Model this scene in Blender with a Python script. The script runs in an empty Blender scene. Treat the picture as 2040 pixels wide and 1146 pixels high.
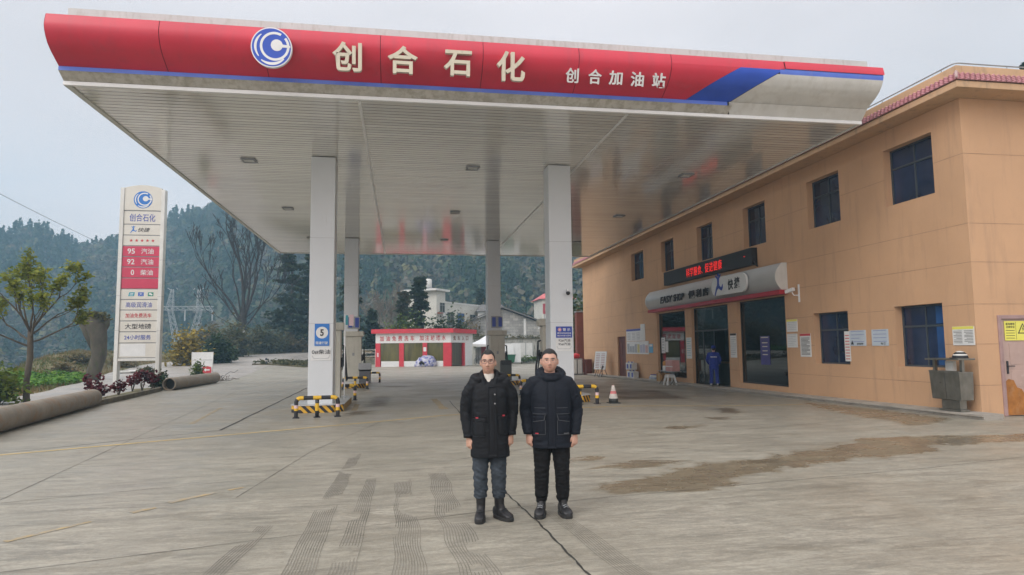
import bpy, bmesh, math, random
import numpy as np
from mathutils import Vector, Matrix, noise as mnoise
PI = math.pi
R = math.radians
random.seed(7)
rng = np.random.default_rng(7)
scene = bpy.context.scene
col = scene.collection

# ---------------------------------------------------------------- camera
cam_d = bpy.data.cameras.new('camera')
cam_d.sensor_width = 36.0
cam_d.lens = 36.0 * 1320 / 2040
cam_d.clip_start = 0.1
cam_d.clip_end = 3000
cam = bpy.data.objects.new('camera', cam_d)
col.objects.link(cam)
_yaw, _pit, _rol = R(9.5189), R(5.1844), R(-0.6272)
_f = Vector((math.sin(_yaw) * math.cos(_pit), math.cos(_yaw) * math.cos(_pit), math.sin(_pit)))
_r = Vector((math.cos(_yaw), -math.sin(_yaw), 0))
_u = _r.cross(_f)
_r2 = _r * math.cos(_rol) + _u * math.sin(_rol)
_u2 = -_r * math.sin(_rol) + _u * math.cos(_rol)
cam.matrix_world = Matrix.Translation((0, 0, 1.72)) @ Matrix((_r2, _u2, -_f)).transposed().to_4x4()
scene.camera = cam

# ---------------------------------------------------------------- overcast sky
SUN_EL, SUN_ROT = R(36), R(230)
world = bpy.data.worlds.new('World')
scene.world = world
world.use_nodes = True
nt = world.node_tree
nt.nodes.clear()
N = nt.nodes.new
L = nt.links.new
out = N('ShaderNodeOutputWorld')
bg = N('ShaderNodeBackground')
sky = N('ShaderNodeTexSky')
sky.sky_type = 'NISHITA'
sky.sun_disc = False
sky.sun_elevation = SUN_EL
sky.sun_rotation = SUN_ROT
sky.air_density = 1.0
sky.dust_density = 3.0
tc = N('ShaderNodeTexCoord')
sep = N('ShaderNodeSeparateXYZ')
L(tc.outputs['Generated'], sep.inputs[0])
# cloud cover: a thick even layer, brighter towards the zenith, softly mottled
mp = N('ShaderNodeMapping')
mp.inputs['Scale'].default_value = (1.6, 1.6, 4.0)
L(tc.outputs['Generated'], mp.inputs[0])
cn = N('ShaderNodeTexNoise')
cn.inputs['Scale'].default_value = 1.3
cn.inputs['Detail'].default_value = 5
L(mp.outputs[0], cn.inputs[0])
ramp = N('ShaderNodeValToRGB')
ramp.color_ramp.elements[0].position = 0.0
ramp.color_ramp.elements[0].color = (8.8, 7.7, 7.35, 1)
ramp.color_ramp.elements[1].position = 0.95
ramp.color_ramp.elements[1].color = (13.5, 13.1, 12.9, 1)
e = ramp.color_ramp.elements.new(0.46)
e.color = (9.5, 8.7, 8.6, 1)
L(sep.outputs[2], ramp.inputs[0])
mr = N('ShaderNodeMapRange')
mr.inputs['From Min'].default_value = 0.3
mr.inputs['From Max'].default_value = 0.7
mr.inputs['To Min'].default_value = 0.90
mr.inputs['To Max'].default_value = 1.10
L(cn.outputs[0], mr.inputs[0])
mul = N('ShaderNodeMix')
mul.data_type = 'RGBA'
mul.blend_type = 'MULTIPLY'
mul.inputs['Factor'].default_value = 1
L(ramp.outputs[0], mul.inputs[6])
L(mr.outputs[0], mul.inputs[7])
mixc = N('ShaderNodeMix')
mixc.data_type = 'RGBA'
mixc.inputs['Factor'].default_value = 0.90
L(sky.outputs[0], mixc.inputs[6])
# sky glow round the sun, unseen behind the camera, added for soft directional light
vd = N('ShaderNodeVectorMath')
vd.operation = 'DOT_PRODUCT'
L(tc.outputs['Generated'], vd.inputs[0])
vd.inputs[1].default_value = (math.sin(R(-130)) * math.cos(SUN_EL), math.cos(R(-130)) * math.cos(SUN_EL), math.sin(SUN_EL))
gl = N('ShaderNodeMapRange')
gl.interpolation_type = 'SMOOTHSTEP'
gl.inputs['From Min'].default_value = 0.1
gl.inputs['From Max'].default_value = 1.0
gl.inputs['To Min'].default_value = 1.0
gl.inputs['To Max'].default_value = 1.9
L(vd.outputs['Value'], gl.inputs[0])
mg = N('ShaderNodeMix')
mg.data_type = 'RGBA'
mg.blend_type = 'MULTIPLY'
mg.inputs['Factor'].default_value = 1
L(mul.outputs[2], mg.inputs[6])
L(gl.outputs[0], mg.inputs[7])
L(mg.outputs[2], mixc.inputs[7])
L(mixc.outputs[2], bg.inputs[0])
bg.inputs[1].default_value = 0.1
L(bg.outputs[0], out.inputs[0])

sun_d = bpy.data.lights.new('sun', 'SUN')
sun_d.energy = 1.1
sun_d.angle = R(30)
sun_d.color = (1.0, 0.96, 0.90)
sun = bpy.data.objects.new('sun', sun_d)
col.objects.link(sun)
# behind the camera, a little to the left, high
sun.rotation_euler = (R(90) - SUN_EL, 0, R(-50))
scene.view_settings.view_transform = 'Standard'
scene.view_settings.look = 'None'
scene.view_settings.exposure = 0.10
scene.view_settings.gamma = 1.0
scene.view_settings.use_curve_mapping = False
scene.cycles.max_bounces = 8
scene.cycles.diffuse_bounces = 4
scene.cycles.volume_bounces = 1
scene.cycles.use_denoising = True

# ---------------------------------------------------------------- helpers
ABS = {}


def tag(o, label=None, cat=None, group=None, kind=None):
    if label:
        o['label'] = label
    if cat:
        o['category'] = cat
    if group:
        o['group'] = group
    if kind:
        o['kind'] = kind
    return o


def thing(name, label, cat, loc=(0, 0, 0), rz=0.0, group=None):
    o = bpy.data.objects.new(name, None)
    o.empty_display_size = 0.2
    col.objects.link(o)
    o.location = loc
    o.rotation_euler = (0, 0, rz)
    ABS[o] = Vector(loc)
    return tag(o, label, cat, group)


def link_mesh(name, me, mats, parent=None, world=False):
    o = bpy.data.objects.new(name, me)
    col.objects.link(o)
    if not isinstance(mats, (list, tuple)):
        mats = [mats]
    for m in mats:
        me.materials.append(m)
    ABS[o] = Vector((0, 0, 0))
    if parent is not None:
        o.parent = parent
        ABS[o] = ABS[parent].copy()
        if world:
            me.transform(Matrix.Translation(-ABS[parent]))
    return o


def copy_tree(o, parent=None):
    c = o.copy()
    col.objects.link(c)
    if parent is not None:
        c.parent = parent
    for ch in list(o.children):
        copy_tree(ch, c)
    return c


def smooth01(t):
    t = min(1.0, max(0.0, t))
    return t * t * (3 - 2 * t)


def frame(d):
    d = Vector(d).normalized()
    a = Vector((0, 0, 1)) if abs(d.z) < 0.95 else Vector((1, 0, 0))
    x = d.cross(a).normalized()
    y = d.cross(x).normalized()
    return x, y


class MB:
    def __init__(s):
        s.v, s.f, s.m = [], [], []

    def add(s, vs, fs, mi=0):
        b = len(s.v)
        s.v.extend([tuple(p) for p in vs])
        for q in fs:
            s.f.append(tuple(i + b for i in q))
            s.m.append(mi)
        return s

    def poly(s, pts, mi=0):
        return s.add(pts, [tuple(range(len(pts)))], mi)

    def box(s, x0, x1, y0, y1, z0, z1, mi=0):
        vs = [(x, y, z) for z in (z0, z1) for y in (y0, y1) for x in (x0, x1)]
        return s.add(vs, [(0, 2, 3, 1), (4, 5, 7, 6), (0, 1, 5, 4), (2, 6, 7, 3), (0, 4, 6, 2), (1, 3, 7, 5)], mi)

    def obox(s, c, size, rz=0, rx=0, ry=0, mi=0):
        m = Matrix.Translation(c) @ Matrix.Rotation(rz, 4, 'Z') @ Matrix.Rotation(ry, 4, 'Y') @ Matrix.Rotation(rx, 4, 'X')
        hx, hy, hz = size[0] / 2, size[1] / 2, size[2] / 2
        vs = [m @ Vector((x, y, z)) for z in (-hz, hz) for y in (-hy, hy) for x in (-hx, hx)]
        return s.add(vs, [(0, 2, 3, 1), (4, 5, 7, 6), (0, 1, 5, 4), (2, 6, 7, 3), (0, 4, 6, 2), (1, 3, 7, 5)], mi)

    def loft(s, rings, mi=0, cap=True, closed=True):
        n = len(rings[0])
        b = len(s.v)
        for r in rings:
            s.v.extend([tuple(p) for p in r])
        for i in range(len(rings) - 1):
            for j in range(n if closed else n - 1):
                k = (j + 1) % n
                s.f.append((b + i * n + j, b + i * n + k, b + (i + 1) * n + k, b + (i + 1) * n + j))
                s.m.append(mi(i) if callable(mi) else mi)
        if cap and closed:
            s.f.append(tuple(b + j for j in reversed(range(n))))
            s.m.append(mi(0) if callable(mi) else mi)
            e = b + (len(rings) - 1) * n
            s.f.append(tuple(e + j for j in range(n)))
            s.m.append(mi(len(rings) - 2) if callable(mi) else mi)
        return s

    def tube(s, pts, r, n=8, mi=0, cap=True, flat=1.0):
        pts = [Vector(p) for p in pts]
        rs = r if isinstance(r, (list, tuple)) else [r] * len(pts)
        rings = []
        x = None
        for i, p in enumerate(pts):
            if i == 0:
                d = pts[1] - p
            elif i == len(pts) - 1:
                d = p - pts[i - 1]
            else:
                d = (pts[i + 1] - p).normalized() + (p - pts[i - 1]).normalized()
            d = d.normalized() if d.length > 1e-9 else Vector((0, 0, 1))
            if x is None:
                x, y = frame(d)
            else:
                x = (x - d * x.dot(d))
                x = x.normalized() if x.length > 1e-6 else frame(d)[0]
                y = d.cross(x).normalized()
            rings.append([p + (x * math.cos(2 * PI * k / n) + y * math.sin(2 * PI * k / n) * flat) * rs[i] for k in range(n)])
        return s.loft(rings, mi, cap)

    def lathe(s, prof, n=20, c=(0, 0, 0), mi=0, cap=True):
        rings = [[(c[0] + r * math.cos(2 * PI * k / n), c[1] + r * math.sin(2 * PI * k / n), c[2] + z) for k in range(n)] for r, z in prof]
        return s.loft(rings, mi, cap)

    def prism(s, out2, o, u, v, depth, mi=0):
        o, u, v = Vector(o), Vector(u), Vector(v)
        w = u.cross(v).normalized()
        n = len(out2)
        a = [o + u * p[0] + v * p[1] for p in out2]
        b2 = [p + w * depth for p in a]
        fs = [tuple(reversed(range(n))), tuple(range(n, 2 * n))]
        fs += [(i, (i + 1) % n, n + (i + 1) % n, n + i) for i in range(n)]
        return s.add(a + b2, fs, mi)

    def grid(s, fn, nu, nv, mi=0):
        b = len(s.v)
        for j in range(nv + 1):
            for i in range(nu + 1):
                s.v.append(tuple(fn(i / nu, j / nv)))
        for j in range(nv):
            for i in range(nu):
                a = b + j * (nu + 1) + i
                s.f.append((a, a + 1, a + nu + 2, a + nu + 1))
                s.m.append(mi)
        return s

    def build(s, name, mats, parent=None, world=False, smooth=False, bevel=0, auto=None):
        me = bpy.data.meshes.new(name)
        me.from_pydata(s.v, [], s.f)
        o = link_mesh(name, me, mats, parent, world)
        if any(s.m):
            me.polygons.foreach_set('material_index', s.m)
        if smooth or auto:
            me.polygons.foreach_set('use_smooth', [True] * len(me.polygons))
            if auto:
                me.set_sharp_from_angle(angle=R(auto))
        if bevel:
            bm = bmesh.new()
            bm.from_mesh(me)
            es = [e_ for e_ in bm.edges if len(e_.link_faces) == 2 and e_.calc_face_angle(0) > R(35)]
            if es:
                bmesh.ops.bevel(bm, geom=es, offset=bevel, segments=2, profile=0.6, affect='EDGES', clamp_overlap=True)
            bm.to_mesh(me)
            bm.free()
        me.update()
        return o


def np_mesh(name, V, F, mats, parent=None, tint=None, world=False, smooth=False):
    me = bpy.data.meshes.new(name)
    V = np.asarray(V, np.float32)
    F = np.asarray(F, np.int32)
    k = F.shape[1]
    me.vertices.add(len(V))
    me.vertices.foreach_set('co', V.ravel())
    me.loops.add(F.size)
    me.loops.foreach_set('vertex_index', F.ravel())
    me.polygons.add(len(F))
    me.polygons.foreach_set('loop_start', np.arange(0, F.size, k, dtype=np.int32))
    if smooth:
        me.polygons.foreach_set('use_smooth', np.ones(len(F), bool))
    me.update(calc_edges=True)
    if tint is not None:
        at = me.attributes.new('tint', 'FLOAT', 'FACE')
        at.data.foreach_set('value', np.asarray(tint, np.float32))
    me.validate()
    return link_mesh(name, me, mats, parent, world)


def text(name, s, c, w, h, xd, yd, mat, ext=0.004, parent=None, world=True, bold=0.012, res=3, keep=False, shear=0.0):
    """lettering as a mesh: fitted to w x h (keep: fit the height only), centred on c in the plane xd, yd"""
    cu = bpy.data.curves.new('t', 'FONT')
    cu.body = s
    cu.size = 1
    cu.resolution_u = res
    cu.extrude = 0.05
    cu.offset = bold
    cu.shear = shear
    ob = bpy.data.objects.new('t', cu)
    col.objects.link(ob)
    dg = bpy.context.evaluated_depsgraph_get()
    dg.update()
    me = bpy.data.meshes.new_from_object(ob.evaluated_get(dg))
    bpy.data.objects.remove(ob)
    bpy.data.curves.remove(cu)
    n = len(me.vertices)
    co = np.zeros(n * 3)
    me.vertices.foreach_get('co', co)
    co = co.reshape(-1, 3)
    lo, hi = co.min(0), co.max(0)
    sy = h / (hi[1] - lo[1])
    sx = sy if keep else w / (hi[0] - lo[0])
    X = (co[:, 0] - (lo[0] + hi[0]) / 2) * sx
    Y = (co[:, 1] - (lo[1] + hi[1]) / 2) * sy
    Z = co[:, 2] / 0.05 * ext
    xd, yd = np.array(Vector(xd).normalized()), np.array(Vector(yd).normalized())
    nd = np.cross(xd, yd)
    P = np.array(c)[None, :] + X[:, None] * xd + Y[:, None] * yd + Z[:, None] * nd
    me.vertices.foreach_set('co', P.ravel())
    me.name = name
    me.materials.clear()
    me.update()
    return link_mesh(name, me, mat, parent, world and parent is not None)


# ---------------------------------------------------------------- materials
def M(name, c, rough=0.6, metal=0.0, var=0.12, vs=2.0, bump=0.0, bs=40.0, dirt=None, dcol=(0.1, 0.09, 0.07),
      dscale=(1.5, 1.5, 0.25), damt=0.6, spec=0.5, emit=None, coat=0.0, rvar=0.1, vstretch=(1, 1, 1), trans=0.0):
    m = bpy.data.materials.new(name)
    m.use_nodes = True
    t = m.node_tree
    n, l = t.nodes, t.links
    b = n['Principled BSDF']
    b.inputs['Roughness'].default_value = rough
    b.inputs['Metallic'].default_value = metal
    b.inputs['Specular IOR Level'].default_value = spec
    b.inputs['Coat Weight'].default_value = coat
    b.inputs['Transmission Weight'].default_value = trans
    tcn = n.new('ShaderNodeTexCoord')
    mpn = n.new('ShaderNodeMapping')
    mpn.inputs['Scale'].default_value = vstretch
    l.new(tcn.outputs['Object'], mpn.inputs[0])
    nz = n.new('ShaderNodeTexNoise')
    nz.inputs['Scale'].default_value = vs
    nz.inputs['Detail'].default_value = 6
    nz.inputs['Roughness'].default_value = 0.6
    l.new(mpn.outputs[0], nz.inputs[0])
    mx = n.new('ShaderNodeMix')
    mx.data_type = 'RGBA'
    mx.inputs[6].default_value = (*[max(0, x * (1 - var)) for x in c], 1)
    mx.inputs[7].default_value = (*[min(1, x * (1 + var)) for x in c], 1)
    st = n.new('ShaderNodeMapRange')
    st.inputs[1].default_value = 0.3
    st.inputs[2].default_value = 0.7
    l.new(nz.outputs[0], st.inputs[0])
    l.new(st.outputs[0], mx.inputs[0])
    last = mx.outputs[2]
    if dirt is not None:
        dm = n.new('ShaderNodeMapping')
        dm.inputs['Scale'].default_value = dscale
        l.new(tcn.outputs['Object'], dm.inputs[0])
        dn = n.new('ShaderNodeTexNoise')
        dn.inputs['Scale'].default_value = 4
        dn.inputs['Detail'].default_value = 7
        dn.inputs['Roughness'].default_value = 0.65
        l.new(dm.outputs[0], dn.inputs[0])
        dr = n.new('ShaderNodeMapRange')
        dr.inputs[1].default_value = dirt
        dr.inputs[2].default_value = dirt + 0.18
        dr.inputs[4].default_value = damt
        l.new(dn.outputs[0], dr.inputs[0])
        m2 = n.new('ShaderNodeMix')
        m2.data_type = 'RGBA'
        l.new(dr.outputs[0], m2.inputs[0])
        l.new(last, m2.inputs[6])
        m2.inputs[7].default_value = (*dcol, 1)
        last = m2.outputs[2]
    l.new(last, b.inputs['Base Color'])
    if rvar:
        rr = n.new('ShaderNodeMapRange')
        rr.inputs[3].default_value = max(0.02, rough - rvar)
        rr.inputs[4].default_value = min(1, rough + rvar)
        l.new(nz.outputs[0], rr.inputs[0])
        l.new(rr.outputs[0], b.inputs['Roughness'])
    if bump:
        bn = n.new('ShaderNodeTexNoise')
        bn.inputs['Scale'].default_value = bs
        bn.inputs['Detail'].default_value = 4
        l.new(mpn.outputs[0], bn.inputs[0])
        bp = n.new('ShaderNodeBump')
        bp.inputs['Strength'].default_value = min(1, bump)
        bp.inputs['Distance'].default_value = 0.02
        l.new(bn.outputs[0], bp.inputs['Height'])
        l.new(bp.outputs[0], b.inputs['Normal'])
    if emit:
        b.inputs['Emission Color'].default_value = (*emit[0], 1)
        b.inputs['Emission Strength'].default_value = emit[1]
    return m


def LEAF(name, stops, rough=0.6, transl=0.25):
    """foliage: hue picked per leaf clump by the 'tint' attribute"""
    m = bpy.data.materials.new(name)
    m.use_nodes = True
    n, l = m.node_tree.nodes, m.node_tree.links
    b = n['Principled BSDF']
    b.inputs['Roughness'].default_value = rough
    b.inputs['Specular IOR Level'].default_value = 0.25
    a = n.new('ShaderNodeAttribute')
    a.attribute_name = 'tint'
    rp = n.new('ShaderNodeValToRGB')
    el = rp.color_ramp.elements
    el[0].position, el[0].color = stops[0][0], (*stops[0][1], 1)
    el[1].position, el[1].color = stops[-1][0], (*stops[-1][1], 1)
    for p_, c_ in stops[1:-1]:
        e_ = el.new(p_)
        e_.color = (*c_, 1)
    l.new(a.outputs['Fac'], rp.inputs[0])
    l.new(rp.outputs[0], b.inputs['Base Color'])
    tr = n.new('ShaderNodeBsdfTranslucent')
    l.new(rp.outputs[0], tr.inputs[0])
    mxs = n.new('ShaderNodeMixShader')
    mxs.inputs[0].default_value = transl
    l.new(b.outputs[0], mxs.inputs[1])
    l.new(tr.outputs[0], mxs.inputs[2])
    l.new(mxs.outputs[0], n['Material Output'].inputs[0])
    return m


def GLASS(name, tint, alpha, rough=0.02):
    """window glass: part see-through tinted, part mirror"""
    m = bpy.data.materials.new(name)
    m.use_nodes = True
    n, l = m.node_tree.nodes, m.node_tree.links
    n.remove(n['Principled BSDF'])
    g = n.new('ShaderNodeBsdfGlossy')
    g.inputs['Roughness'].default_value = rough
    g.inputs['Color'].default_value = (0.9, 0.95, 0.95, 1)
    t = n.new('ShaderNodeBsdfTransparent')
    t.inputs[0].default_value = (*tint, 1)
    fr = n.new('ShaderNodeFresnel')
    fr.inputs[0].default_value = 1.5
    ad = n.new('ShaderNodeMath')
    ad.operation = 'ADD'
    ad.inputs[1].default_value = alpha
    l.new(fr.outputs[0], ad.inputs[0])
    mx = n.new('ShaderNodeMixShader')
    l.new(ad.outputs[0], mx.inputs[0])
    l.new(t.outputs[0], mx.inputs[1])
    l.new(g.outputs[0], mx.inputs[2])
    l.new(mx.outputs[0], n['Material Output'].inputs[0])
    return m


WHITE = M('white_paint', (0.74, 0.75, 0.75), 0.45, var=0.05, dirt=0.62, dcol=(0.4, 0.38, 0.33))
GREYWHITE = M('weathered_white_panel', (0.62, 0.62, 0.59), 0.5, var=0.08, dirt=0.5, dcol=(0.42, 0.40, 0.35), dscale=(0.9, 0.9, 0.08), damt=0.4)
TRIM = M('pale_trim', (0.78, 0.79, 0.79), 0.4, var=0.05)
REDP = M('red_panel', (0.56, 0.026, 0.055), 0.38, var=0.10, vs=0.7, dirt=0.52, dcol=(0.42, 0.04, 0.065), dscale=(1.2, 1.2, 0.08), damt=0.5, spec=0.6)
BLUEP = M('blue_panel', (0.03, 0.09, 0.50), 0.4, var=0.08)
BLUEL = M('light_blue_trim', (0.10, 0.18, 0.62), 0.45, var=0.1, dirt=0.55, dcol=(0.22, 0.24, 0.45), dscale=(1.2, 1.2, 0.1), damt=0.5)
CREAM = M('cream_letter', (0.62, 0.57, 0.45), 0.5, var=0.06, dirt=0.6, dcol=(0.35, 0.30, 0.22))
COLUMN = M('column_panel', (0.60, 0.63, 0.65), 0.35, var=0.03, vs=1.0, dirt=0.62, dcol=(0.42, 0.42, 0.41), dscale=(2, 2, 0.3), damt=0.5)
OCHRE = M('ochre_render', (0.53, 0.325, 0.188), 0.85, var=0.07, vs=0.6, bump=0.12, bs=60, dirt=0.53, dcol=(0.34, 0.22, 0.14), dscale=(0.9, 0.9, 0.10), damt=0.45)
OCHRE2 = M('ochre_trim', (0.52, 0.34, 0.20), 0.8, var=0.08, vs=1.2, bump=0.1, dirt=0.54, dcol=(0.22, 0.17, 0.12), dscale=(1.2, 1.2, 0.5), damt=0.6)
TILE = M('pink_roof_tile', (0.46, 0.21, 0.23), 0.5, var=0.18, vs=1.5, bump=0.1, dirt=0.6, dcol=(0.25, 0.13, 0.13))
DARKGLASS = M('tinted_blue_glass', (0.012, 0.022, 0.055), 0.06, var=0.7, vs=0.7, bump=0.04, bs=1.5, spec=0.6, rvar=0.02)
ALU = M('dark_aluminium', (0.07, 0.085, 0.10), 0.4, metal=0.3, var=0.1)
STEEL = M('dull_steel', (0.25, 0.24, 0.21), 0.36, metal=0.85, var=0.2, vs=3, dirt=0.55, dcol=(0.2, 0.19, 0.15), damt=0.6)
BLACK = M('black_paint', (0.02, 0.02, 0.025), 0.45, var=0.3)
YELLOW = M('yellow_paint', (0.72, 0.44, 0.03), 0.5, var=0.12, dirt=0.58, dcol=(0.35, 0.2, 0.04), dscale=(3, 3, 3))
PALEPINK = M('faded_reflective_band', (0.68, 0.50, 0.52), 0.5, var=0.1)
REDPAINT = M('red_paint', (0.60, 0.035, 0.05), 0.45, var=0.12, dirt=0.64, dcol=(0.3, 0.06, 0.05))
RUBBER = M('black_rubber', (0.018, 0.018, 0.02), 0.6, var=0.2)
GREYMET = M('grey_metal', (0.28, 0.29, 0.30), 0.45, metal=0.4, var=0.12)
PAPER = M('sign_white', (0.66, 0.67, 0.66), 0.5, var=0.06)
PAPERG = M('paper_grey_print', (0.35, 0.37, 0.40), 0.6, var=0.25, vs=14)
INKB = M('blue_ink', (0.05, 0.08, 0.36), 0.5, var=0.05)
INKK = M('black_ink', (0.02, 0.02, 0.025), 0.5, var=0.05)
INKR = M('red_ink', (0.48, 0.04, 0.05), 0.5, var=0.05)
SIGNBLUE = M('sign_blue', (0.02, 0.16, 0.50), 0.35, var=0.05)
SIGNNAVY = M('sign_navy', (0.02, 0.05, 0.32), 0.35, var=0.05)
LIME = M('sign_yellow', (0.72, 0.68, 0.12), 0.45, var=0.05)
WOODD = M('dark_red_door', (0.10, 0.028, 0.025), 0.4, var=0.25, vs=4, vstretch=(1, 1, 0.2))
GREENP = M('green_plastic', (0.02, 0.14, 0.07), 0.5, var=0.15)
XN, YN, ZN = (1, 0, 0), (0, 1, 0), (0, 0, 1)
WX = (0, -1, 0)   # reading direction on the shop front (it faces -X)
# ================================================================ GROUND
XE_Y = [-60, 20, 28, 50, 65, 80, 95, 100, 112, 130, 200]
XE_X = [-14, -13, -14.5, -20.3, -23, -22, -15, -9, 0, 12, 40]
MA_Y = [-60, 15, 35, 60, 80, 100, 130]
MA_A = [0.2, 0.2, 0.35, 1.9, 0.7, 0.3, 0.3]


def sm(t):
    t = np.clip(t, 0, 1)
    return t * t * (3 - 2 * t)


def TZ(x, y):
    """height of the made ground: yard, road and the apron by the shop"""
    x, y = np.asarray(x, float), np.asarray(y, float)
    z = -0.0075 * np.clip(y - 13, 0, 35) * sm((x - 4) / 8)
    z = z + 0.11 * np.exp(-((x - 5.5) / 3.2) ** 2 - ((y - 18.3) / 4.0) ** 2)
    z = z + 1.36 * np.clip((y - 45) / 50, 0, 1.3) * sm((-8 - x) / 5) * sm((130 - y) / 30)
    return z


def GZ(x, y):
    """the natural ground round it: verge, mound, and the drop into the valley"""
    x, y = np.asarray(x, float), np.asarray(y, float)
    d = np.interp(y, XE_Y, XE_X) - x
    z = TZ(x, y) - 0.06
    z = z + np.interp(y, MA_Y, MA_A) * sm(d / 6) - 30 * sm((d - np.interp(y, [20, 35, 58], [1.2, 1.8, 3.5])) / 26)
    return z


def tz(x, y):
    return float(TZ(x, y))


def gz(x, y):
    return float(GZ(x, y))


def CONC(name, c, wet=0.0, streak=0.5):
    m = bpy.data.materials.new(name)
    m.use_nodes = True
    n, l = m.node_tree.nodes, m.node_tree.links
    b = n['Principled BSDF']
    t = n.new('ShaderNodeTexCoord')

    def noise(scale, sc=(1, 1, 1), rot=0.0, det=6, rough=0.6, dist=0.0, loc=(0, 0, 0)):
        mp_ = n.new('ShaderNodeMapping')
        mp_.inputs['Rotation'].default_value = (0, 0, rot)
        mp_.inputs['Scale'].default_value = sc
        mp_.inputs['Location'].default_value = loc
        l.new(t.outputs['Object'], mp_.inputs[0])
        z = n.new('ShaderNodeTexNoise')
        z.inputs['Scale'].default_value = scale
        z.inputs['Detail'].default_value = det
        z.inputs['Roughness'].default_value = rough
        z.inputs['Distortion'].default_value = dist
        l.new(mp_.outputs[0], z.inputs[0])
        return z.outputs[0]

    def rng_(s, a, b_, lo=0.0, hi=1.0):
        r_ = n.new('ShaderNodeMapRange')
        r_.inputs[1].default_value, r_.inputs[2].default_value = a, b_
        r_.inputs[3].default_value, r_.inputs[4].default_value = lo, hi
        l.new(s, r_.inputs[0])
        return r_.outputs[0]

    def mix(f, a, c_, mode='MIX'):
        x = n.new('ShaderNodeMix')
        x.data_type = 'RGBA'
        x.blend_type = mode
        for s, k in ((f, 0), (a, 6), (c_, 7)):
            if isinstance(s, (tuple, float, int)):
                x.inputs[k].default_value = s if k == 0 else (*s, 1)
            else:
                l.new(s, x.inputs[k])
        return x.outputs[2]

    base = mix(rng_(noise(0.35, det=8), 0.3, 0.7), tuple(x * 0.80 for x in c), tuple(min(1, x * 1.22) for x in c))
    # trowel and broom streaks along the slab direction, scuffed pale and worn dark
    base = mix(rng_(noise(1.6, (1.0, 5.5, 1), R(-16), 8, 0.68, 0.35), 0.48, 0.62, 0, streak), base, tuple(min(1, x * 1.5) for x in c))
    base = mix(rng_(noise(1.1, (0.8, 4.5, 1), R(-13), 8, 0.7, 0.5, (7, 3, 0)), 0.50, 0.63, 0, min(1, streak * 1.2)), base, tuple(x * 0.55 for x in c))
    base = mix(rng_(noise(0.7, (1, 3.0, 1), R(-14), 9, 0.7, 0.8, (31, 9, 0)), 0.55, 0.62, 0, 0.75), base, tuple(min(1, x * y) for x, y in zip(c, (1.5, 1.52, 1.55))))
    base = mix(rng_(noise(0.8, (1, 2.4, 1), R(-10), 9, 0.7, 0.7, (13, 29, 0)), 0.55, 0.64, 0, 0.65), base, (c[0] * 0.55, c[1] * 0.52, c[2] * 0.46))
    base = mix(rng_(noise(5.5, (1, 4.0, 1), R(-15), 6, 0.7, 0.4, (17, 2, 0)), 0.46, 0.62, 0, streak * 0.75), base, tuple(x * 0.62 for x in c))
    base = mix(rng_(noise(7.0, (1, 3.5, 1), R(-17), 6, 0.7, 0.4, (5, 22, 0)), 0.52, 0.66, 0, streak * 0.7), base, tuple(min(1, x * 1.5) for x in c))
    base = mix(rng_(noise(8.0, det=3, rough=0.5, loc=(3, 41, 0)), 0.68, 0.74, 0, 0.5), base, tuple(x * 0.5 for x in c))
    base = mix(rng_(noise(60, (1, 2.0, 1), R(-16), 3), 0.40, 0.62, 0, 0.35), base, tuple(min(1, x * 1.35) for x in c))
    base = mix(rng_(noise(26, det=4), 0.35, 0.7, 0, 0.45), base, tuple(x * 0.62 for x in c))
    if wet:                                    # damp and oily areas, outlined by the 'damp' and 'oil' attributes
        wm = []
        for nm, sc, lo_, hi_ in (('damp', 1.4, 0.42, 0.60), ('oil', 2.2, 0.44, 0.62)):
            at = n.new('ShaderNodeAttribute')
            at.attribute_name = nm
            ns = rng_(noise(sc, (1, 1.7, 1), R(-12), 9, 0.68, 0.3, (3, 5, 0)), 0.25, 0.75, -0.34, 0.34)
            ad = n.new('ShaderNodeMath')
            l.new(at.outputs['Fac'], ad.inputs[0])
            l.new(ns, ad.inputs[1])
            wm.append(rng_(ad.outputs[0], lo_, hi_))
        base = mix(wm[0], base, mix(1.0, base, (0.66, 0.585, 0.485), 'MULTIPLY'))
        base = mix(wm[1], base, mix(1.0, base, (0.42, 0.36, 0.30), 'MULTIPLY'))
    l.new(base, b.inputs['Base Color'])
    rgh = rng_(noise(0.5, det=5), 0.35, 0.65, 0.28, 0.6)
    if wet:
        rgm = n.new('ShaderNodeMix')
        l.new(wm[0], rgm.inputs[0])
        l.new(rgh, rgm.inputs[2])
        l.new(rng_(noise(1.2, det=5), 0.4, 0.6, 0.12, 0.38), rgm.inputs[3])
        rgh = rgm.outputs[0]
    l.new(rgh, b.inputs['Roughness'])
    b.inputs['Specular IOR Level'].default_value = 0.5
    bp = n.new('ShaderNodeBump')
    bp.inputs['Strength'].default_value = 0.3
    bp.inputs['Distance'].default_value = 0.01
    l.new(noise(34, (1, 3, 1), R(-16), 5), bp.inputs['Height'])
    l.new(bp.outputs[0], b.inputs['Normal'])
    return m


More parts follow.
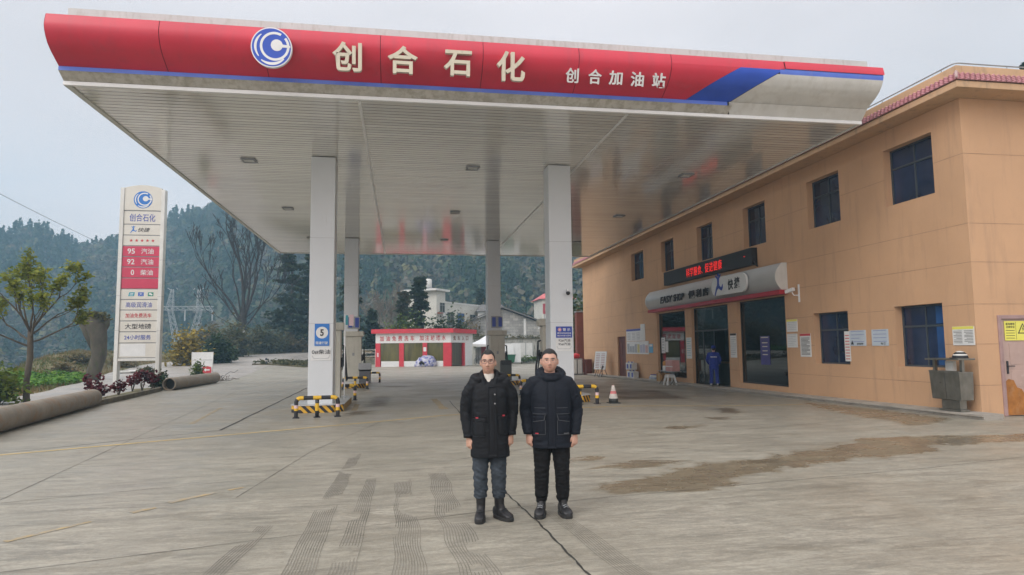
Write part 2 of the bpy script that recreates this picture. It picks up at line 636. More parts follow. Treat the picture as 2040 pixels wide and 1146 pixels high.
CONCRETE = CONC('yard_concrete', (0.288, 0.264, 0.214), wet=1.0, streak=0.85)
ROADC = CONC('road_concrete', (0.33, 0.30, 0.27), streak=0.25)
SOIL = LEAF('verge_soil', [(0, (0.10, 0.075, 0.04)), (1, (0.12, 0.14, 0.04))], 0.9, 0.0)
SOIL2 = M('earth_and_dry_grass', (0.15, 0.125, 0.06), 0.95, var=0.4, vs=0.5, bump=0.6, bs=5, dirt=0.5, dcol=(0.06, 0.09, 0.02), dscale=(0.5, 0.5, 0.5), damt=0.8)
JOINTL = M('faint_joint', (0.115, 0.105, 0.088), 0.85, var=0.3, vs=3, dirt=0.5, dcol=(0.22, 0.2, 0.165), dscale=(1, 1, 1), damt=0.9)
JOINTM = M('dark_joint', (0.03, 0.028, 0.025), 0.8, var=0.3)
YLINE = M('worn_yellow_line', (0.52, 0.39, 0.17), 0.8, var=0.15, vs=1.5, dirt=0.54, dcol=(0.27, 0.25, 0.21), dscale=(2, 2, 2), damt=0.9)
YLINE2 = M('worn_orange_paint', (0.38, 0.285, 0.15), 0.8, var=0.2, vs=2, dirt=0.42, dcol=(0.27, 0.25, 0.21), dscale=(2, 2, 2), damt=0.95)
TYRE = M('tread_mark_dirt', (0.20, 0.183, 0.150), 0.85, var=0.5, vs=1.2, dirt=0.45, dcol=(0.23, 0.21, 0.18), dscale=(1.2, 1.2, 1), damt=1.0)


def sheet(name, fn, xs, ys, mat, kind='structure'):
    X, Y = np.meshgrid(xs, ys)
    Z = fn(X, Y)
    V = np.stack([X, Y, Z], -1).reshape(-1, 3)
    a = np.arange(len(xs) * len(ys)).reshape(len(ys), len(xs))
    F = np.stack([a[:-1, :-1], a[:-1, 1:], a[1:, 1:], a[1:, :-1]], -1).reshape(-1, 4)
    o = np_mesh(name, V, F, mat, smooth=True)
    return tag(o, kind=kind)


def GZn(x, y):
    r = np.sin(x * 0.7 + 1.3 * np.sin(y * 0.5)) * np.sin(y * 0.9 + x * 0.3) * 0.20
    d = np.interp(y, XE_Y, XE_X) - x
    return GZ(x, y) + r * sm(d / 3)


sheet('ground', GZn, np.arange(-160, 121, 1.4), np.arange(-60, 201, 1.4), SOIL2)
DAMP_A = [[(2.1, 7.95), (2.9, 7.55), (3.5, 7.45), (3.85, 7.7), (4.6, 8.35), (5.3, 8.7), (6.2, 8.95), (7.5, 9.25), (8.2, 9.3), (8.9, 10.05), (10.8, 10.1), (12.6, 10.5), (12.9, 11.2), (11.4, 10.9), (9.5, 11.15), (8.3, 11.2), (7.2, 10.3), (6.2, 9.9), (5.2, 9.45), (4.1, 9.2), (3.3, 8.6), (2.6, 8.25)],
          [(2.6, 9.3), (3.6, 9.2), (4.3, 9.55), (3.4, 9.75)], [(10.6, 12.5), (12.4, 13.3), (12.5, 16.0), (12.2, 19.0), (11.4, 17.0), (10.8, 14.5)],
          [(2.3, 9.9), (3.0, 9.9), (3.1, 10.2), (2.5, 10.3)], [(5.2, 13.1), (6.2, 13.2), (6.4, 13.6), (5.4, 13.5)]]
OIL_A = [[(7.9, 15.6), (8.5, 15.7), (9.0, 17.2), (8.6, 17.3)], [(7.0, 14.3), (7.5, 14.4), (7.7, 14.9), (7.1, 14.8)], [(-0.9, 30.5), (0.4, 30.3), (0.5, 31.3), (-0.8, 31.4)], [(-1.1, 20.5), (-0.5, 20.6), (-0.3, 24.5), (-0.9, 25.5)],
         [(-1.5, 17.9), (-0.9, 18.2), (-0.7, 19.4), (-1.4, 19.2)], [(6.5, 20.0), (9.5, 21.0), (10.5, 27), (9.0, 27), (7.5, 23)]]


def stain(x, y, polys, soft):
    best = np.full(x.shape, 9.0)
    for P in polys:
        d = np.full(x.shape, 9.0)
        ins = np.zeros(x.shape, bool)
        for (x0, y0), (x1, y1) in zip(P, P[1:] + P[:1]):
            t_ = np.clip(((x - x0) * (x1 - x0) + (y - y0) * (y1 - y0)) / ((x1 - x0) ** 2 + (y1 - y0) ** 2), 0, 1)
            d = np.minimum(d, np.hypot(x - x0 - t_ * (x1 - x0), y - y0 - t_ * (y1 - y0)))
            c_ = (y0 > y) != (y1 > y)
            ins ^= c_ & (x < (x1 - x0) * (y - y0) / ((y1 - y0) if y1 != y0 else 1e-9) + x0)
        best = np.minimum(best, np.where(ins, -d, d))
    return np.clip(0.5 - best / soft, 0, 1)


# concrete yard, its left edge along the planting bed
ys = np.concatenate([np.arange(-50, 3, 1.5), np.arange(3, 24, 0.2), np.arange(24, 96, 1.0)])
nx = 150
us = np.linspace(0, 1, nx + 1)
XL = np.interp(ys, [-50, 10, 22.8, 31, 42, 60, 66, 95], [-9.2, -9.2, -9.6, -10.4, -10.2, -12.0, -9.5, -9.5])
X = XL[:, None] + (32 - XL[:, None]) * us[None, :]
Y = np.repeat(ys[:, None], nx + 1, 1)
ix = np.arange(X.size).reshape(X.shape)
F = np.stack([ix[:-1, :-1], ix[:-1, 1:], ix[1:, 1:], ix[1:, :-1]], -1).reshape(-1, 4)
yd = tag(np_mesh('yard', np.stack([X, Y, TZ(X, Y)], -1).reshape(-1, 3), F, CONCRETE, smooth=True), kind='structure')
for nm, pl, sf in (('damp', DAMP_A, 0.9), ('oil', OIL_A, 1.0)):
    at = yd.data.attributes.new(nm, 'FLOAT', 'POINT')
    at.data.foreach_set('value', stain(X, Y, pl, sf).ravel().astype(np.float32))
# the road behind the planting bed, climbing away to the left
V, F = [], []
ys = np.concatenate([np.arange(-40, 46, 1.5), np.arange(46, 98, 1.3)])
for y in ys:
    xe = float(np.interp(y, XE_Y, XE_X)) + 0.15 * math.sin(y * 0.8)
    xr = float(np.interp(y, [-40, 22, 31, 42, 60, 66, 75, 95], [-10.6, -10.6, -11.3, -9.9, -11.5, -9.8, -9.3, -9.0]))
    for i in range(9):
        x = xe + (xr - xe) * i / 8
        V.append((x, y, tz(x, y) - 0.005 + (0.012 if y > 41 else 0)))
for j in range(len(ys) - 1):
    for i in range(8):
        a = j * 9 + i
        F.append((a, a + 1, a + 10, a + 9))
tag(np_mesh('road', V, F, ROADC, smooth=True), kind='structure')


def strip(name, pts, w, mat, dz=0.004, step=0.5, wob=0.0, ragged=0.0, seed=1):
    """a band draped on the yard along pts"""
    P = []
    for (a, b) in zip(pts[:-1], pts[1:]):
        k = max(1, int(math.dist(a, b) / step))
        P += [(a[0] + (b[0] - a[0]) * i / k, a[1] + (b[1] - a[1]) * i / k) for i in range(k)]
    P.append(pts[-1])
    r = random.Random(seed)
    V, F = [], []
    for i, p in enumerate(P):
        q0, q1 = P[max(0, i - 1)], P[min(len(P) - 1, i + 1)]
        dx, dy = q1[0] - q0[0], q1[1] - q0[1]
        h = math.hypot(dx, dy) or 1
        nx_, ny_ = -dy / h, dx / h
        o = wob * math.sin(i * 1.1 + seed) + (r.random() - 0.5) * wob
        ww = w * (1 + ragged * (r.random() - 0.5))
        for s in (-1, 1):
            x, y = p[0] + nx_ * (o + s * ww / 2), p[1] + ny_ * (o + s * ww / 2)
            V.append((x, y, tz(x, y) + dz))
        if i:
            F.append((2 * i - 2, 2 * i - 1, 2 * i + 1, 2 * i))
    return tag(np_mesh(name, V, F, mat), kind='structure')


strip('yellow_line', [(-9.1, 12.0), (-6.7, 12.71), (1.05, 17.2), (4.78, 17.38)][:3], 0.12, YLINE, ragged=0.25)
strip('yellow_line', [(1.05, 17.2), (4.78, 17.38), (11.6, 17.99)], 0.12, YLINE, ragged=0.25, dz=0.005)
strip('yellow_line', [(-5.36, 21.44), (-4.9, 17.0)], 0.10, YLINE2, ragged=0.5)
strip('yellow_line', [(1.1, 23.1), (1.2, 18.9)], 0.22, YLINE2, ragged=0.5)
strip('yellow_line', [(2.1, 23.1), (2.0, 19.2)], 0.16, YLINE2, ragged=0.5)
strip('yellow_line', [(-1.35, 21.6), (-1.3, 19.3)], 0.16, YLINE2, ragged=0.4)
strip('yellow_line', [(-3.57, 6.93), (-3.11, 7.55)], 0.07, YLINE2, ragged=0.6)
strip('yellow_line', [(-2.85, 7.87), (-2.67, 8.06)], 0.09, YLINE2, ragged=0.6)
strip('yellow_line', [(-2.61, 8.29), (-2.22, 8.74)], 0.10, YLINE2, ragged=0.6)
strip('yellow_line', [(-2.1, 8.85), (-1.95, 9.0)], 0.06, YLINE2, ragged=0.6)
strip('expansion_joint', [(-3.86, 15.42), (-4.2, 31.5)], 0.06, JOINTM, ragged=0.3, wob=0.008)
strip('expansion_joint', [(-9.2, 11.9), (-6.76, 12.95), (-3.9, 15.4)], 0.022, JOINTM, dz=0.006, ragged=0.5)
strip('expansion_joint', [(1.56, 21.9), (1.5, 13.0), (1.24, 7.9)], 0.022, JOINTM, ragged=0.5, wob=0.006)
strip('expansion_joint', [(1.24, 7.9), (1.34, 6.6), (1.41, 5.0), (1.5, 2.5)], 0.019, JOINTM, step=0.07, ragged=0.9, wob=0.006)
strip('expansion_joint', [(-4.54, 8.68), (0.77, 10.39), (3.09, 11.95), (7.58, 12.9), (12.2, 14.6)], 0.011, JOINTL, ragged=0.7)
strip('expansion_joint', [(-3.4, 5.9), (0.85, 7.12), (2.09, 7.45), (7.31, 8.3), (13, 9.6)], 0.010, JOINTL, ragged=0.7)
strip('expansion_joint', [(-4.59, 8.4), (-5.05, 12.71), (-6.9, 29.9)], 0.011, JOINTL, ragged=0.7)
strip('expansion_joint', [(-1.9, 8.4), (-1.5, 11.85), (-0.45, 16.3)], 0.010, JOINTL, ragged=0.7)
strip('expansion_joint', [(-12, 27), (-3, 28.2), (10, 29.5)], 0.02, JOINTM, ragged=0.7)
strip('expansion_joint', [(-11, 41), (12, 43)], 0.02, JOINTM, ragged=0.7)


def tread(pts, w0, w1, n, seed, wav=0.02, th=0.0075):
    """one tyre track: a band of fine wavering tread lines, worn away in places"""
    r = random.Random(seed)
    V, F = [], []
    ph = r.random() * 6
    P = []
    for (a, b) in zip(pts[:-1], pts[1:]):
        k = max(1, int(math.dist(a, b) / 0.05))
        P += [(a[0] + (b[0] - a[0]) * i / k, a[1] + (b[1] - a[1]) * i / k) for i in range(k)]
    for q in range(n):
        u = q / (n - 1) - 0.5
        prev = None
        on = True
        gap = 0.0
        for i, p in enumerate(P):
            tt = i / len(P)
            w = w0 + (w1 - w0) * tt
            s = mnoise.noise(Vector((p[0] * 2.2 + seed, p[1] * 1.6, q * 0.06)))
            on = s > -0.30
            x = p[0] + u * w + wav * math.sin(p[1] * 5.5 + ph + q * 0.15) + 0.004 * r.random()
            y = p[1]
            if not on:
                prev = None
                continue
            t_ = th * (0.7 + 0.5 * r.random())
            z = tz(x, y) + 0.0045
            V += [(x - t_ / 2, y, z), (x + t_ / 2, y, z)]
            if prev is not None:
                F.append((prev, prev + 1, len(V) - 1, len(V) - 2))
            prev = len(V) - 2
    return tag(np_mesh('tyre_mark', V, F, TYRE), kind='structure')


tread([(-0.72, 11.4), (-0.80, 7.7), (-0.78, 5.4), (-0.74, 3.6)], 0.14, 0.28, 11, 3, 0.004)
tread([(-0.38, 9.2), (-0.42, 7.0), (-0.45, 5.4), (-0.5, 3.6)], 0.12, 0.24, 8, 5, 0.004)
tread([(0.02, 9.2), (0.06, 6.7), (0.07, 5.2), (0.1, 3.6)], 0.18, 0.28, 12, 8, 0.012)
tread([(0.50, 9.4), (0.50, 7.0), (0.60, 5.1), (0.7, 3.6)], 0.22, 0.32, 12, 11, 0.015)
tread([(-1.30, 7.0), (-1.42, 5.6), (-1.6, 4.0)], 0.14, 0.2, 7, 17, 0.006)
tread([(1.55, 7.4), (1.75, 5.0), (1.95, 3.6)], 0.18, 0.22, 9, 23, 0.008, 0.005)


# ================================================================ HILLS
PX_AZ = lambda x: math.degrees(math.atan((x - 1020) / 1320)) + 9.52
RID_A = [-80] + [PX_AZ(x) for x in (-200, 0, 30, 65, 95, 130, 150, 180, 235, 280, 330, 380, 415, 500, 700, 900, 1160, 1500, 2040)] + [80]
RID_T = [0.12, 0.13, 0.146, 0.154, 0.159, 0.148, 0.139, 0.136, 0.141, 0.152, 0.165, 0.182, 0.195, 0.202, 0.22, 0.255, 0.27, 0.265, 0.24, 0.18, 0.14]
RR = 380.0


def HZ(az, r):
    """hillside height; az in degrees from the shop-front direction"""
    top = np.interp(az, RID_A, RID_T) * RR + 1.7 - 6.5
    base = np.interp(az, [-80, -12, 2, 30, 80], [-30, -28, -6, -2, -2])
    gul = 7 * np.sin(az * 0.42 + r * 0.012) * np.sin(az * 0.23 + 1.7) + 3.5 * np.sin(az * 1.1 + 0.04 * r)
    t = np.clip((r - 135) / (RR - 135), 0, 1.0)
    z = base + (top - base) * (0.85 * t + 0.15 * t * t) + gul * np.sin(PI * np.clip(t, 0, 1))
    return z - 0.12 * np.clip(r - RR, 0, 400)


az = np.arange(-80, 80.1, 0.5)
rr = np.concatenate([np.arange(112, 400, 6), np.arange(400, 560, 20)])
A, RRm = np.meshgrid(az, rr)
Z = HZ(A, RRm)
V = np.stack([RRm * np.sin(np.radians(A)), RRm * np.cos(np.radians(A)), Z], -1).reshape(-1, 3)
ix = np.arange(A.size).reshape(A.shape)
F = np.stack([ix[:-1, :-1], ix[:-1, 1:], ix[1:, 1:], ix[1:, :-1]], -1).reshape(-1, 4)
HILLM = M('hill_undergrowth', (0.075, 0.085, 0.045), 0.95, var=0.5, vs=0.06, dirt=0.5, dcol=(0.13, 0.10, 0.07), dscale=(0.02, 0.02, 0.02), damt=0.6)
tag(np_mesh('hills', V, F, HILLM, smooth=True), kind='structure')
LEAF_HILL = LEAF('hill_foliage', [(0.0, (0.022, 0.050, 0.026)), (0.3, (0.040, 0.072, 0.028)), (0.55, (0.075, 0.090, 0.035)), (0.75, (0.085, 0.078, 0.050)), (0.9, (0.15, 0.125, 0.095)), (1.0, (0.17, 0.16, 0.06))], 0.7, 0.2)


def quad_cloud(C, size, nrm=None, rs=rng, asp=0.7):
    """one randomly turned quad per centre"""
    n = len(C)
    a = rs.normal(size=(n, 3))
    if nrm is not None:
        a = nrm + 0.55 * a
    a /= np.linalg.norm(a, axis=1, keepdims=True) + 1e-9
    h = rs.normal(size=(n, 3))
    u = np.cross(a, h)
    u /= np.linalg.norm(u, axis=1, keepdims=True) + 1e-9
    v = np.cross(a, u)
    s = (np.asarray(size) * (0.6 + 0.8 * rs.random(n)))[:, None]
    Q = np.stack([C - u * s - v * s * asp, C + u * s - v * s * asp * 0.6, C + u * s * 0.8 + v * s * asp, C - u * s * 0.7 + v * s * asp], 1)
    return Q.reshape(-1, 3), np.arange(4 * n).reshape(n, 4)


def hill_forest(n, per):
    rs = np.random.default_rng(3)
    a = rs.uniform(-46, 26, n)
    t = rs.random(n) ** 0.8
    r = 128 + t * (RR + 10 - 128)
    k = int(n * 0.06)                       # a fuller row along the skyline
    r[:k] = RR - rs.random(k) * 10
    z = HZ(a, r)
    patch = np.sin(a * 0.55 + 0.6) * np.sin(r * 0.021 + a * 0.12) + 0.5 * np.sin(a * 1.7 + r * 0.05)
    con = rs.random(n) < np.where(patch > 0.15, 0.65, 0.14)
    h = np.where(con, rs.uniform(7, 12, n), rs.uniform(4.5, 8.5, n))
    w = np.where(con, h * 0.26, h * 0.48)
    base_t = np.where(con, rs.uniform(0.0, 0.3, n), np.where(rs.random(n) < np.where(patch < -0.2, 0.65, 0.25), rs.uniform(0.65, 0.95, n), rs.uniform(0.3, 0.65, n)))
    base_t = np.where(rs.random(n) < 0.03, 1.0, base_t)
    X, Y = r * np.sin(np.radians(a)), r * np.cos(np.radians(a))
    C, NR, S, T = [], [], [], []
    u = rs.random((n, per))
    ph = rs.random((n, per)) * 2 * PI
    prof_c = (1 - u) * 0.95 + 0.05
    prof_d = np.sqrt(np.clip(1 - (2 * u - 1) ** 2, 0, 1))
    pr = np.where(con[:, None], prof_c, prof_d) * w[:, None] * rs.uniform(0.65, 1.08, (n, per))
    lump = 1 + 0.25 * np.sin(3 * ph + 9 * u + a[:, None])
    cx = X[:, None] + np.cos(ph) * pr * lump
    cy = Y[:, None] + np.sin(ph) * pr * lump
    cz = z[:, None] + h[:, None] * (0.12 + 0.88 * u)
    C = np.stack([cx, cy, cz], -1).reshape(-1, 3)
    NR = np.stack([np.cos(ph), np.sin(ph), np.where(con[:, None], 0.5, 2 * u - 0.7)], -1).reshape(-1, 3)
    S = np.repeat(np.where(con, 0.52, 0.66), per) * rs.uniform(0.7, 1.2, n * per)
    T = np.clip(np.repeat(base_t, per) + rs.normal(0, 0.10, n * per), 0, 1)
    V, F = quad_cloud(C, S, NR, rs)
    o = np_mesh('hill_forest', V, F, LEAF_HILL, tint=T)
    tag(o, 'misty mixed forest covering the hillside behind the station', 'forest', kind='stuff')


hill_forest(6800, 96)

# ---------------------------------------------------------------- haze
hz = MB().box(-520, 520, -70, 580, -62, 142).build('haze', [])
hm = bpy.data.materials.new('haze')
hm.use_nodes = True
hn = hm.node_tree.nodes
hn.remove(hn['Principled BSDF'])
pv = hn.new('ShaderNodeVolumePrincipled')
pv.inputs['Color'].default_value = (0.46, 0.76, 1.0, 1)
pv.inputs['Density'].default_value = 0.00115
pv.inputs['Anisotropy'].default_value = 0.2
hm.node_tree.links.new(pv.outputs[0], hn['Material Output'].inputs['Volume'])
hz.data.materials.append(hm)
tag(hz, 'thin pale mist in the air over the valley', 'haze', kind='stuff')
# ================================================================ CANOPY
CX0, CX1, CY0, CY1, SOF = -6.95, 11.5, 14.75, 39.4, 7.26
can = thing('station_canopy', 'huge filling station canopy with curved red fascia, white soffit and four square white columns', 'canopy', (2.3, 27, 0))


def SOFFIT():
    m = bpy.data.materials.new('soffit_panels')
    m.use_nodes = True
    n, l = m.node_tree.nodes, m.node_tree.links
    b = n['Principled BSDF']
    t = n.new('ShaderNodeTexCoord')
    sp = n.new('ShaderNodeSeparateXYZ')
    l.new(t.outputs['Object'], sp.inputs[0])
    # long narrow panels, each a little warped so that reflections break up
    k = n.new('ShaderNodeMath')
    k.operation = 'MULTIPLY'
    k.inputs[1].default_value = 1 / 0.2
    l.new(sp.outputs[1], k.inputs[0])
    fr = n.new('ShaderNodeMath')
    fr.operation = 'FRACT'
    l.new(k.outputs[0], fr.inputs[0])
    fl = n.new('ShaderNodeMath')
    fl.operation = 'FLOOR'
    l.new(k.outputs[0], fl.inputs[0])
    wn = n.new('ShaderNodeTexWhiteNoise')
    wn.noise_dimensions = '1D'
    l.new(fl.outputs[0], wn.inputs['W'])
    gr = n.new('ShaderNodeMapRange')          # joint groove between panels
    gr.inputs[1].default_value, gr.inputs[2].default_value = 0.04, 0.22
    l.new(fr.outputs[0], gr.inputs[0])
    nz = n.new('ShaderNodeTexNoise')
    mp = n.new('ShaderNodeMapping')
    mp.inputs['Scale'].default_value = (0.35, 1.2, 1)
    l.new(t.outputs['Object'], mp.inputs[0])
    l.new(mp.outputs[0], nz.inputs[0])
    nz.inputs['Scale'].default_value = 1.5
    nz.inputs['Detail'].default_value = 5
    c1 = n.new('ShaderNodeMix')
    c1.data_type = 'RGBA'
    c1.inputs[6].default_value = (0.66, 0.65, 0.62, 1)
    c1.inputs[7].default_value = (0.86, 0.84, 0.79, 1)
    ad = n.new('ShaderNodeMath')
    ad.operation = 'MULTIPLY_ADD'
    ad.inputs[1].default_value = 0.6
    l.new(wn.outputs[0], ad.inputs[0])
    l.new(nz.outputs[0], ad.inputs[2])
    sb = n.new('ShaderNodeMath')
    sb.operation = 'SUBTRACT'
    sb.inputs[1].default_value = 0.15
    l.new(ad.outputs[0], sb.inputs[0])
    l.new(sb.outputs[0], c1.inputs[0])
    c2 = n.new('ShaderNodeMix')
    c2.data_type = 'RGBA'
    c2.inputs[6].default_value = (0.10, 0.095, 0.085, 1)
    l.new(gr.outputs[0], c2.inputs[0])
    l.new(c1.outputs[2], c2.inputs[7])
    l.new(c2.outputs[2], b.inputs['Base Color'])
    b.inputs['Metallic'].default_value = 0.25
    b.inputs['Roughness'].default_value = 0.10
    b.inputs['Specular IOR Level'].default_value = 0.95
    # bump: groove + slow warp along each panel, offset per panel
    cb = n.new('ShaderNodeCombineXYZ')
    off = n.new('ShaderNodeMath')
    off.operation = 'MULTIPLY_ADD'
    off.inputs[1].default_value = 37.0
    l.new(wn.outputs[0], off.inputs[0])
    l.new(sp.outputs[0], off.inputs[2])
    l.new(off.outputs[0], cb.inputs[0])
    l.new(fl.outputs[0], cb.inputs[1])
    nb = n.new('ShaderNodeTexNoise')
    nb.inputs['Scale'].default_value = 0.9
    nb.inputs['Detail'].default_value = 2
    l.new(cb.outputs[0], nb.inputs[0])
    # tilt of each panel: height rises across its width by a panel-dependent amount
    tl = n.new('ShaderNodeMath')
    tl.operation = 'MULTIPLY'
    l.new(nb.outputs[0], tl.inputs[0])
    l.new(fr.outputs[0], tl.inputs[1])
    hs = n.new('ShaderNodeMath')
    hs.operation = 'MULTIPLY_ADD'
    hs.inputs[1].default_value = 0.5
    l.new(gr.outputs[0], hs.inputs[0])
    l.new(tl.outputs[0], hs.inputs[2])
    bp = n.new('ShaderNodeBump')
    bp.inputs['Strength'].default_value = 0.07
    bp.inputs['Distance'].default_value = 0.03
    l.new(hs.outputs[0], bp.inputs['Height'])
    l.new(bp.outputs[0], b.inputs['Normal'])
    return m


SOFM = SOFFIT()
s = MB()
s.box(CX0 + 0.12, CX1 - 0.05, CY0 + 0.05, CY1 - 0.1, SOF + 0.03, SOF + 0.3)
s.build('soffit', SOFM, can, True)
s = MB()
for x in (-0.95, 5.35):                     # the long cover strips of the soffit
    s.box(x - 0.03, x + 0.03, CY0 + 0.1, CY1 - 0.2, SOF + 0.012, SOF + 0.029)
s.build('cover_strip', TRIM, can, True)
# slab edge: side and rear faces
s = MB()
s.box(CX0, CX0 + 0.117, CY0 - 0.02, CY1, SOF, 8.35)
s.box(CX1 - 0.047, CX1, CY0 - 0.02, CY1, SOF, 8.35)
s.box(CX0 + 0.12, CX1 - 0.05, CY1 - 0.097, CY1, SOF, 8.35)
s.box(CX0 + 0.12, CX1 - 0.05, CY0 + 0.05, CY1 - 0.1, 8.2, 8.34)
s.build('edge_panel', GREYWHITE, can, True)
s = MB()
s.box(CX0, CX1 + 0.3, 14.72, 14.86, 8.36, 8.955)
s.box(CX0, CX0 + 0.14, 14.863, CY1, 8.36, 8.955)
s.box(CX1 + 0.16, CX1 + 0.3, 14.863, CY1, 8.36, 8.955)
s.box(CX0 + 0.143, CX1 + 0.157, CY1 - 0.14, CY1, 8.36, 8.955)
PARAP = M('parapet_panel', (0.50, 0.535, 0.525), 0.55, var=0.07, dirt=0.5, dcol=(0.32, 0.32, 0.28), dscale=(2.5, 2.5, 0.5), damt=0.55)
s.build('parapet', PARAP, can, True)

FP = [(14.46, 7.575), (14.31, 7.65), (14.13, 7.74), (13.99, 7.84), (13.90, 7.95), (13.845, 8.05), (13.82, 8.15), (13.83, 8.25), (13.85, 8.33), (13.87, 8.395)]
_fl = [0.0]
for a, b in zip(FP[:-1], FP[1:]):
    _fl.append(_fl[-1] + math.dist(a, b))
_fl = [q / _fl[-1] for q in _fl]


def fas(sv, dn=0.0):
    y = float(np.interp(sv, _fl, [p[0] for p in FP]))
    z = float(np.interp(sv, _fl, [p[1] for p in FP]))
    return y - dn, z


def fpanel(name, xl, xr, s0, s1, mat, dn=0.0, nu=12, nv=12):
    def fn(u, v):
        sv = s0 + (s1 - s0) * v
        y, z = fas(sv, dn)
        a, b = xl(sv), xr(sv)
        return (a + (b - a) * u, y, z)
    return MB().grid(fn, nu, nv).build(name, mat, can, True, smooth=True)


S1 = 0.80
_zt = fas(S1)[1]
_zq = lambda sv: (fas(sv)[1] - 7.575) / (_zt - 7.575)
xa = lambda sv: 6.68 + (7.78 - 6.68) * _zq(sv)
xb = lambda sv: 7.80 + (8.88 - 7.80) * _zq(sv)
joints = [CX0, -4.85, -2.83, -0.46, 1.74, 3.90, 6.08]
for i in range(6):                         # curved red panels with a fine open joint between them
    fpanel('red_panel', (lambda sv, q=joints[i]: q + 0.006), (lambda sv, q=joints[i + 1]: q - 0.006), 0, 1, REDP, nu=6, nv=18)
fpanel('red_panel', lambda sv: 6.086, xa, 0, S1, REDP, nu=4, nv=14)
fpanel('red_panel', lambda sv: 6.086, lambda sv: 8.9, S1, 1, REDP, nu=4, nv=4)
fpanel('red_panel', lambda sv: 8.91, lambda sv: CX1 + 0.02, S1 + 0.02, 1, REDP, dn=0.02, nu=4, nv=4)
fpanel('blue_panel', lambda sv: xa(sv) + 0.004, xb, 0, S1, BLUEP, nu=4, nv=14)
fpanel('white_panel', lambda sv: xb(sv) + 0.02, lambda sv: CX1, 0, S1 - 0.09, GREYWHITE, nu=10, nv=14)
fpanel('blue_trim', lambda sv: 8.78, lambda sv: CX1, S1 - 0.09, S1 + 0.02, BLUEL, dn=0.0, nu=4, nv=3)
# back of the fascia so that no light leaks through the joints
MB().grid(lambda u, v: (CX0 + (CX1 - CX0) * u, fas(v)[0] + 0.03, fas(v)[1]), 4, 18).build('fascia_backing', BLACK, can, True)
s = MB()
s.poly([(CX0, y, z) for y, z in FP] + [(CX0, 14.75, 8.395), (CX0, 14.75, 7.575)])
s.poly([(CX1, y, z) for y, z in FP] + [(CX1, 14.75, 8.395), (CX1, 14.75, 7.575)])
s.poly([(CX0, 13.87, 8.396), (CX1, 13.87, 8.396), (CX1, 14.72, 8.396), (CX0, 14.72, 8.396)])
s.build('fascia_end', REDP, can, True)
s = MB()
s.box(CX0, 7.74, 14.45, 14.6, 7.485, 7.572)
s.build('blue_trim', BLUEL, can, True)
s = MB()
s.poly([(CX0, 14.45, 7.483), (7.86, 14.45, 7.483), (7.86, 14.70, 7.345), (CX0, 14.70, 7.345)])
s.poly([(CX0, 14.45, 7.483), (CX0, 14.70, 7.345), (CX0, 14.75, 7.345), (CX0, 14.75, 7.483)])
s.build('lower_band', M('stained_lower_band', (0.50, 0.48, 0.43), 0.55, var=0.1, vs=1.2, vstretch=(3, 3, 0.3), dirt=0.44, dcol=(0.27, 0.24, 0.18), dscale=(1.6, 1.6, 0.12), damt=0.6), can, True)
s = MB()
s.poly([(7.78, 14.445, 7.57), (CX1, 14.445, 7.57), (CX1, 14.68, 7.347), (7.9, 14.68, 7.347)])
s.poly([(CX1, 14.445, 7.57), (CX1, 14.75, 7.57), (CX1, 14.75, 7.347), (CX1, 14.68, 7.347)])
s.build('white_panel', GREYWHITE, can, True)
MB().box(CX0, CX1, 14.66, 14.75, SOF, 7.343).build('drip_trim', TRIM, can, True, bevel=0.008)

# channel letters and the round emblem
for ch, x, w, h in (('创', -1.14, .60, .60), ('合', 0.01, .63, .58), ('石', 1.18, .60, .54), ('化', 2.34, .62, .64)):
    text('letter', ch, (x, 13.80, 7.835), w, h, XN, (0, -0.16, 1), CREAM, 0.06, can, bold=0.022)
for ch, x, w, h in (('创', 3.76, .30, .32), ('合', 4.29, .31, .32), ('加', 4.78, .31, .31), ('油', 5.29, .31, .32), ('站', 5.81, .31, .33)):
    text('letter', ch, (x, 13.955, 7.79), w, h, XN, (0, -0.35, 1), PAPER, 0.02, can, bold=0.018)


def disc(n, r, cx=0, cy=0):
    return [(cx + r * math.cos(2 * PI * k / n), cy + r * math.sin(2 * PI * k / n)) for k in range(n)]


def arcband(r0, r1, a0, a1, cx=0, cy=0, n=24, taper=False):
    o, i = [], []
    for k in range(n + 1):
        t_ = k / n
        a = R(a0 + (a1 - a0) * t_)
        w = (r1 - r0) * (math.sin(PI * min(1, 0.12 + 0.76 * t_)) if taper else 1)
        rm = (r0 + r1) / 2
        o.append((cx + (rm + w / 2) * math.cos(a), cy + (rm + w / 2) * math.sin(a)))
        i.append((cx + (rm - w / 2) * math.cos(a), cy + (rm - w / 2) * math.sin(a)))
    return o + i[::-1]


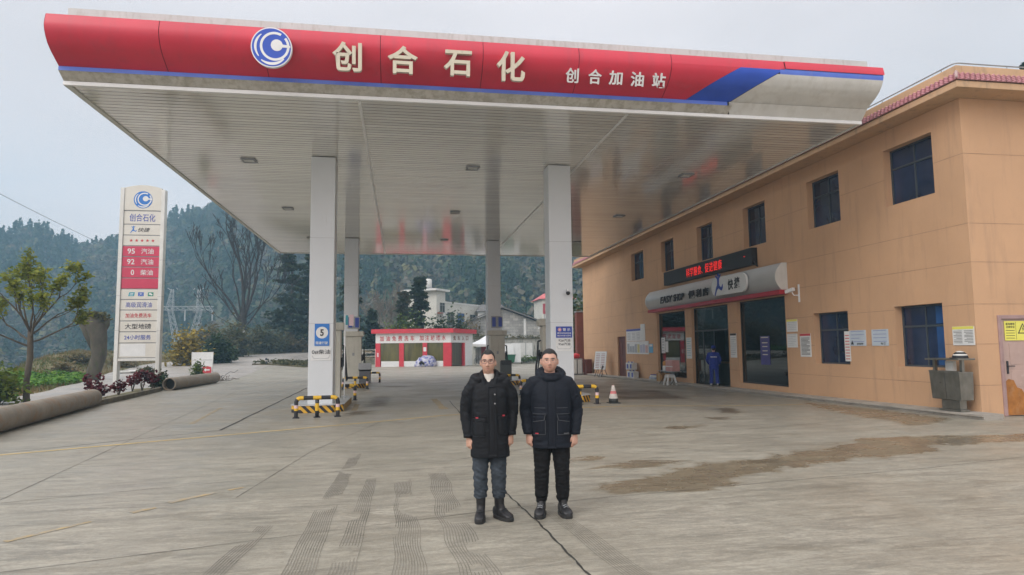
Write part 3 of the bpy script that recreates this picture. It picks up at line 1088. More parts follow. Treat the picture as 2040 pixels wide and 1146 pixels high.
def emblem(c, r, u, v, parent, thick, rim=True):
    """round emblem of nested crescents"""
    u, v = Vector(u).normalized(), Vector(v).normalized()
    w = u.cross(v)
    c = Vector(c)
    sc = lambda pts: [(p[0] * r, p[1] * r) for p in pts]
    e = MB()
    if rim:
        e.prism(sc(disc(48, 1.0)), c - w * thick, u, v, thick)
        base = e.build('emblem', TRIM, parent, True)
    d = 0.004
    o = MB().prism(sc(disc(48, 0.945)), c, u, v, d).build('blue_disc', BLUEP if rim else SIGNBLUE, base if rim else parent, True)
    root = base if rim else parent
    m = MB()
    m.prism(sc(arcband(0.60, 0.72, 62, 400, 0.16, 0.06, 40)), c + w * d, u, v, d)
    m.prism(sc(disc(28, 0.29, 0.26, 0.12)), c + w * d, u, v, d)
    m.prism(sc([(0.35, 0.20), (0.92, 0.12), (0.92, 0.02), (0.35, 0.02)]), c + w * (d * 1.6), u, v, d)
    m.prism(sc(arcband(0.72, 0.84, 128, 218, 0.0, 0.02, 20, True)), c + w * d, u, v, d)
    m.prism(sc(arcband(0.74, 0.88, 232, 318, 0.0, 0.0, 20, True)), c + w * d, u, v, d)
    m.build('white_crescent', TRIM if rim else PAPER, root, True)
    return o


emblem((-2.65, 13.72, 7.91), 0.405, XN, (0, -0.14, 1), can, 0.10)

# recessed square lights
for y in (20.0, 26.8, 33.8):
    for x in (-4.42, 2.16, 9.17):
        f = MB()
        for a, b, c_, d_ in ((-.2, .2, -.2, -.15), (-.2, .2, .15, .2), (-.2, -.15, -.15, .15), (.15, .2, -.15, .15)):
            f.box(x + a, x + b, y + c_, y + d_, SOF - 0.02, SOF + 0.026)
        fo = f.build('ceiling_light', GREYMET, can, True)
        MB().box(x - .148, x + .148, y - .148, y + .148, SOF - 0.005, SOF + 0.02).build('lamp_glass', PAPER, fo, True)

# columns
for (x0, x1, y0) in ((-2.57, -1.89, 19.35), (4.40, 5.10, 19.35), (-2.80, -2.12, 33.7), (4.37, 5.06, 33.75)):
    c_ = MB().box(x0, x1, y0, y0 + 0.7, 0.12, SOF + 0.005).build('column', COLUMN, can, True, bevel=0.018)
    j = MB()
    for z in (2.45, 4.9):
        j.box(x0 - 0.001, x1 + 0.001, y0 - 0.001, y0 + 0.701, z, z + 0.006)
    j.build('panel_joint', GREYMET, c_, True)

# signs on the columns
t = thing('lane_number_sign', 'blue lane sign with a black 5 in a white disc on the left column', 'sign', (-2.22, 19.34, 2.15))
MB().box(-2.40, -2.00, 19.33, 19.347, 1.83, 2.45).build('board', SIGNBLUE, t, True)
MB().prism(disc(36, 0.165), (-2.20, 19.329, 2.20), XN, ZN, 0.003).build('white_disc', PAPER, t, True)
text('numeral', '5', (-2.20, 19.323, 2.20), 0.10, 0.19, XN, ZN, INKK, 0.002, t, bold=0.03)
text('lettering', '限速行驶', (-2.20, 19.326, 1.91), 0.33, 0.085, XN, ZN, PAPER, 0.002, t, bold=0.01)
t = thing('fuel_grade_sign', 'pale plate reading 0#柴油 under the blue 5 sign', 'sign', (-2.22, 19.34, 1.6))
MB().box(-2.50, -1.95, 19.337, 19.347, 1.42, 1.80).build('plate', PAPER, t, True)
text('lettering', '0#柴油', (-2.22, 19.334, 1.66), 0.50, 0.13, XN, ZN, INKK, 0.002, t, bold=0.008)
MB().tube([(-2.46, 19.334, 1.56), (-2.42, 19.334, 1.48), (-2.02, 19.334, 1.48), (-1.98, 19.334, 1.56)], 0.006, 5).build('border', PAPERG, t, True)
t = thing('warning_sign', 'dark blue warning board with white lettering on the right column', 'sign', (4.8, 19.34, 2.1))
MB().box(4.56, 5.05, 19.33, 19.347, 2.00, 2.335).build('board', SIGNNAVY, t, True)
MB().prism(disc(28, 0.055), (4.67, 19.329, 2.24), XN, ZN, 0.003).build('round_symbol', PALEPINK, t, True)
MB().prism(arcband(0.034, 0.046, 0, 360, n=28), (4.67, 19.325, 2.24), XN, ZN, 0.002).build('ring', INKR, t, True)
text('lettering', '警 示', (4.88, 19.326, 2.24), 0.23, 0.085, XN, ZN, PAPER, 0.002, t, bold=0.012)
text('lettering', '摩托车在此加油', (4.805, 19.326, 2.135), 0.42, 0.052, XN, ZN, PAPER, 0.002, t, bold=0.008)
text('lettering', '请在停车熄火后进站', (4.805, 19.326, 2.06), 0.42, 0.048, XN, ZN, PAPER, 0.002, t, bold=0.008)
t = thing('fuel_grade_sign', 'pale plate reading 92#汽油 and 95#汽油 under the warning board', 'sign', (4.8, 19.34, 1.8))
MB().box(4.55, 5.06, 19.337, 19.347, 1.60, 1.975).build('plate', PAPER, t, True)
text('lettering', '92#汽油', (4.81, 19.334, 1.92), 0.36, 0.085, XN, ZN, INKK, 0.002, t, bold=0.006)
text('lettering', '95#汽油', (4.81, 19.334, 1.81), 0.36, 0.085, XN, ZN, INKK, 0.002, t, bold=0.006)
MB().tube([(4.58, 19.334, 1.75), (4.62, 19.334, 1.67), (4.99, 19.334, 1.67), (5.03, 19.334, 1.75)], 0.006, 5).build('border', PAPERG, t, True)
t = thing('security_camera', 'black dome camera on a white bracket on the right column', 'camera', (4.9, 19.35, 3.35))
MB().tube([(4.92, 19.349, 3.42), (4.92, 19.27, 3.44), (4.92, 19.22, 3.38)], 0.022, 8).build('bracket', TRIM, t, True, smooth=True)
MB().lathe([(0.0, -0.075), (0.035, -0.065), (0.06, -0.03), (0.065, 0.0), (0.05, 0.03), (0.0, 0.04)], 16, (4.92, 19.21, 3.34), cap=False).build('dome', RUBBER, t, True, smooth=True)

# blue number flags on the rear columns
for x, nm in ((-2.55, 'left'), (4.62, 'right')):
    t = thing('pump_number_plate', 'dark blue double number plate high on the rear %s column' % nm, 'sign', (x, 33.6, 3.0))
    f = MB()
    f.box(x - 0.02, x + 0.16, 33.66, 33.70, 2.80, 3.28).box(x + 0.30, x + 0.48, 33.66, 33.70, 2.80, 3.28)
    f.build('plate', SIGNNAVY, t, True)
    MB().box(x - 0.07, x + 0.53, 33.685, 33.699, 2.74, 3.34).build('backing', GREYMET, t, True)

# ================================================================ PUMP ISLANDS
HAZ = bpy.data.materials.new('hazard_stripes')
HAZ.use_nodes = True
_n, _l = HAZ.node_tree.nodes, HAZ.node_tree.links
_t = _n.new('ShaderNodeTexCoord')
_s = _n.new('ShaderNodeSeparateXYZ')
_l.new(_t.outputs['Object'], _s.inputs[0])
_a = _n.new('ShaderNodeMath')
_l.new(_s.outputs[0], _a.inputs[0])
_l.new(_s.outputs[1], _a.inputs[1])
_b = _n.new('ShaderNodeMath')
_l.new(_a.outputs[0], _b.inputs[0])
_l.new(_s.outputs[2], _b.inputs[1])
_c = _n.new('ShaderNodeMath')
_c.operation = 'MULTIPLY'
_c.inputs[1].default_value = 1 / 0.22
_l.new(_b.outputs[0], _c.inputs[0])
_d = _n.new('ShaderNodeMath')
_d.operation = 'FRACT'
_l.new(_c.outputs[0], _d.inputs[0])
_e = _n.new('ShaderNodeMath')
_e.operation = 'GREATER_THAN'
_e.inputs[1].default_value = 0.5
_l.new(_d.outputs[0], _e.inputs[0])
_z = _n.new('ShaderNodeTexNoise')
_z.inputs['Scale'].default_value = 9
_l.new(_t.outputs['Object'], _z.inputs[0])
_y = _n.new('ShaderNodeMix')
_y.data_type = 'RGBA'
_y.inputs[6].default_value = (0.48, 0.24, 0.03, 1)
_y.inputs[7].default_value = (0.74, 0.46, 0.04, 1)
_l.new(_z.outputs[0], _y.inputs[0])
_x = _n.new('ShaderNodeMix')
_x.data_type = 'RGBA'
_x.inputs[6].default_value = (0.02, 0.02, 0.025, 1)
_l.new(_e.outputs[0], _x.inputs[0])
_l.new(_y.outputs[2], _x.inputs[7])
_l.new(_x.outputs[2], _n['Principled BSDF'].inputs['Base Color'])
_n['Principled BSDF'].inputs['Roughness'].default_value = 0.5
ISLTOP = M('island_steel_top', (0.55, 0.56, 0.56), 0.4, metal=0.3, var=0.12, vs=3, dirt=0.55, dcol=(0.3, 0.28, 0.25))


def island(x0, x1, y0, y1, z0, label):
    t = thing('pump_island', label, 'pump island', ((x0 + x1) / 2, y0, z0), group='striped pump islands under the canopy')
    c = 0.28
    o2 = [(x0 + c, y0), (x1 - c, y0), (x1, y0 + c), (x1, y1 - c), (x1 - c, y1), (x0 + c, y1), (x0, y1 - c), (x0, y0 + c)]
    MB().prism(o2, (0, 0, z0 - 0.05), XN, YN, 0.245).build('kerb', HAZ, t, True)
    o3 = [(x0 + c - .01, y0 - .02), (x1 - c + .01, y0 - .02), (x1 + .02, y0 + c - .01), (x1 + .02, y1 - c + .01), (x1 - c + .01, y1 + .02), (x0 + c - .01, y1 + .02), (x0 - .02, y1 - c + .01), (x0 - .02, y0 + c - .01)]
    MB().prism(o3, (0, 0, z0 + 0.196), XN, YN, 0.024).build('top_plate', ISLTOP, t, True)
    return t


island(-2.98, -1.58, 19.0, 22.6, 0.0, 'striped kerbed pump island round the front left column')
island(4.0, 5.55, 19.0, 22.6, 0.10, 'striped kerbed pump island round the front right column')
island(-3.1, -1.6, 30.4, 34.9, 0.0, 'striped kerbed pump island round the rear left column')
island(4.0, 5.5, 30.4, 34.9, 0.0, 'striped kerbed pump island round the rear right column')

# ---------------------------------------------------------------- guard rails
def make_rail():
    t = thing('guard_rail', '-', 'guard rail', (0, 0, 0))
    W, H, r, br = 1.02, 0.50, 0.052, 0.11
    P = [(-W / 2, 0, 0.008 + 0.02 * k) for k in range(0, 20)]
    k = 8
    for i in range(1, k + 1):
        a = PI / 2 * i / k
        P.append((-W / 2 + br * (1 - math.cos(a)), 0, H - br + br * math.sin(a)))
    nbar = 24
    for i in range(1, nbar):
        P.append((-W / 2 + br + (W - 2 * br) * i / nbar, 0, H))
    P += [(-p[0], 0, p[2]) for p in P[:20 + k][::-1]]
    L_ = [0.0]
    for a, b in zip(P[:-1], P[1:]):
        L_.append(L_[-1] + math.dist(a, b))
    tot = L_[-1]

    def mi(i):
        d = (L_[i] + L_[i + 1]) / 2
        d = min(d, tot - d)
        if d < 0.17:
            return 1
        if d < 0.245:
            return 0
        if d < 0.32:
            return 2
        if d < 0.47:
            return 1
        q = (d - 0.47) / (tot / 2 - 0.47)
        return 0 if q < 0.30 or q > 0.80 else 1
    s = MB().tube(P, r, 14, mi)
    s.build('rail_tube', [YELLOW, BLACK, PALEPINK], t, smooth=True)
    pz = [0.008, 0.17, 0.172, 0.36, 0.362, 0.45]
    s = MB().tube([(0, 0, z) for z in pz], 0.050, 14, lambda i: (1, 1, 0, 0, 1)[i])
    s.build('middle_post', [YELLOW, BLACK], t, smooth=True)
    for x in (-W / 2, 0, W / 2):
        q = MB().box(x - 0.085, x + 0.085, -0.085, 0.085, 0.0, 0.012)
        for sx in (-1, 1):
            for sy in (-1, 1):
                q.lathe([(0.011, 0.012), (0.011, 0.026)], 6, (x + sx * 0.065, sy * 0.065, 0))
        q.build('foot_plate', BLACK, t)
    return t


rail0 = make_rail()
GR = 'black and yellow guard rails round the pump islands'
for i, (x, y, z, rz, lb) in enumerate([
        (-2.11, 17.72, 0.0, R(8), 'black and yellow guard rail in front of the column with the 5 sign'),
        (4.97, 18.3, 0.105, R(2), 'black and yellow guard rail beside the traffic cone'),
        (-2.05, 23.3, 0.0, R(0), 'black and yellow guard rail close behind the front left column'),
        (4.7, 23.3, 0.05, R(0), 'black and yellow guard rail behind the front right island'),
        (-1.95, 29.6, 0.0, R(0), 'black and yellow guard rail before the rear left dispenser'),
        (4.7, 29.3, 0.0, R(0), 'black and yellow guard rail before the rear right dispenser'),
        (-1.6, 35.4, 0.0, R(0), 'black and yellow guard rail behind the rear left island')]):
    o = rail0 if i == 0 else copy_tree(rail0)
    o.location = (x, y, z)
    o.rotation_euler = (0, 0, rz)
    tag(o, lb, 'guard rail', GR)

# ---------------------------------------------------------------- fuel dispensers
BEIGE = M('dispenser_beige', (0.47, 0.455, 0.39), 0.45, var=0.08, vs=2, dirt=0.55, dcol=(0.25, 0.23, 0.19), damt=0.5)


def hose_pts(x, y, z0, z1, bulge, n=18):
    """a hose hanging in a loop from z1 to z0"""
    return [(x + bulge * math.sin(PI * i / n) * 0.8, y - 0.25 * math.sin(PI * i / n), z1 + (z0 - z1) * (i / n) ** 1.3 - 0.35 * math.sin(PI * i / n) * (i / n)) for i in range(n + 1)]


def make_dispenser():
    t = thing('fuel_dispenser', '-', 'fuel dispenser', (0, 0, 0))
    MB().box(-0.36, 0.36, -0.25, 0.25, 0.0, 2.1).build('cabinet', BEIGE, t, bevel=0.02)
    MB().box(-0.46, 0.46, -0.30, 0.30, 2.105, 2.34).build('cap', BEIGE, t, bevel=0.025)
    MB().box(-0.22, 0.22, -0.258, -0.251, 0.10, 1.98).build('front_panel', BEIGE, t, bevel=0.003)
    MB().box(-0.05, 0.05, -0.264, -0.259, 1.2, 1.34).build('lock_plate', GREYMET, t)
    for sx in (-1, 1):
        for k, yy in enumerate((-0.12, 0.12)):
            n0 = MB().box(sx * 0.362 if sx > 0 else -0.42, 0.42 if sx > 0 else -0.362, yy - 0.05, yy + 0.05, 0.95, 1.25)
            n0.build('nozzle_holster', BLACK, t)
            n1 = MB().tube([(sx * 0.44, yy, 1.10), (sx * 0.47, yy, 1.22), (sx * 0.45, yy, 1.32)], [0.03, 0.035, 0.022], 8)
            n1.tube([(sx * 0.45, yy, 1.14), (sx * 0.43, yy, 0.98)], 0.014, 6)
            n1.build('nozzle', RUBBER, t, smooth=True)
            h = MB()
            P = [(sx * 0.47, yy, 1.12)]
            for i in range(1, 17):
                q = i / 16
                P.append((sx * (0.47 + 0.07 * math.sin(PI * q)), yy + 0.10 * math.sin(2 * PI * q) * (1 if k else -1), 1.12 - 0.78 * math.sin(PI * q * 0.62) + 1.16 * max(0, q - 0.45) ** 1.2 * 2.1))
            h.tube(P + [(sx * 0.40, yy, P[-1][2] + 0.05)], 0.019, 8)
            h.build('hose', RUBBER, t, smooth=True)
    return t


dz = make_dispenser()
DG = 'fuel dispensers on the islands'
for i, (x, y, z, lb) in enumerate([(-2.2, 32.2, 0.22, 'beige fuel dispenser with black hoses against the rear left column'),
                                   (4.62, 32.2, 0.22, 'beige fuel dispenser with black hoses against the rear right column'),
                                   (-2.22, 21.6, 0.22, 'fuel dispenser with looped black hoses half hidden by the front left column'),
                                   (4.95, 21.6, 0.32, 'fuel dispenser half hidden by the front right column')]):
    o = dz if i == 0 else copy_tree(dz)
    o.location = (x, y, z)
    tag(o, lb, 'fuel dispenser', DG)
t = thing('payment_kiosk', 'low grey steel cabinet at the front of the rear left island', 'cabinet', (-1.55, 30.7, 0.22))
MB().box(-1.85, -1.35, 30.6, 30.95, 0.222, 0.75).build('cabinet', M('kiosk_dark', (0.10, 0.10, 0.11), 0.5, var=0.15), t, True, bevel=0.01)
MB().obox((-1.6, 30.75, 0.92), (0.56, 0.42, 0.30), 0, R(-10)).build('hood', GREYMET, t, True, bevel=0.02)
t = thing('payment_kiosk', 'low dark steel cabinet at the front of the rear right island', 'cabinet', (4.75, 30.5, 0.22))
MB().box(4.55, 5.05, 30.45, 30.8, 0.222, 0.95).build('cabinet', M('kiosk_slate', (0.07, 0.08, 0.08), 0.5, var=0.15), t, True, bevel=0.01)
MB().obox((4.8, 30.6, 1.02), (0.5, 0.36, 0.2), 0, R(-10)).build('hood', BLACK, t, True, bevel=0.02)
t = thing('pump_flag_sign', 'small teal and pink flag sign sticking out beside the front left column', 'sign', (-1.7, 20.9, 2.6))
MB().tube([(-1.72, 21.2, 0.22), (-1.72, 21.2, 2.8)], 0.018, 8).build('pole', TRIM, t, True, smooth=True)
MB().box(-1.705, -1.63, 21.17, 21.19, 2.48, 2.78).build('teal_plate', M('teal_sign', (0.05, 0.30, 0.36), 0.5, var=0.2), t, True)
MB().box(-1.60, -1.46, 21.17, 21.19, 2.45, 2.80).build('pink_plate', PALEPINK, t, True, bevel=0.03)

# ---------------------------------------------------------------- traffic cone
t = thing('traffic_cone', 'dirty traffic cone with faded red and white bands standing beside the rail', 'traffic cone', (6.02, 18.5, tz(6.02, 18.5)))
t.scale = (0.82, 0.82, 0.82)
CW = M('cone_white', (0.55, 0.52, 0.48), 0.55, var=0.2, vs=6, dirt=0.5, dcol=(0.3, 0.2, 0.15), dscale=(3, 3, 3))
CR = M('cone_red', (0.55, 0.16, 0.16), 0.5, var=0.2, vs=6)
CB = M('cone_black', (0.03, 0.032, 0.03), 0.6, var=0.3)
s = MB()
pr = [(0.165, 0.02), (0.160, 0.17), (0.158, 0.171), (0.120, 0.33), (0.119, 0.331), (0.092, 0.43), (0.091, 0.431), (0.055, 0.58), (0.045, 0.62), (0.03, 0.63)]
rings = [[(r_ * math.cos(2 * PI * k / 22), r_ * math.sin(2 * PI * k / 22), z) for k in range(22)] for r_, z in pr]
s.loft(rings, lambda i: (2, 2, 0, 0, 1, 1, 0, 0, 1)[i])
s.build('cone_body', [CW, CR, CB], t, smooth=True)
MB().box(-0.2, 0.2, -0.2, 0.2, 0.0, 0.03).build('cone_base', CB, t, bevel=0.012)
# ================================================================ SHOP BUILDING
XF, YE, YF, XB = 13.29, 13.56, 47.5, 23.0
bld = thing('station_building', 'long two-storey ochre station building with pink tiled eave and a shop on the ground floor', 'building', (18, 30, 0))


def wall(plane, a0, a1, z0, z1, holes, depth, inward):
    """wall sheet with openings and their reveals; plane: function (a, z, d) -> point"""
    s = MB()
    A = sorted({a0, a1, *[h[0] for h in holes], *[h[1] for h in holes]})
    Zs = sorted({z0, z1, *[h[2] for h in holes], *[h[3] for h in holes]})
    for i in range(len(A) - 1):
        for j in range(len(Zs) - 1):
            ca, cz = (A[i] + A[i + 1]) / 2, (Zs[j] + Zs[j + 1]) / 2
            if any(h[0] < ca < h[1] and h[2] < cz < h[3] for h in holes):
                continue
            s.poly([plane(A[i], Zs[j], 0), plane(A[i + 1], Zs[j], 0), plane(A[i + 1], Zs[j + 1], 0), plane(A[i], Zs[j + 1], 0)])
    for h in holes:
        q = [(h[0], h[2]), (h[1], h[2]), (h[1], h[3]), (h[0], h[3])]
        for k in range(4):
            p, r_ = q[k], q[(k + 1) % 4]
            s.poly([plane(*p, 0), plane(*r_, 0), plane(*r_, depth), plane(*p, depth)])
    return s


PF = lambda a, z, d: (XF + d, a, z)
UP = [(14.47, 16.19), (18.12, 19.76), (22.35, 23.95), (26.58, 28.12), (30.76, 32.35), (34.92, 36.9)]
LO = [(14.49, 16.12), (18.05, 19.75)]
holes = [(a, b, 5.50, 7.08) for a, b in UP] + [(a, b, 1.10, 2.72) for a, b in LO]
SH = [(21.34, 24.70, 0.24, 3.44), (25.50, 28.98, -0.10, 3.42), (29.70, 33.20, 0.18, 3.40)]
DR = [(38.25, 39.75, -0.14, 2.32)]
w = wall(PF, YE, YF, -0.6, 7.62, holes + SH + DR, 0.30, 1)
wo = w.build('facade_wall', OCHRE, bld, True)
PE = lambda a, z, d: (a, YE + d, z)
w = wall(PE, XF, XB, -0.6, 7.62, [(13.90, 15.30, -0.02, 2.36)], 0.10, 1)
w.poly([(XB, YE, -0.6), (XB, YF, -0.6), (XB, YF, 7.62), (XB, YE, 7.62)])
w.poly([(XF, YF, -0.6), (XB, YF, -0.6), (XB, YF, 7.62), (XF, YF, 7.62)])
w.build('side_wall', OCHRE, bld, True)
# scored lines of the render
GRO = M('render_groove', (0.30, 0.19, 0.12), 0.9, var=0.3, vs=3)
s = MB()
for z in (6.25, 4.55, 3.62, 2.62, 1.68, 0.72):
    segs = [(YE, YF)]
    for h in holes + SH + DR:
        if h[2] - 0.05 < z < h[3] + 0.05:
            ns = []
            for a, b in segs:
                if h[1] <= a or h[0] >= b:
                    ns.append((a, b))
                else:
                    if h[0] > a:
                        ns.append((a, h[0]))
                    if h[1] < b:
                        ns.append((h[1], b))
            segs = ns
    for a, b in segs:
        s.poly([(XF - 0.003, b, z), (XF - 0.003, a, z), (XF - 0.003, a, z + 0.010), (XF - 0.003, b, z + 0.010)])
    if z > 2.5:
        s.poly([(XF, YE - 0.003, z), (XB, YE - 0.003, z), (XB, YE - 0.003, z + 0.010), (XF, YE - 0.003, z + 0.010)])
    else:
        s.poly([(XF, YE - 0.003, z), (13.88, YE - 0.003, z), (13.88, YE - 0.003, z + 0.010), (XF, YE - 0.003, z + 0.010)])
s.build('render_groove', GRO, bld, True)


def window(y0, y1, z0, z1, mull=True, paper=False):
    x = XF + 0.25
    f = MB()
    t_ = 0.045
    f.box(x - 0.03, x + 0.04, y0, y0 + t_, z0, z1).box(x - 0.03, x + 0.04, y1 - t_, y1, z0, z1)
    f.box(x - 0.03, x + 0.04, y0 + t_, y1 - t_, z0, z0 + t_).box(x - 0.03, x + 0.04, y0 + t_, y1 - t_, z1 - t_, z1)
    zt = z0 + (z1 - z0) * 0.66
    f.box(x - 0.025, x + 0.035, y0 + t_, y1 - t_, zt - 0.025, zt + 0.025)
    ym = (y0 + y1) / 2
    f.box(x - 0.02, x + 0.03, ym - 0.025, ym + 0.025, z0 + t_, zt - 0.025)
    f.box(x - 0.022, x + 0.032, ym - 0.02, ym + 0.02, zt + 0.025, z1 - t_)
    fo = f.build('window', ALU, bld, True)
    MB().box(x + 0.005, x + 0.015, y0 + t_ - .005, y1 - t_ + .005, z0 + t_ - .005, z1 - t_ + .005).build('pane', DARKGLASS, fo, True)
    return fo


for a, b in UP:
    window(a, b, 5.50, 7.08)
BLUEPANE = M('blue_film', (0.02, 0.075, 0.22), 0.12, var=0.2, vs=1.5, spec=0.6)
for i, (a, b) in enumerate(LO):
    f = window(a, b, 1.10, 2.72)
    if i == 0:
        MB().box(XF + 0.251, XF + 0.2535, a + 0.06, a + 0.50, 1.16, 2.14).build('blue_curtain', BLUEPANE, f, True)
        MB().box(XF + 0.251, XF + 0.2535, a + 0.06, a + 0.50, 2.22, 2.66).build('blue_curtain', BLUEPANE, f, True)
    else:
        MB().box(XF - 0.012, XF - 0.002, a - 0.05, a + 0.20, 1.20, 2.10).build('notice', PAPER, f, True)
        k = MB()
        for q in range(9):
            k.box(XF - 0.015, XF - 0.0125, a - 0.02, a + 0.17, 1.26 + q * 0.088, 1.285 + q * 0.088)
        k.build('notice_print', INKR, f, True)

# eave: boxed beam, tiles, low parapet, hand rail
s = MB()
XO, YO = 12.66, 12.94
s.box(XO, XB, YO, YF + 0.55, 7.625, 7.78)
s.build('eave', OCHRE2, bld, True, bevel=0.012)


def tile_strip(fn, n_w, rows):
    s = MB()
    V = []
    b = 0
    for r_ in range(rows):
        lines = []
        for e_ in (0, 1):
            t_ = (r_ + e_) / rows
            line = []
            for k in range(n_w * 6 + 1):
                ph = k / 6
                hgt = 0.020 * math.sin(2 * PI * ph) + (0.026 if e_ == 0 else 0.0)
                line.append(fn(k / (n_w * 6), t_, hgt))
            lines.append(line)
        base = len(s.v)
        s.v += lines[0] + lines[1]
        m_ = len(lines[0])
        for k in range(m_ - 1):
            s.f.append((base + k, base + k + 1, base + m_ + k + 1, base + m_ + k))
            s.m.append(0)
        # riser at the lower edge
        base2 = len(s.v)
        s.v += [fn(k / (n_w * 6), r_ / rows, -0.01) for k in range(m_)]
        for k in range(m_ - 1):
            s.f.append((base2 + k, base2 + k + 1, base + k + 1, base + k))
            s.m.append(0)
    return s


def lerp(a, b, t_):
    return tuple(a[i] + (b[i] - a[i]) * t_ for i in range(3))


# front slope faces -X; its end is mitred at the corner
A0, A1 = (XO - 0.03, YO - 0.03, 7.80), (XO - 0.03, YF + 0.55, 7.80)
B0, B1 = (XO + 0.13, YO + 0.13, 8.03), (XO + 0.13, YF + 0.55, 8.03)
nrm = Vector((-0.83, 0, 0.56))
tile_strip(lambda u, v, h: tuple(Vector(lerp(lerp(A0, A1, u), lerp(B0, B1, u), v)) + nrm * h), 250, 4).build('roof_tiles', TILE, bld, True, smooth=True)
C1, D1 = (XB, YO - 0.03, 7.80), (XB, YO + 0.13, 8.03)
nrm2 = Vector((0, -0.83, 0.56))
tile_strip(lambda u, v, h: tuple(Vector(lerp(lerp(A0, C1, u), lerp(B0, D1, u), v)) + nrm2 * h), 74, 4).build('roof_tiles', TILE, bld, True, smooth=True)
MB().tube([A0[:2] + (7.83,), B0[:2] + (8.05,)], 0.032, 8).build('ridge_cap', M('pale_mortar', (0.42, 0.30, 0.29), 0.8, var=0.2), bld, True, smooth=True)
s = MB()
s.box(XO + 0.12, XO + 0.28, YO + 0.12, YF + 0.5, 7.781, 8.20)
s.box(XO + 0.283, XB, YO + 0.12, YO + 0.28, 7.781, 8.20)
s.box(XO + 0.283, XB - 0.003, YO + 0.283, YF + 0.4, 7.781, 7.9)
s.build('roof_parapet', OCHRE2, bld, True, bevel=0.012)
s = MB()
zr = 8.29
s.tube([(XO + 0.18, YF, zr), (XO + 0.18, YO + 0.33, zr), (XO + 0.20, YO + 0.24, zr), (XO + 0.28, YO + 0.20, zr), (XB, YO + 0.20, zr)], 0.017, 8)
y = YO + 0.6
while y < YF:
    s.tube([(XO + 0.18, y, 8.195), (XO + 0.18, y, zr)], 0.010, 6, cap=False)
    y += 2.0
x = XO + 1.6
while x < XB:
    s.tube([(x, YO + 0.20, 8.195), (x, YO + 0.20, zr)], 0.010, 6, cap=False)
    x += 2.0
s.build('hand_rail', GREYMET, bld, True, smooth=True)

# concrete apron along the wall, with a broken edge
V, F = [], []
APR = M('apron_concrete', (0.36, 0.33, 0.29), 0.85, var=0.2, vs=2, bump=0.3, bs=20, dirt=0.5, dcol=(0.16, 0.14, 0.11), dscale=(1, 1, 1))
s = MB()
ysl = [YE - 0.55 + 0.25 * k for k in range(int((YF - YE + 0.6) / 0.25))]
pr = None
ap = []
for y in ysl:
    zt = max(tz(12.8, y) + 0.12, tz(XF, y) + 0.12)
    xo = 12.72 + 0.05 * mnoise.noise(Vector((y * 0.9, 0, 0))) + 0.03 * mnoise.noise(Vector((y * 3, 1, 0)))
    und = 0.05 + 0.06 * max(0, mnoise.noise(Vector((y * 1.3, 4, 0))))
    ap.append([(XF + 0.02, y, zt), (xo, y, zt - 0.01), (xo, y, zt - 0.05), (xo + und, y, zt - 0.06), (xo + und + 0.02, y, zt - 0.25), (XF + 0.02, y, zt - 0.25)])
s.loft(ap)
s.build('apron_kerb', APR, bld, True)

# ---------------------------------------------------------------- shop front: glass, frames and the room behind
SG = GLASS('shop_glass', (0.22, 0.34, 0.30), 0.02, 0.015)
DFR = M('door_frame_black', (0.02, 0.022, 0.024), 0.4, var=0.2)
GREENFILM = M('green_pillar', (0.20, 0.38, 0.30), 0.6, var=0.1, vs=0.8)
for k, (a, b, z0, z1) in enumerate(SH):
    x = XF + 0.16
    f = MB()
    t_ = 0.05
    f.box(x - .03, x + .03, a, a + t_, z0, z1).box(x - .03, x + .03, b - t_, b, z0, z1)
    f.box(x - .03, x + .03, a + t_, b - t_, z0, z0 + t_).box(x - .03, x + .03, a + t_, b - t_, z1 - t_, z1)
    if k == 1:                              # the entrance: transom and two sliding leaves, one pushed open
        f.box(x - .03, x + .03, a + t_, b - t_, 2.35, 2.42)
        for yy in (27.05, 28.1):
            f.box(x - .025, x + .025, yy - .03, yy + .03, z0 + t_, 2.35)
    nm = 'entrance_door' if k == 1 else 'shop_window'
    fo = f.build(nm, DFR, bld, True)
    g = MB()
    if k == 1:
        g.box(x - .006, x + .006, a + t_, b - t_, 2.42, z1 - t_)
        g.box(x - .006, x + .006, 27.08, 28.07, z0 + t_, 2.35).box(x - .006, x + .006, 28.13, b - t_, z0 + t_, 2.35)
    else:
        g.box(x - .006, x + .006, a + t_ - .004, b - t_ + .004, z0 + t_ - .004, z1 - t_ + .004)
    g.build('pane', SG, fo, True)
    if k == 1:
        MB().tube([(x - 0.07, 27.2, 0.9), (x - 0.07, 27.2, 1.35)], 0.014, 8).build('handle', STEEL, fo, True)
INW = M('shop_inner_wall', (0.20, 0.22, 0.20), 0.8, var=0.1)
FLR = M('shop_floor_tile', (0.30, 0.30, 0.28), 0.3, var=0.1)
s = MB()
s.poly([(17.5, 20.9, -0.12), (17.5, 34, -0.12), (17.5, 34, 3.6), (17.5, 20.9, 3.6)])
s.poly([(XF + .22, 20.9, 3.6), (17.5, 20.9, 3.6), (17.5, 34, 3.6), (XF + .22, 34, 3.6)])
s.poly([(XF + .22, 20.9, -0.12), (17.5, 20.9, -0.12), (17.5, 20.9, 3.6), (XF + .22, 20.9, 3.6)])
s.poly([(XF + .22, 34, -0.12), (17.5, 34, -0.12), (17.5, 34, 3.6), (XF + .22, 34, 3.6)])
s.build('inner_wall', INW, bld, True)
MB().poly([(XF + .2, 20.9, -0.10), (17.5, 20.9, -0.10), (17.5, 34, -0.10), (XF + .2, 34, -0.10)]).build('floor', FLR, bld, True)
MB().box(XF + .32, XF + .62, 24.05, 24.6, -0.09, 3.59).build('inner_pillar', GREENFILM, bld, True)
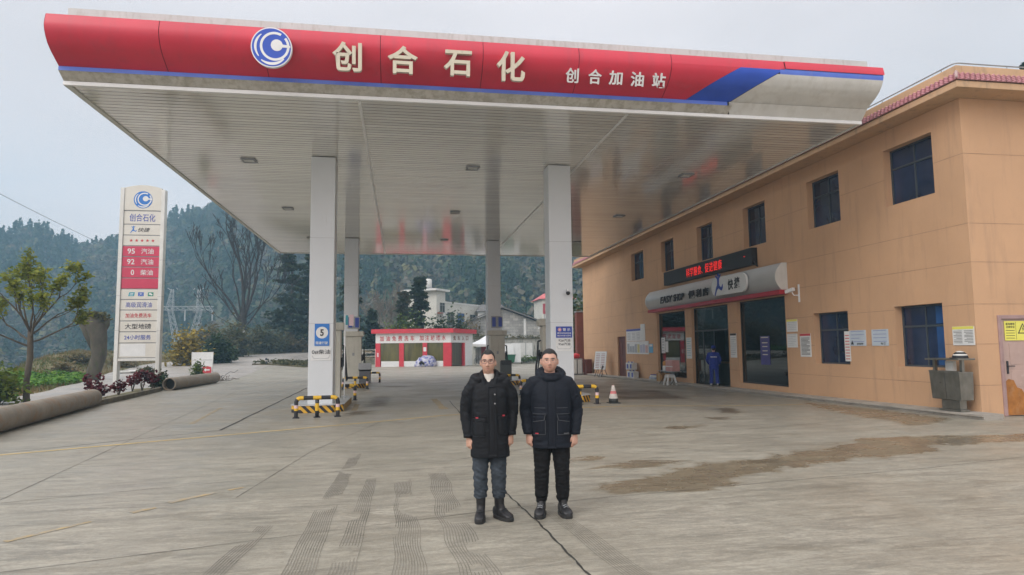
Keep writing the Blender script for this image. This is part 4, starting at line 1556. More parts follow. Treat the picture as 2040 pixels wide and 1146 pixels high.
MB().box(XF + .32, XF + .62, 28.35, 28.85, -0.09, 3.59).build('inner_pillar', GREENFILM, bld, True)
t = thing('shop_shelf', 'dark display shelf of goods standing inside the shop', 'shelf', (16.5, 27, -0.1))
s = MB()
for z in (0.25, 0.75, 1.25, 1.75):
    s.box(16.2, 16.8, 25.2, 29.2, z, z + 0.03)
s.box(16.2, 16.8, 25.16, 25.2, -0.1, 2.0).box(16.2, 16.8, 29.2, 29.24, -0.1, 2.0)
s.build('rack', GREYMET, t, True)
rs = random.Random(5)
GOODS = [M('goods_%s' % n_, c_, 0.5) for n_, c_ in (('red', (0.4, 0.05, 0.05)), ('amber', (0.45, 0.30, 0.10)), ('blue', (0.06, 0.12, 0.35)), ('pale', (0.5, 0.5, 0.46)))]
s = MB()
for z in (0.28, 0.78, 1.28, 1.78):
    y = 25.3
    while y < 29.0:
        wd = rs.uniform(0.14, 0.3)
        s.box(16.25, 16.6, y, y + wd, z + 0.003, z + rs.uniform(0.15, 0.36), rs.randrange(4))
        y += wd + 0.02
s.build('packaged_goods', GOODS, t, True)
t = thing('shop_armchair', 'black armchair seen behind the right shop window', 'chair', (14.3, 23.2, -0.1))
s = MB().box(14.05, 14.65, 23.2, 23.9, 0.25, 0.42).box(14.05, 14.65, 23.85, 24.0, 0.42, 1.0)
s.build('seat', RUBBER, t, True, bevel=0.04)
s = MB()
for yy in (23.15, 23.95):
    s.tube([(14.1, yy, -0.09), (14.1, yy, 0.62), (14.6, yy, 0.62), (14.6, yy, -0.09)], 0.025, 8)
s.build('frame', BLACK, t, True)
t = thing('sales_counter', 'pale orange topped counter inside the shop entrance', 'counter', (15.2, 29.0, -0.1))
MB().box(14.9, 15.5, 28.0, 31.5, -0.09, 0.88).build('body', INW, t, True)
MB().box(14.82, 15.58, 27.92, 31.58, 0.883, 0.95).build('top', M('counter_top', (0.55, 0.36, 0.20), 0.4, var=0.1), t, True)

# poster on the right shop window, papers on the left one
t = thing('shop_poster', 'tall purple-blue poster with four pale bars stuck on the right shop window', 'poster', (13.44, 23.1, 1.4))
MB().box(XF + 0.138, XF + 0.146, 22.68, 23.32, 0.98, 2.05).build('sheet', M('poster_purple', (0.055, 0.05, 0.20), 0.4, var=0.25, vs=3), t, True)
s = MB()
for z, w_ in ((1.98, .5), (1.78, .38), (1.64, .34), (1.48, .34), (1.34, .34)):
    s.box(XF + 0.133, XF + 0.137, 22.92 - w_ / 2 + .08, 22.92 + w_ / 2 + .08, z, z + 0.035)
s.build('pale_bar', CREAM, t, True)
t = thing('window_notice', 'pair of white paper notices taped inside the left edge of the left shop window', 'notice', (13.44, 32.8, 1.7))
MB().box(XF + 0.137, XF + 0.147, 32.55, 33.02, 1.35, 2.15).box(XF + 0.137, XF + 0.147, 32.15, 32.5, 1.4, 1.95).build('sheet', PAPER, t, True)
s = MB()
for z in (1.45, 1.6, 1.75, 1.9, 2.02):
    s.box(XF + 0.132, XF + 0.136, 32.64, 32.92, z, z + 0.05)
s.build('print', PAPERG, t, True)

# ---------------------------------------------------------------- doors
t = thing('dark_red_door', 'narrow dark red panelled door in the shop wall behind the price stand', 'door', (13.4, 39.0, -0.14))
s = MB().box(XF + 0.10, XF + 0.16, 38.25, 39.75, -0.14, 2.32)
s.build('leaf', WOODD, t, True)
s = MB()
for y0, y1 in ((38.40, 38.92), (39.08, 39.60)):
    for z0, z1 in ((0.1, 0.95), (1.15, 2.1)):
        s.box(XF + 0.085, XF + 0.099, y0, y1, z0, z1)
s.build('panel', WOODD, t, True, bevel=0.012)
PINKD = M('pinkish_steel_door', (0.42, 0.30, 0.26), 0.5, var=0.10, vs=2, dirt=0.60, dcol=(0.55, 0.48, 0.44), dscale=(2, 2, 2), damt=0.6)
RUST = M('rust_stain', (0.33, 0.13, 0.025), 0.85, var=0.3, vs=5, dirt=0.52, dcol=(0.40, 0.22, 0.10), dscale=(2, 2, 1))
t = thing('side_door', 'pinkish steel door with a rust stain and yellow electrical warning plate', 'door', (14.6, 13.6, 0))
s = MB()
s.box(13.88, 13.97, 13.53, 13.62, 0.0, 2.36).box(15.23, 15.32, 13.53, 13.62, 0.0, 2.36).box(13.971, 15.229, 13.53, 13.62, 2.27, 2.36)
s.build('frame', M('door_frame_mauve', (0.33, 0.22, 0.21), 0.6, var=0.2, vs=4), t, True, bevel=0.008)
lf = MB().box(13.975, 15.225, 13.58, 13.63, 0.012, 2.265).build('leaf', PINKD, t, True)
s = MB()
for z0, z1 in ((0.25, 0.55), (0.68, 1.05), (1.2, 1.7)):
    for x0, x1 in ((14.17, 14.55), (14.65, 15.05)):
        s.box(x0, x1, 13.572, 13.579, z0, z1)
s.build('raised_panel', PINKD, lf, True, bevel=0.004)
bm_pts = [(14.0, 0.02), (14.75, 0.02), (14.75, 0.30), (14.55, 0.42), (14.42, 0.62), (14.30, 0.66), (14.22, 0.83), (14.08, 0.86), (14.0, 0.80)]
MB().prism(bm_pts, (0, 13.5705, 0), XN, ZN, 0.001).build('rust_patch', RUST, lf, True)
s = MB().box(14.06, 14.11, 13.565, 13.579, 0.98, 1.28)
s.tube([(14.085, 13.53, 1.16), (14.24, 13.53, 1.16)], 0.012, 8).tube([(14.085, 13.565, 1.16), (14.085, 13.52, 1.16)], 0.012, 8)
s.build('handle', BLACK, lf, True)
t = thing('electrical_warning_plate', 'yellow danger plate with a black triangle on the pinkish steel door', 'sign', (14.4, 13.56, 2.0))
MB().box(14.07, 14.78, 13.560, 13.5695, 1.76, 2.22).build('plate', LIME, t, True)
s = MB()
s.prism([(14.42, 1.92), (14.72, 1.92), (14.57, 2.17)], (0, 13.5595, 0), XN, ZN, 0.001)
s.build('triangle', INKK, t, True)
MB().prism([(14.465, 1.945), (14.675, 1.945), (14.57, 2.125)], (0, 13.558, 0), XN, ZN, 0.001).build('triangle_field', LIME, t, True)
MB().prism([(14.575, 2.09), (14.545, 2.02), (14.57, 2.02), (14.555, 1.96), (14.60, 2.04), (14.575, 2.04), (14.59, 2.09)], (0, 13.5565, 0), XN, ZN, 0.001).build('lightning', INKK, t, True)
text('lettering', '配电重地', (14.23, 13.559, 2.15), 0.24, 0.055, XN, ZN, INKK, 0.001, t)
text('lettering', '注意安全', (14.23, 13.559, 2.08), 0.24, 0.055, XN, ZN, INKK, 0.001, t)
s = MB()
for z in (1.99, 1.93, 1.87, 1.81):
    s.box(14.10, 14.34, 13.5575, 13.5595, z, z + 0.012)
s.box(14.375, 14.381, 13.5575, 13.5595, 1.78, 2.2)
s.build('small_print', INKK, t, True)

# ---------------------------------------------------------------- notices on the shop wall
def notice(name, label, y0, y1, z0, z1, head=None, hh=0.10, ink=INKK, rows=8, bg=PAPER, thick=0.015, cols=1, blobs=0, cat='notice'):
    t = thing(name, label, cat, (XF, (y0 + y1) / 2, z0))
    x1 = XF - 0.002
    x0 = x1 - thick
    MB().box(x0, x1, y0, y1, z0, z1).build('board', bg, t, True)
    H = z1 - z0
    if head is not None:
        MB().box(x0 - 0.002, x0 - 0.0003, y0 + .004, y1 - .004, z1 - H * hh, z1 - .004).build('heading_band', head, t, True)
    rs_ = random.Random(int(y0 * 100))
    s = MB()
    top = z1 - H * (hh + 0.08) if head is not None else z1 - H * 0.06
    cw = (y1 - y0) / cols
    for c_ in range(cols):
        for r_ in range(rows):
            z = top - (top - z0 - 0.06 * H) * r_ / rows
            ya, yb = y0 + cw * c_ + cw * 0.10, y0 + cw * (c_ + 1) - cw * (0.10 + 0.3 * rs_.random() * (r_ % 3 == 2))
            s.box(x0 - 0.0025, x0 - 0.0004, y0 + y1 - yb if cols == 1 else ya, y0 + y1 - ya if cols == 1 else yb, z - H * 0.022, z)
    s.build('print', ink, t, True)
    return t


notice('safety_notice', 'small white safety board with yellow heading, upper one right of the right shop window', 20.64, 21.27, 2.16, 2.58, LIME, 0.16, PAPERG, 5)
notice('service_notice', 'small white text board, lower one right of the right shop window', 20.68, 21.28, 1.62, 2.09, None, 0.1, PAPERG, 7)
notice('rules_notice', 'tall white rules board with red heading between shop window and barred window', 19.93, 20.52, 1.31, 2.08, INKR, 0.10, INKK, 14)
t = notice('hazard_notice', 'pale blue hazard board with a small triangle right beside the papered window', 17.30, 18.0, 1.66, 2.12, None, 0.1, INKB, 4, M('pale_blue_board', (0.46, 0.52, 0.58), 0.5, var=0.06))
text('lettering', '危险废物', (XF - 0.02, 17.55, 1.72), 0.28, 0.06, WX, ZN, INKK, 0.001, t)
MB().prism([(0, 0), (0.14, 0), (0.07, 0.13)], (XF - 0.0185, 17.96, 1.70), WX, ZN, 0.001).build('triangle', INKK, t, True)
t = notice('hazard_notice', 'pale blue hazard board nearer to the window with the blue pane', 16.40, 17.05, 1.66, 2.12, None, 0.1, INKB, 4, M('pale_blue_plate', (0.46, 0.52, 0.58), 0.5, var=0.06))
text('lettering', '有害', (XF - 0.02, 16.6, 1.72), 0.20, 0.06, WX, ZN, INKK, 0.001, t)
t = notice('waste_sorting_board', 'grey information board with yellow heading nearest to the building corner', 13.60, 14.22, 1.66, 2.11, LIME, 0.15, INKK, 9, PAPER, cols=2)
t = notice('entrance_notice', 'narrow white list hanging right of the shop entrance', 24.85, 25.35, 1.22, 2.2, INKK, 0.09, PAPERG, 9)
t = notice('entrance_poster', 'teal and white poster between the left shop window and the entrance', 29.05, 29.6, 1.12, 2.1, None, 0.1, M('teal_print', (0.10, 0.36, 0.42), 0.5), 8)
# the two rows of the notice board
t = thing('notice_board', 'wide white notice board with a blue heading strip, above the crowded one', 'notice board', (XF, 36.5, 2.0))
x0 = XF - 0.03
MB().box(x0, XF - .002, 34.95, 38.0, 2.02, 2.72).build('board', PAPER, t, True)
MB().box(x0 - .003, x0 - .0005, 35.6, 37.98, 2.60, 2.715).build('heading_band', INKB, t, True)
MB().box(x0, XF - .002, 34.95, 35.6, 2.724, 2.95).build('side_board', PAPER, t, True)
s = MB()
for k, y in enumerate((35.75, 36.5, 37.25)):
    for r_ in range(5):
        s.box(x0 - .003, x0 - .0005, y, y + 0.5, 2.12 + 0.085 * r_, 2.145 + 0.085 * r_)
s.build('print', PAPERG, t, True)
t = thing('notice_board', 'long crowded notice board with papers in many tints left of the shop window', 'notice board', (XF, 36.0, 1.3))
MB().box(x0, XF - .002, 34.45, 38.0, 1.28, 2.0).build('board', PAPER, t, True)
rs = random.Random(3)
CLR = [PAPERG, PAPER, M('yellow_sheet', (0.55, 0.50, 0.22), 0.6), M('lilac_sheet', (0.42, 0.44, 0.55), 0.6), M('pink_sheet', (0.55, 0.36, 0.34), 0.6), M('blue_sheet', (0.12, 0.36, 0.58), 0.6)]
s = MB()
for i, y in enumerate(np.arange(34.55, 37.7, 0.42)):
    s.box(x0 - .004, x0 - .0005, y, y + 0.36, 1.36, 1.36 + rs.uniform(0.36, 0.55), [4, 3, 3, 2, 0, 0, 0, 0][i % 8])
s.build('pinned_sheet', CLR, t, True)
t = thing('blue_poster', 'small bright blue poster at the right end of the lower notice board', 'poster', (XF, 34.2, 1.4))
MB().box(XF - .02, XF - .002, 33.85, 34.38, 1.36, 1.84).build('sheet', CLR[5], t, True)
MB().box(XF - .023, XF - .0205, 33.9, 34.33, 1.70, 1.81).build('heading', PAPER, t, True)

# ---------------------------------------------------------------- LED display
t = thing('led_display', 'long black LED display board with glowing red characters above the shop sign', 'display', (13.1, 27.4, 5.08))
MB().box(13.06, 13.285, 23.0, 31.55, 4.745, 5.40).build('case', M('led_case', (0.016, 0.016, 0.018), 0.55, var=0.2), t, True, bevel=0.01)
LED = M('led_red', (0.8, 0.02, 0.02), 0.5, var=0.0, emit=((1.0, 0.03, 0.025), 0.6))
for k_, (ch, y) in enumerate(zip('科学膳食、促进健康', (28.62, 28.22, 27.82, 27.42, 27.17, 26.70, 26.30, 25.90, 25.50))):
    text('led_character', ch, (13.052, y + 0.05, 4.93 if ch == '、' else 5.07), 0.10 if ch == '、' else 0.35, 0.10 if ch == '、' else 0.40, WX, ZN, LED, 0.003, t, bold=0.0, res=2)
MB().obox((13.054, 23.55, 5.12), (0.006, 0.10, 0.03)).build('led_dot', LED, t, True)
s = MB().tube([(13.12, 22.98, 4.85), (13.14, 22.9, 4.72), (13.24, 22.92, 4.68)], 0.025, 8)
s.build('cable', RUBBER, t, True, smooth=True)

# ---------------------------------------------------------------- shop sign
sg = thing('shop_sign', 'curved grey metal shop sign with a red lower edge reading EASY SHOP', 'sign', (13.0, 27.5, 4.0))
SY0, SY1 = 21.1, 33.6
prof = [(0.10 + 0.36 * math.sin(PI * (0.10 + 0.85 * k / 14)) ** 0.8, 3.63 + (4.58 - 3.63) * k / 14) for k in range(15)]
SIL = M('sign_silver', (0.46, 0.465, 0.455), 0.42, metal=0.30, var=0.08, vs=0.7)
MB().grid(lambda u, v: (XF - float(np.interp(v * 14, range(15), [p[0] for p in prof])), SY0 + (SY1 - SY0) * u, 3.63 + 0.95 * v), 30, 20).build('curved_panel', SIL, sg, True, smooth=True)
for yy in (SY0, SY1):
    MB().prism([(-0.005, 3.63)] + [(-p[0] - 0.012, p[1]) for p in prof] + [(-0.005, 4.58)], (XF, yy + (0.03 if yy < 25 else 0), 0), XN, ZN, 0.03).build('end_cap', GREYWHITE, sg, True)
MB().box(XF - 0.34, XF - 0.005, SY0 - 0.02, SY1 + .01, 3.47, 3.625).build('red_edge', M('sign_red_edge', (0.40, 0.025, 0.04), 0.4, var=0.1), sg, True, bevel=0.012)
XS = XF - 0.53
for ch, y, w_, h_ in (('EASY', 30.6, 1.5, .34), ('SHOP', 29.15, 1.15, .34)):
    text('letters', ch, (XS, y, 3.98), w_, h_, WX, ZN, INKK, 0.02, sg, bold=0.010, shear=0.2)
for ch, y, w_ in (('便', 27.75, .62), ('利', 27.02, .5), ('店', 26.36, .5)):
    text('letters', ch, (XS, y, 4.0), w_, 0.36, WX, ZN, INKK, 0.02, sg, bold=0.025)
pq = thing('shop_emblem_plaque', 'white rounded plaque with a blue leaping figure and two black characters on the grey sign', 'sign', (12.7, 24.3, 4.1))
rp = []
for cx_, a0 in ((1.05, -90), (-1.05, 90)):
    for k in range(13):
        a = R(a0 + 180 * k / 12)
        rp.append((cx_ + 0.37 * math.cos(a), 0.37 * math.sin(a)))
pc = (XF - 0.56, 24.32, 4.10)
MB().prism(rp, (pc[0] + 0.10, pc[1], pc[2]), WX, (0, 0.0, 1), 0.10).build('plaque', PAPER, pq, True, bevel=0.02)
MB().prism([(p[0] * 1.015, p[1] * 1.05) for p in rp], (pc[0] + 0.13, pc[1], pc[2]), WX, ZN, 0.045).build('plaque_rim', GREYMET, pq, True)
FIG = [(-.10, .36), (-.28, .50), (-.22, .56), (-.05, .44), (.06, .44), (.22, .58), (.27, .53), (.10, .36), (.07, .14), (.12, .02), (.30, -.10), (.46, .06), (.44, -.12), (.34, -.24), (.20, -.20), (.02, -.10), (-.16, -.18), (-.34, -.46), (-.40, -.44), (-.24, -.10), (-.12, .05), (-.08, .20)]


def figure(c, sc_, u, v, parent, mat, d=0.01):
    s = MB().prism([(p[0] * sc_, p[1] * sc_) for p in FIG], c, u, v, d)
    s.build('leaping_figure', mat, parent, True)
    MB().prism([(p[0] * sc_, p[1] * sc_) for p in disc(20, 0.085, 0.02, 0.56)], c, u, v, d).build('figure_head', mat, parent, True)


figure((pc[0] - 0.002, 25.10, 4.12), 0.82, WX, ZN, pq, SIGNNAVY, 0.02)
text('lettering', '快', (pc[0] - 0.004, 24.10, 4.10), 0.42, 0.42, WX, ZN, INKK, 0.008, pq, bold=0.02, shear=0.12)
text('lettering', '捷', (pc[0] - 0.004, 23.60, 4.12), 0.42, 0.42, WX, ZN, INKK, 0.008, pq, bold=0.02, shear=0.12)
t = thing('security_camera', 'small white box camera on a bracket at the right end of the shop sign', 'camera', (13.1, 20.5, 3.5))
s = MB().box(XF - 0.02, XF - .002, 20.42, 20.50, 3.15, 3.75)
s.tube([(XF - .02, 20.46, 3.38), (XF - 0.2, 20.46, 3.38), (XF - 0.24, 20.5, 3.48)], 0.018, 8)
s.build('bracket', TRIM, t, True)
MB().obox((XF - 0.24, 20.62, 3.55), (0.12, 0.36, 0.12), R(12), R(-12)).build('housing', WHITE, t, True, bevel=0.015)
MB().lathe([(0.035, 0), (0.035, 0.02)], 12, (0, 0, 0)).build('lens', RUBBER, t).location = (XF - 0.24 - 13.1, 20.80 - 20.5, 0.02)

# ---------------------------------------------------------------- the steel bin with a helmet on it
BN = thing('steel_litter_bin', 'dull stainless steel double litter bin with a canopy on posts, at the building corner', 'litter bin', (12.80, 13.75, 0.1))
zb = tz(12.9, 14.2) + 0.12
s = MB()
s.box(12.66, 13.04, 13.22, 14.20, zb, zb + 0.05)
s.box(12.72, 13.00, 13.30, 14.12, zb + 0.052, zb + 0.27)
s.build('plinth', STEEL, BN, True, bevel=0.008)
zz = [zb + 0.272, zb + 0.93]
s = MB().loft([[(12.58, 13.09, zz[0]), (13.10, 13.09, zz[0]), (13.10, 14.40, zz[0]), (12.58, 14.40, zz[0])], [(12.54, 13.06, zz[1]), (13.12, 13.06, zz[1]), (13.12, 14.44, zz[1]), (12.54, 14.44, zz[1])]])
s.build('bin_body', STEEL, BN, True, bevel=0.012)
s = MB().box(12.52, 12.545, 13.06, 14.42, zb + 0.90, zb + 0.955)
s.build('front_lip', STEEL, BN, True)
MB().loft([[(12.535 + (0.93 - z) * 0.06 , 13.72, zb + z), (12.535 + (0.93 - z) * 0.06, 13.73, zb + z), (12.56 + (0.93 - z) * 0.06, 13.73, zb + z), (12.56 + (0.93 - z) * 0.06, 13.72, zb + z)] for z in (0.29, 0.89)]).build('door_gap', BLACK, BN, True)
for yy in (13.14, 14.36):
    MB().box(12.70, 12.80, yy - 0.055, yy + 0.055, zb + 0.931, zb + 1.20).build('post', STEEL, BN, True)
MB().box(12.46, 13.16, 12.98, 14.52, zb + 1.202, zb + 1.245).build('canopy_top', STEEL, BN, True, bevel=0.012)
MB().box(12.86, 13.0, 13.65, 14.0, zb + 0.932, zb + 1.18).build('ashtray_panel', GREYWHITE, BN, True)
s = MB()
for zq, r_ in ((0.70, 0.045), (0.60, 0.022), (0.50, 0.028), (0.44, 0.015), (0.38, 0.018)):
    s.prism(disc(16, r_), (12.548 + (0.93 - zq) * 0.06, 13.95, zb + zq), WX, ZN, 0.006)
s.build('emblem_hole', BLACK, BN, True)
t = thing('helmet', 'black and white motorcycle helmet lying on top of the steel bin', 'helmet', (12.75, 13.2, zb + 1.246))
s = MB()
rings = []
for k in range(9):
    a = PI / 2 * k / 8
    rr_ = 0.15 * math.cos(a) + 0.002
    rings.append([(12.75 + rr_ * 1.15 * math.cos(2 * PI * q / 20), 13.22 + rr_ * math.sin(2 * PI * q / 20), zb + 1.248 + 0.17 * math.sin(a)) for q in range(20)])
s.loft(rings, lambda i: (0, 0, 1, 0, 0, 1, 1, 1)[i])
s.build('shell', [RUBBER, GREYWHITE], t, True, smooth=True)
MB().loft([[(12.75 + r_ * 1.2 * math.cos(2 * PI * q / 20) - 0.03, 13.22 + r_ * 1.05 * math.sin(2 * PI * q / 20), zb + z) for q in range(20)] for r_, z in ((0.17, 1.247), (0.175, 1.258), (0.15, 1.266))]).build('brim', RUBBER, t, True)

BN.location = (12.92, 14.0, 0.1)
BN.scale = (0.65, 0.65, 1.0)
t.location = (12.93, 13.66, t.location.z)

# ---------------------------------------------------------------- things standing along the shop wall
t = thing('price_stand', 'white list board on black tripod legs near the dark red door', 'sign stand', (12.6, 41.2, tz(12.6, 41.2)))
MB().obox((0, 0, 1.05), (0.03, 1.25, 1.15), R(18), 0, R(8)).build('board', PAPER, t)
s = MB()
for r_ in range(9):
    for c_ in (-0.28, 0.28):
        q = Matrix.Rotation(R(18), 4, 'Z') @ Matrix.Rotation(R(8), 4, 'Y')
        p = Matrix.Translation((0, 0, 1.05)) @ q @ Vector((-0.018, c_, 0.42 - r_ * 0.11))
        s.obox(p, (0.006, 0.40, 0.035), R(18), 0, R(8))
s.build('print', M('faded_red_print', (0.34, 0.16, 0.17), 0.6, var=0.3, vs=9), t)
s = MB()
for y in (-0.45, 0.45):
    for dx_, dy_ in ((-0.3, -0.1), (0.3, -0.1), (0, 0.25)):
        s.tube([(0.02, y * 0.95, 0.75), (dx_, y + dy_, 0.02)], 0.02, 6)
s.build('legs', BLACK, t)

t = thing('extinguisher_cabinet', 'small glass-fronted cabinet topped by a red bundle at the far end of the shop wall', 'cabinet', (12.2, 45.8, tz(12.2, 45.8)))
MB().box(-0.4, 0.4, -0.35, 0.35, 0.02, 1.15).build('body', GREYMET, t, bevel=0.02)
MB().box(-0.34, 0.34, -0.362, -0.351, 0.1, 1.08).build('glass', GREYWHITE, t)
MB().box(-0.03, 0.03, -0.37, -0.363, 0.1, 1.08).build('mullion', BLACK, t)
rs = random.Random(4)
s = MB()
rings = []
for k in range(7):
    a = PI * (0.04 + 0.92 * k / 6)
    rings.append([(0.34 * math.sin(a) * math.cos(2 * PI * q / 12) * (0.8 + 0.3 * rs.random()), 0.3 * math.sin(a) * math.sin(2 * PI * q / 12) * (0.8 + 0.3 * rs.random()), 1.32 - 0.2 * math.cos(a)) for q in range(12)])
s.loft(rings)
s.build('red_bundle', REDPAINT, t, smooth=True)
t = thing('brown_crate', 'dark brown wooden crate leaning beside the glass-fronted cabinet', 'crate', (12.9, 45.2, tz(12.9, 45.2)))
MB().box(-0.2, 0.2, -0.35, 0.35, 0.02, 1.1).build('boards', WOODD, t, bevel=0.015)
MB().box(-0.215, -0.2, -0.35, 0.35, 0.25, 0.33).box(-0.215, -0.2, -0.35, 0.35, 0.8, 0.88).build('batten', WOODD, t)
t = thing('rust_red_pillar', 'tall rust red steel pillar by the far corner of the ochre building', 'pillar', (13.3, 48.2, -0.3))
MB().box(-0.35, 0.25, -0.1, 0.5, 0, 4.6).build('shaft', M('rust_red', (0.17, 0.05, 0.035), 0.7, var=0.2), t)
MB().box(-0.4, 0.3, -0.15, 0.55, 4.603, 4.7).build('cap', GREYMET, t)

JUG = M('white_jug', (0.55, 0.57, 0.57), 0.45, var=0.1)
for i, (y, z, lb) in enumerate(((36.75, 0.5, 'white jug with blue label, upper left of the stacked jugs'), (36.20, 0.5, 'white jug with blue label, upper right of the stacked jugs'),
                                (36.55, 0.0, 'white jug with blue label, lower left of the stacked jugs'), (35.98, 0.0, 'white jug with blue label, lower right of the stacked jugs'))):
    if i == 0:
        j0 = thing('fluid_jug', lb, 'jug', (0, 0, 0), 0, 'white jugs stacked at the wall')
        MB().box(-0.16, 0.16, -0.25, 0.25, 0, 0.40).build('body', JUG, j0, bevel=0.04)
        MB().box(-0.165, -0.161, -0.20, 0.05, 0.08, 0.32).build('blue_label', INKB, j0)
        MB().lathe([(0.05, 0.40), (0.05, 0.46)], 12, (0, 0.12, 0)).build('cap', INKB, j0)
        MB().tube([(0, -0.15, 0.40), (0, -0.13, 0.46), (0, -0.02, 0.46), (0, 0.0, 0.40)], 0.018, 8).build('handle', JUG, j0)
        j = j0
    else:
        j = copy_tree(j0)
    zj = tz(12.98, 36) + 0.09
    j.location = (12.98, y, zj + z * 0.94)
    tag(j, lb, 'jug', 'white jugs stacked at the wall')

t = thing('bottle_pack', 'shrink-wrapped pack of water bottles with blue caps on the apron below the left window', 'bottle pack', (12.95, 32.7, tz(12.95, 32.7) + 0.09))
s = MB()
for i in range(3):
    for k in range(6):
        s.lathe([(0.065, 0), (0.065, 0.22), (0.03, 0.29), (0.03, 0.32)], 10, (-0.14 + i * 0.14, -0.36 + k * 0.14, 0), lambda q: (0, 0, 1)[q])
s.build('bottles', [JUG, INKB], t, smooth=True)
MB().box(-0.22, 0.22, -0.44, 0.42, 0.10, 0.20).build('wrap', M('pale_blue_wrap', (0.35, 0.42, 0.55), 0.25, var=0.3, vs=8), t, bevel=0.03)
t = thing('amber_crate', 'amber brown cardboard box beside the bottle pack', 'box', (12.95, 31.75, tz(12.95, 31.7) + 0.09))
MB().box(-0.22, 0.22, -0.35, 0.35, 0, 0.42).build('carton', M('amber_card', (0.36, 0.20, 0.07), 0.7, var=0.15), t, bevel=0.01)
MB().box(-0.224, -0.2205, -0.06, 0.06, 0, 0.42).build('tape', M('card_tape', (0.42, 0.30, 0.15), 0.3), t)
t = thing('goods_table', 'small low folding table with goods in front of the left shop window', 'table', (12.85, 30.9, tz(12.85, 30.9)))
MB().box(-0.3, 0.3, -0.95, 0.6, 0.62, 0.65).build('tabletop', GREYMET, t, bevel=0.008)
for y in (-0.85, 0.5):
    MB().tube([(-0.25, y, 0.0), (0.25, y + 0.02, 0.62)], 0.015, 6).tube([(0.25, y, 0.0), (-0.25, y + 0.02, 0.62)], 0.015, 6).build('leg_frame', BLACK, t)
t = thing('pink_carton', 'faded pink carton lying on the small table by the left window', 'box', (12.9, 30.45, tz(12.85, 30.9) + 0.65))
MB().box(-0.18, 0.18, -0.45, 0.40, 0.0, 0.52).build('carton', M('faded_pink_card', (0.50, 0.27, 0.25), 0.7, var=0.15), t, bevel=0.012)
MB().box(-0.185, -0.1805, -0.45, 0.40, 0.20, 0.24).build('stripe', PAPER, t)
t = thing('orange_can', 'orange and white can standing on the small table by the left window', 'can', (12.85, 31.2, tz(12.85, 30.9) + 0.65))
MB().lathe([(0.12, 0), (0.13, 0.02), (0.13, 0.22), (0.12, 0.24), (0.12, 0.40), (0.06, 0.46)], 16, (0, 0, 0), lambda i: (0, 0, 0, 1, 1)[i]).build('can_body', [PAPER, M('orange_label', (0.5, 0.24, 0.05), 0.5)], t, smooth=True)

t = thing('plastic_stool', 'white plastic stool with splayed legs by the shop entrance', 'stool', (12.55, 29.95, tz(12.55, 29.95)))
MB().box(-0.17, 0.17, -0.17, 0.17, 0.46, 0.50).build('seat', PAPER, t, bevel=0.02)
for sx in (-1, 1):
    for sy in (-1, 1):
        MB().loft([[(sx * 0.23 + a * .03, sy * 0.23 + b * .03, 0) for a, b in ((-1, -1), (1, -1), (1, 1), (-1, 1))], [(sx * 0.14 + a * .04, sy * 0.14 + b * .04, 0.459) for a, b in ((-1, -1), (1, -1), (1, 1), (-1, 1))]]).build('leg', PAPER, t)
MB().box(-0.19, 0.19, -0.19, 0.19, 0.36, 0.44).build('skirt', PAPER, t, bevel=0.01)
# ================================================================ TOTEM
tot = thing('price_totem', 'tall white totem sign with red fuel grade panels and a round blue emblem', 'totem sign', (-11.95, 33, 0))
TZc = lambda y: 9.41 - (y - 372) * 0.02332
MB().box(-12.95, -12.78, 32.98, 33.33, -0.25, 9.38).build('post', GREYWHITE, tot, True, bevel=0.02)
MB().box(-11.17, -11.00, 32.98, 33.33, -0.25, 9.32).build('post', GREYWHITE, tot, True, bevel=0.02)
s = MB()
for z in (6.0, 4.3, 2.7):
    s.box(-12.953, -12.777, 32.977, 33.333, z, z + 0.012).box(-11.173, -10.997, 32.977, 33.333, z - .03, z - 0.018)
s.build('post_joint', GREYMET, tot, True)
top = [(-12.775, 8.32)] + [(-12.775 + 1.6 * k / 12, 9.38 + 0.22 * math.sin(PI * (0.12 + 0.76 * k / 12)) - 0.08) for k in range(13)] + [(-11.175, 8.32)]
PANEL = M('totem_panel', (0.60, 0.58, 0.52), 0.4, var=0.05, dirt=0.62, dcol=(0.42, 0.39, 0.33), dscale=(2, 2, 0.5))
hp = MB().prism(top, (0, 33.27, 0), XN, ZN, 0.25).build('emblem_panel', PANEL, tot, True)
emblem((-11.97, 33.015, 8.82), 0.43, XN, ZN, tot, 0.03, rim=False)
RED2 = M('totem_red', (0.50, 0.035, 0.085), 0.35, var=0.08)
rows = [(420, 447.5), (447.5, 469.5), (469.5, 491), (491, 512.5), (512.5, 533.5), (533.5, 555.5), (555.5, 577.5), (577.5, 598.5), (598.5, 619.5), (619.5, 641), (641, 662.5), (662.5, 684.5), (684.5, 714)]
cont = ['创合石化', None, None, '95  汽油', '92  汽油', '0  柴油', '', None, '高级润滑油', '加油免费洗车', '大型地磅', '24小时服务', '']
YF_ = 33.03
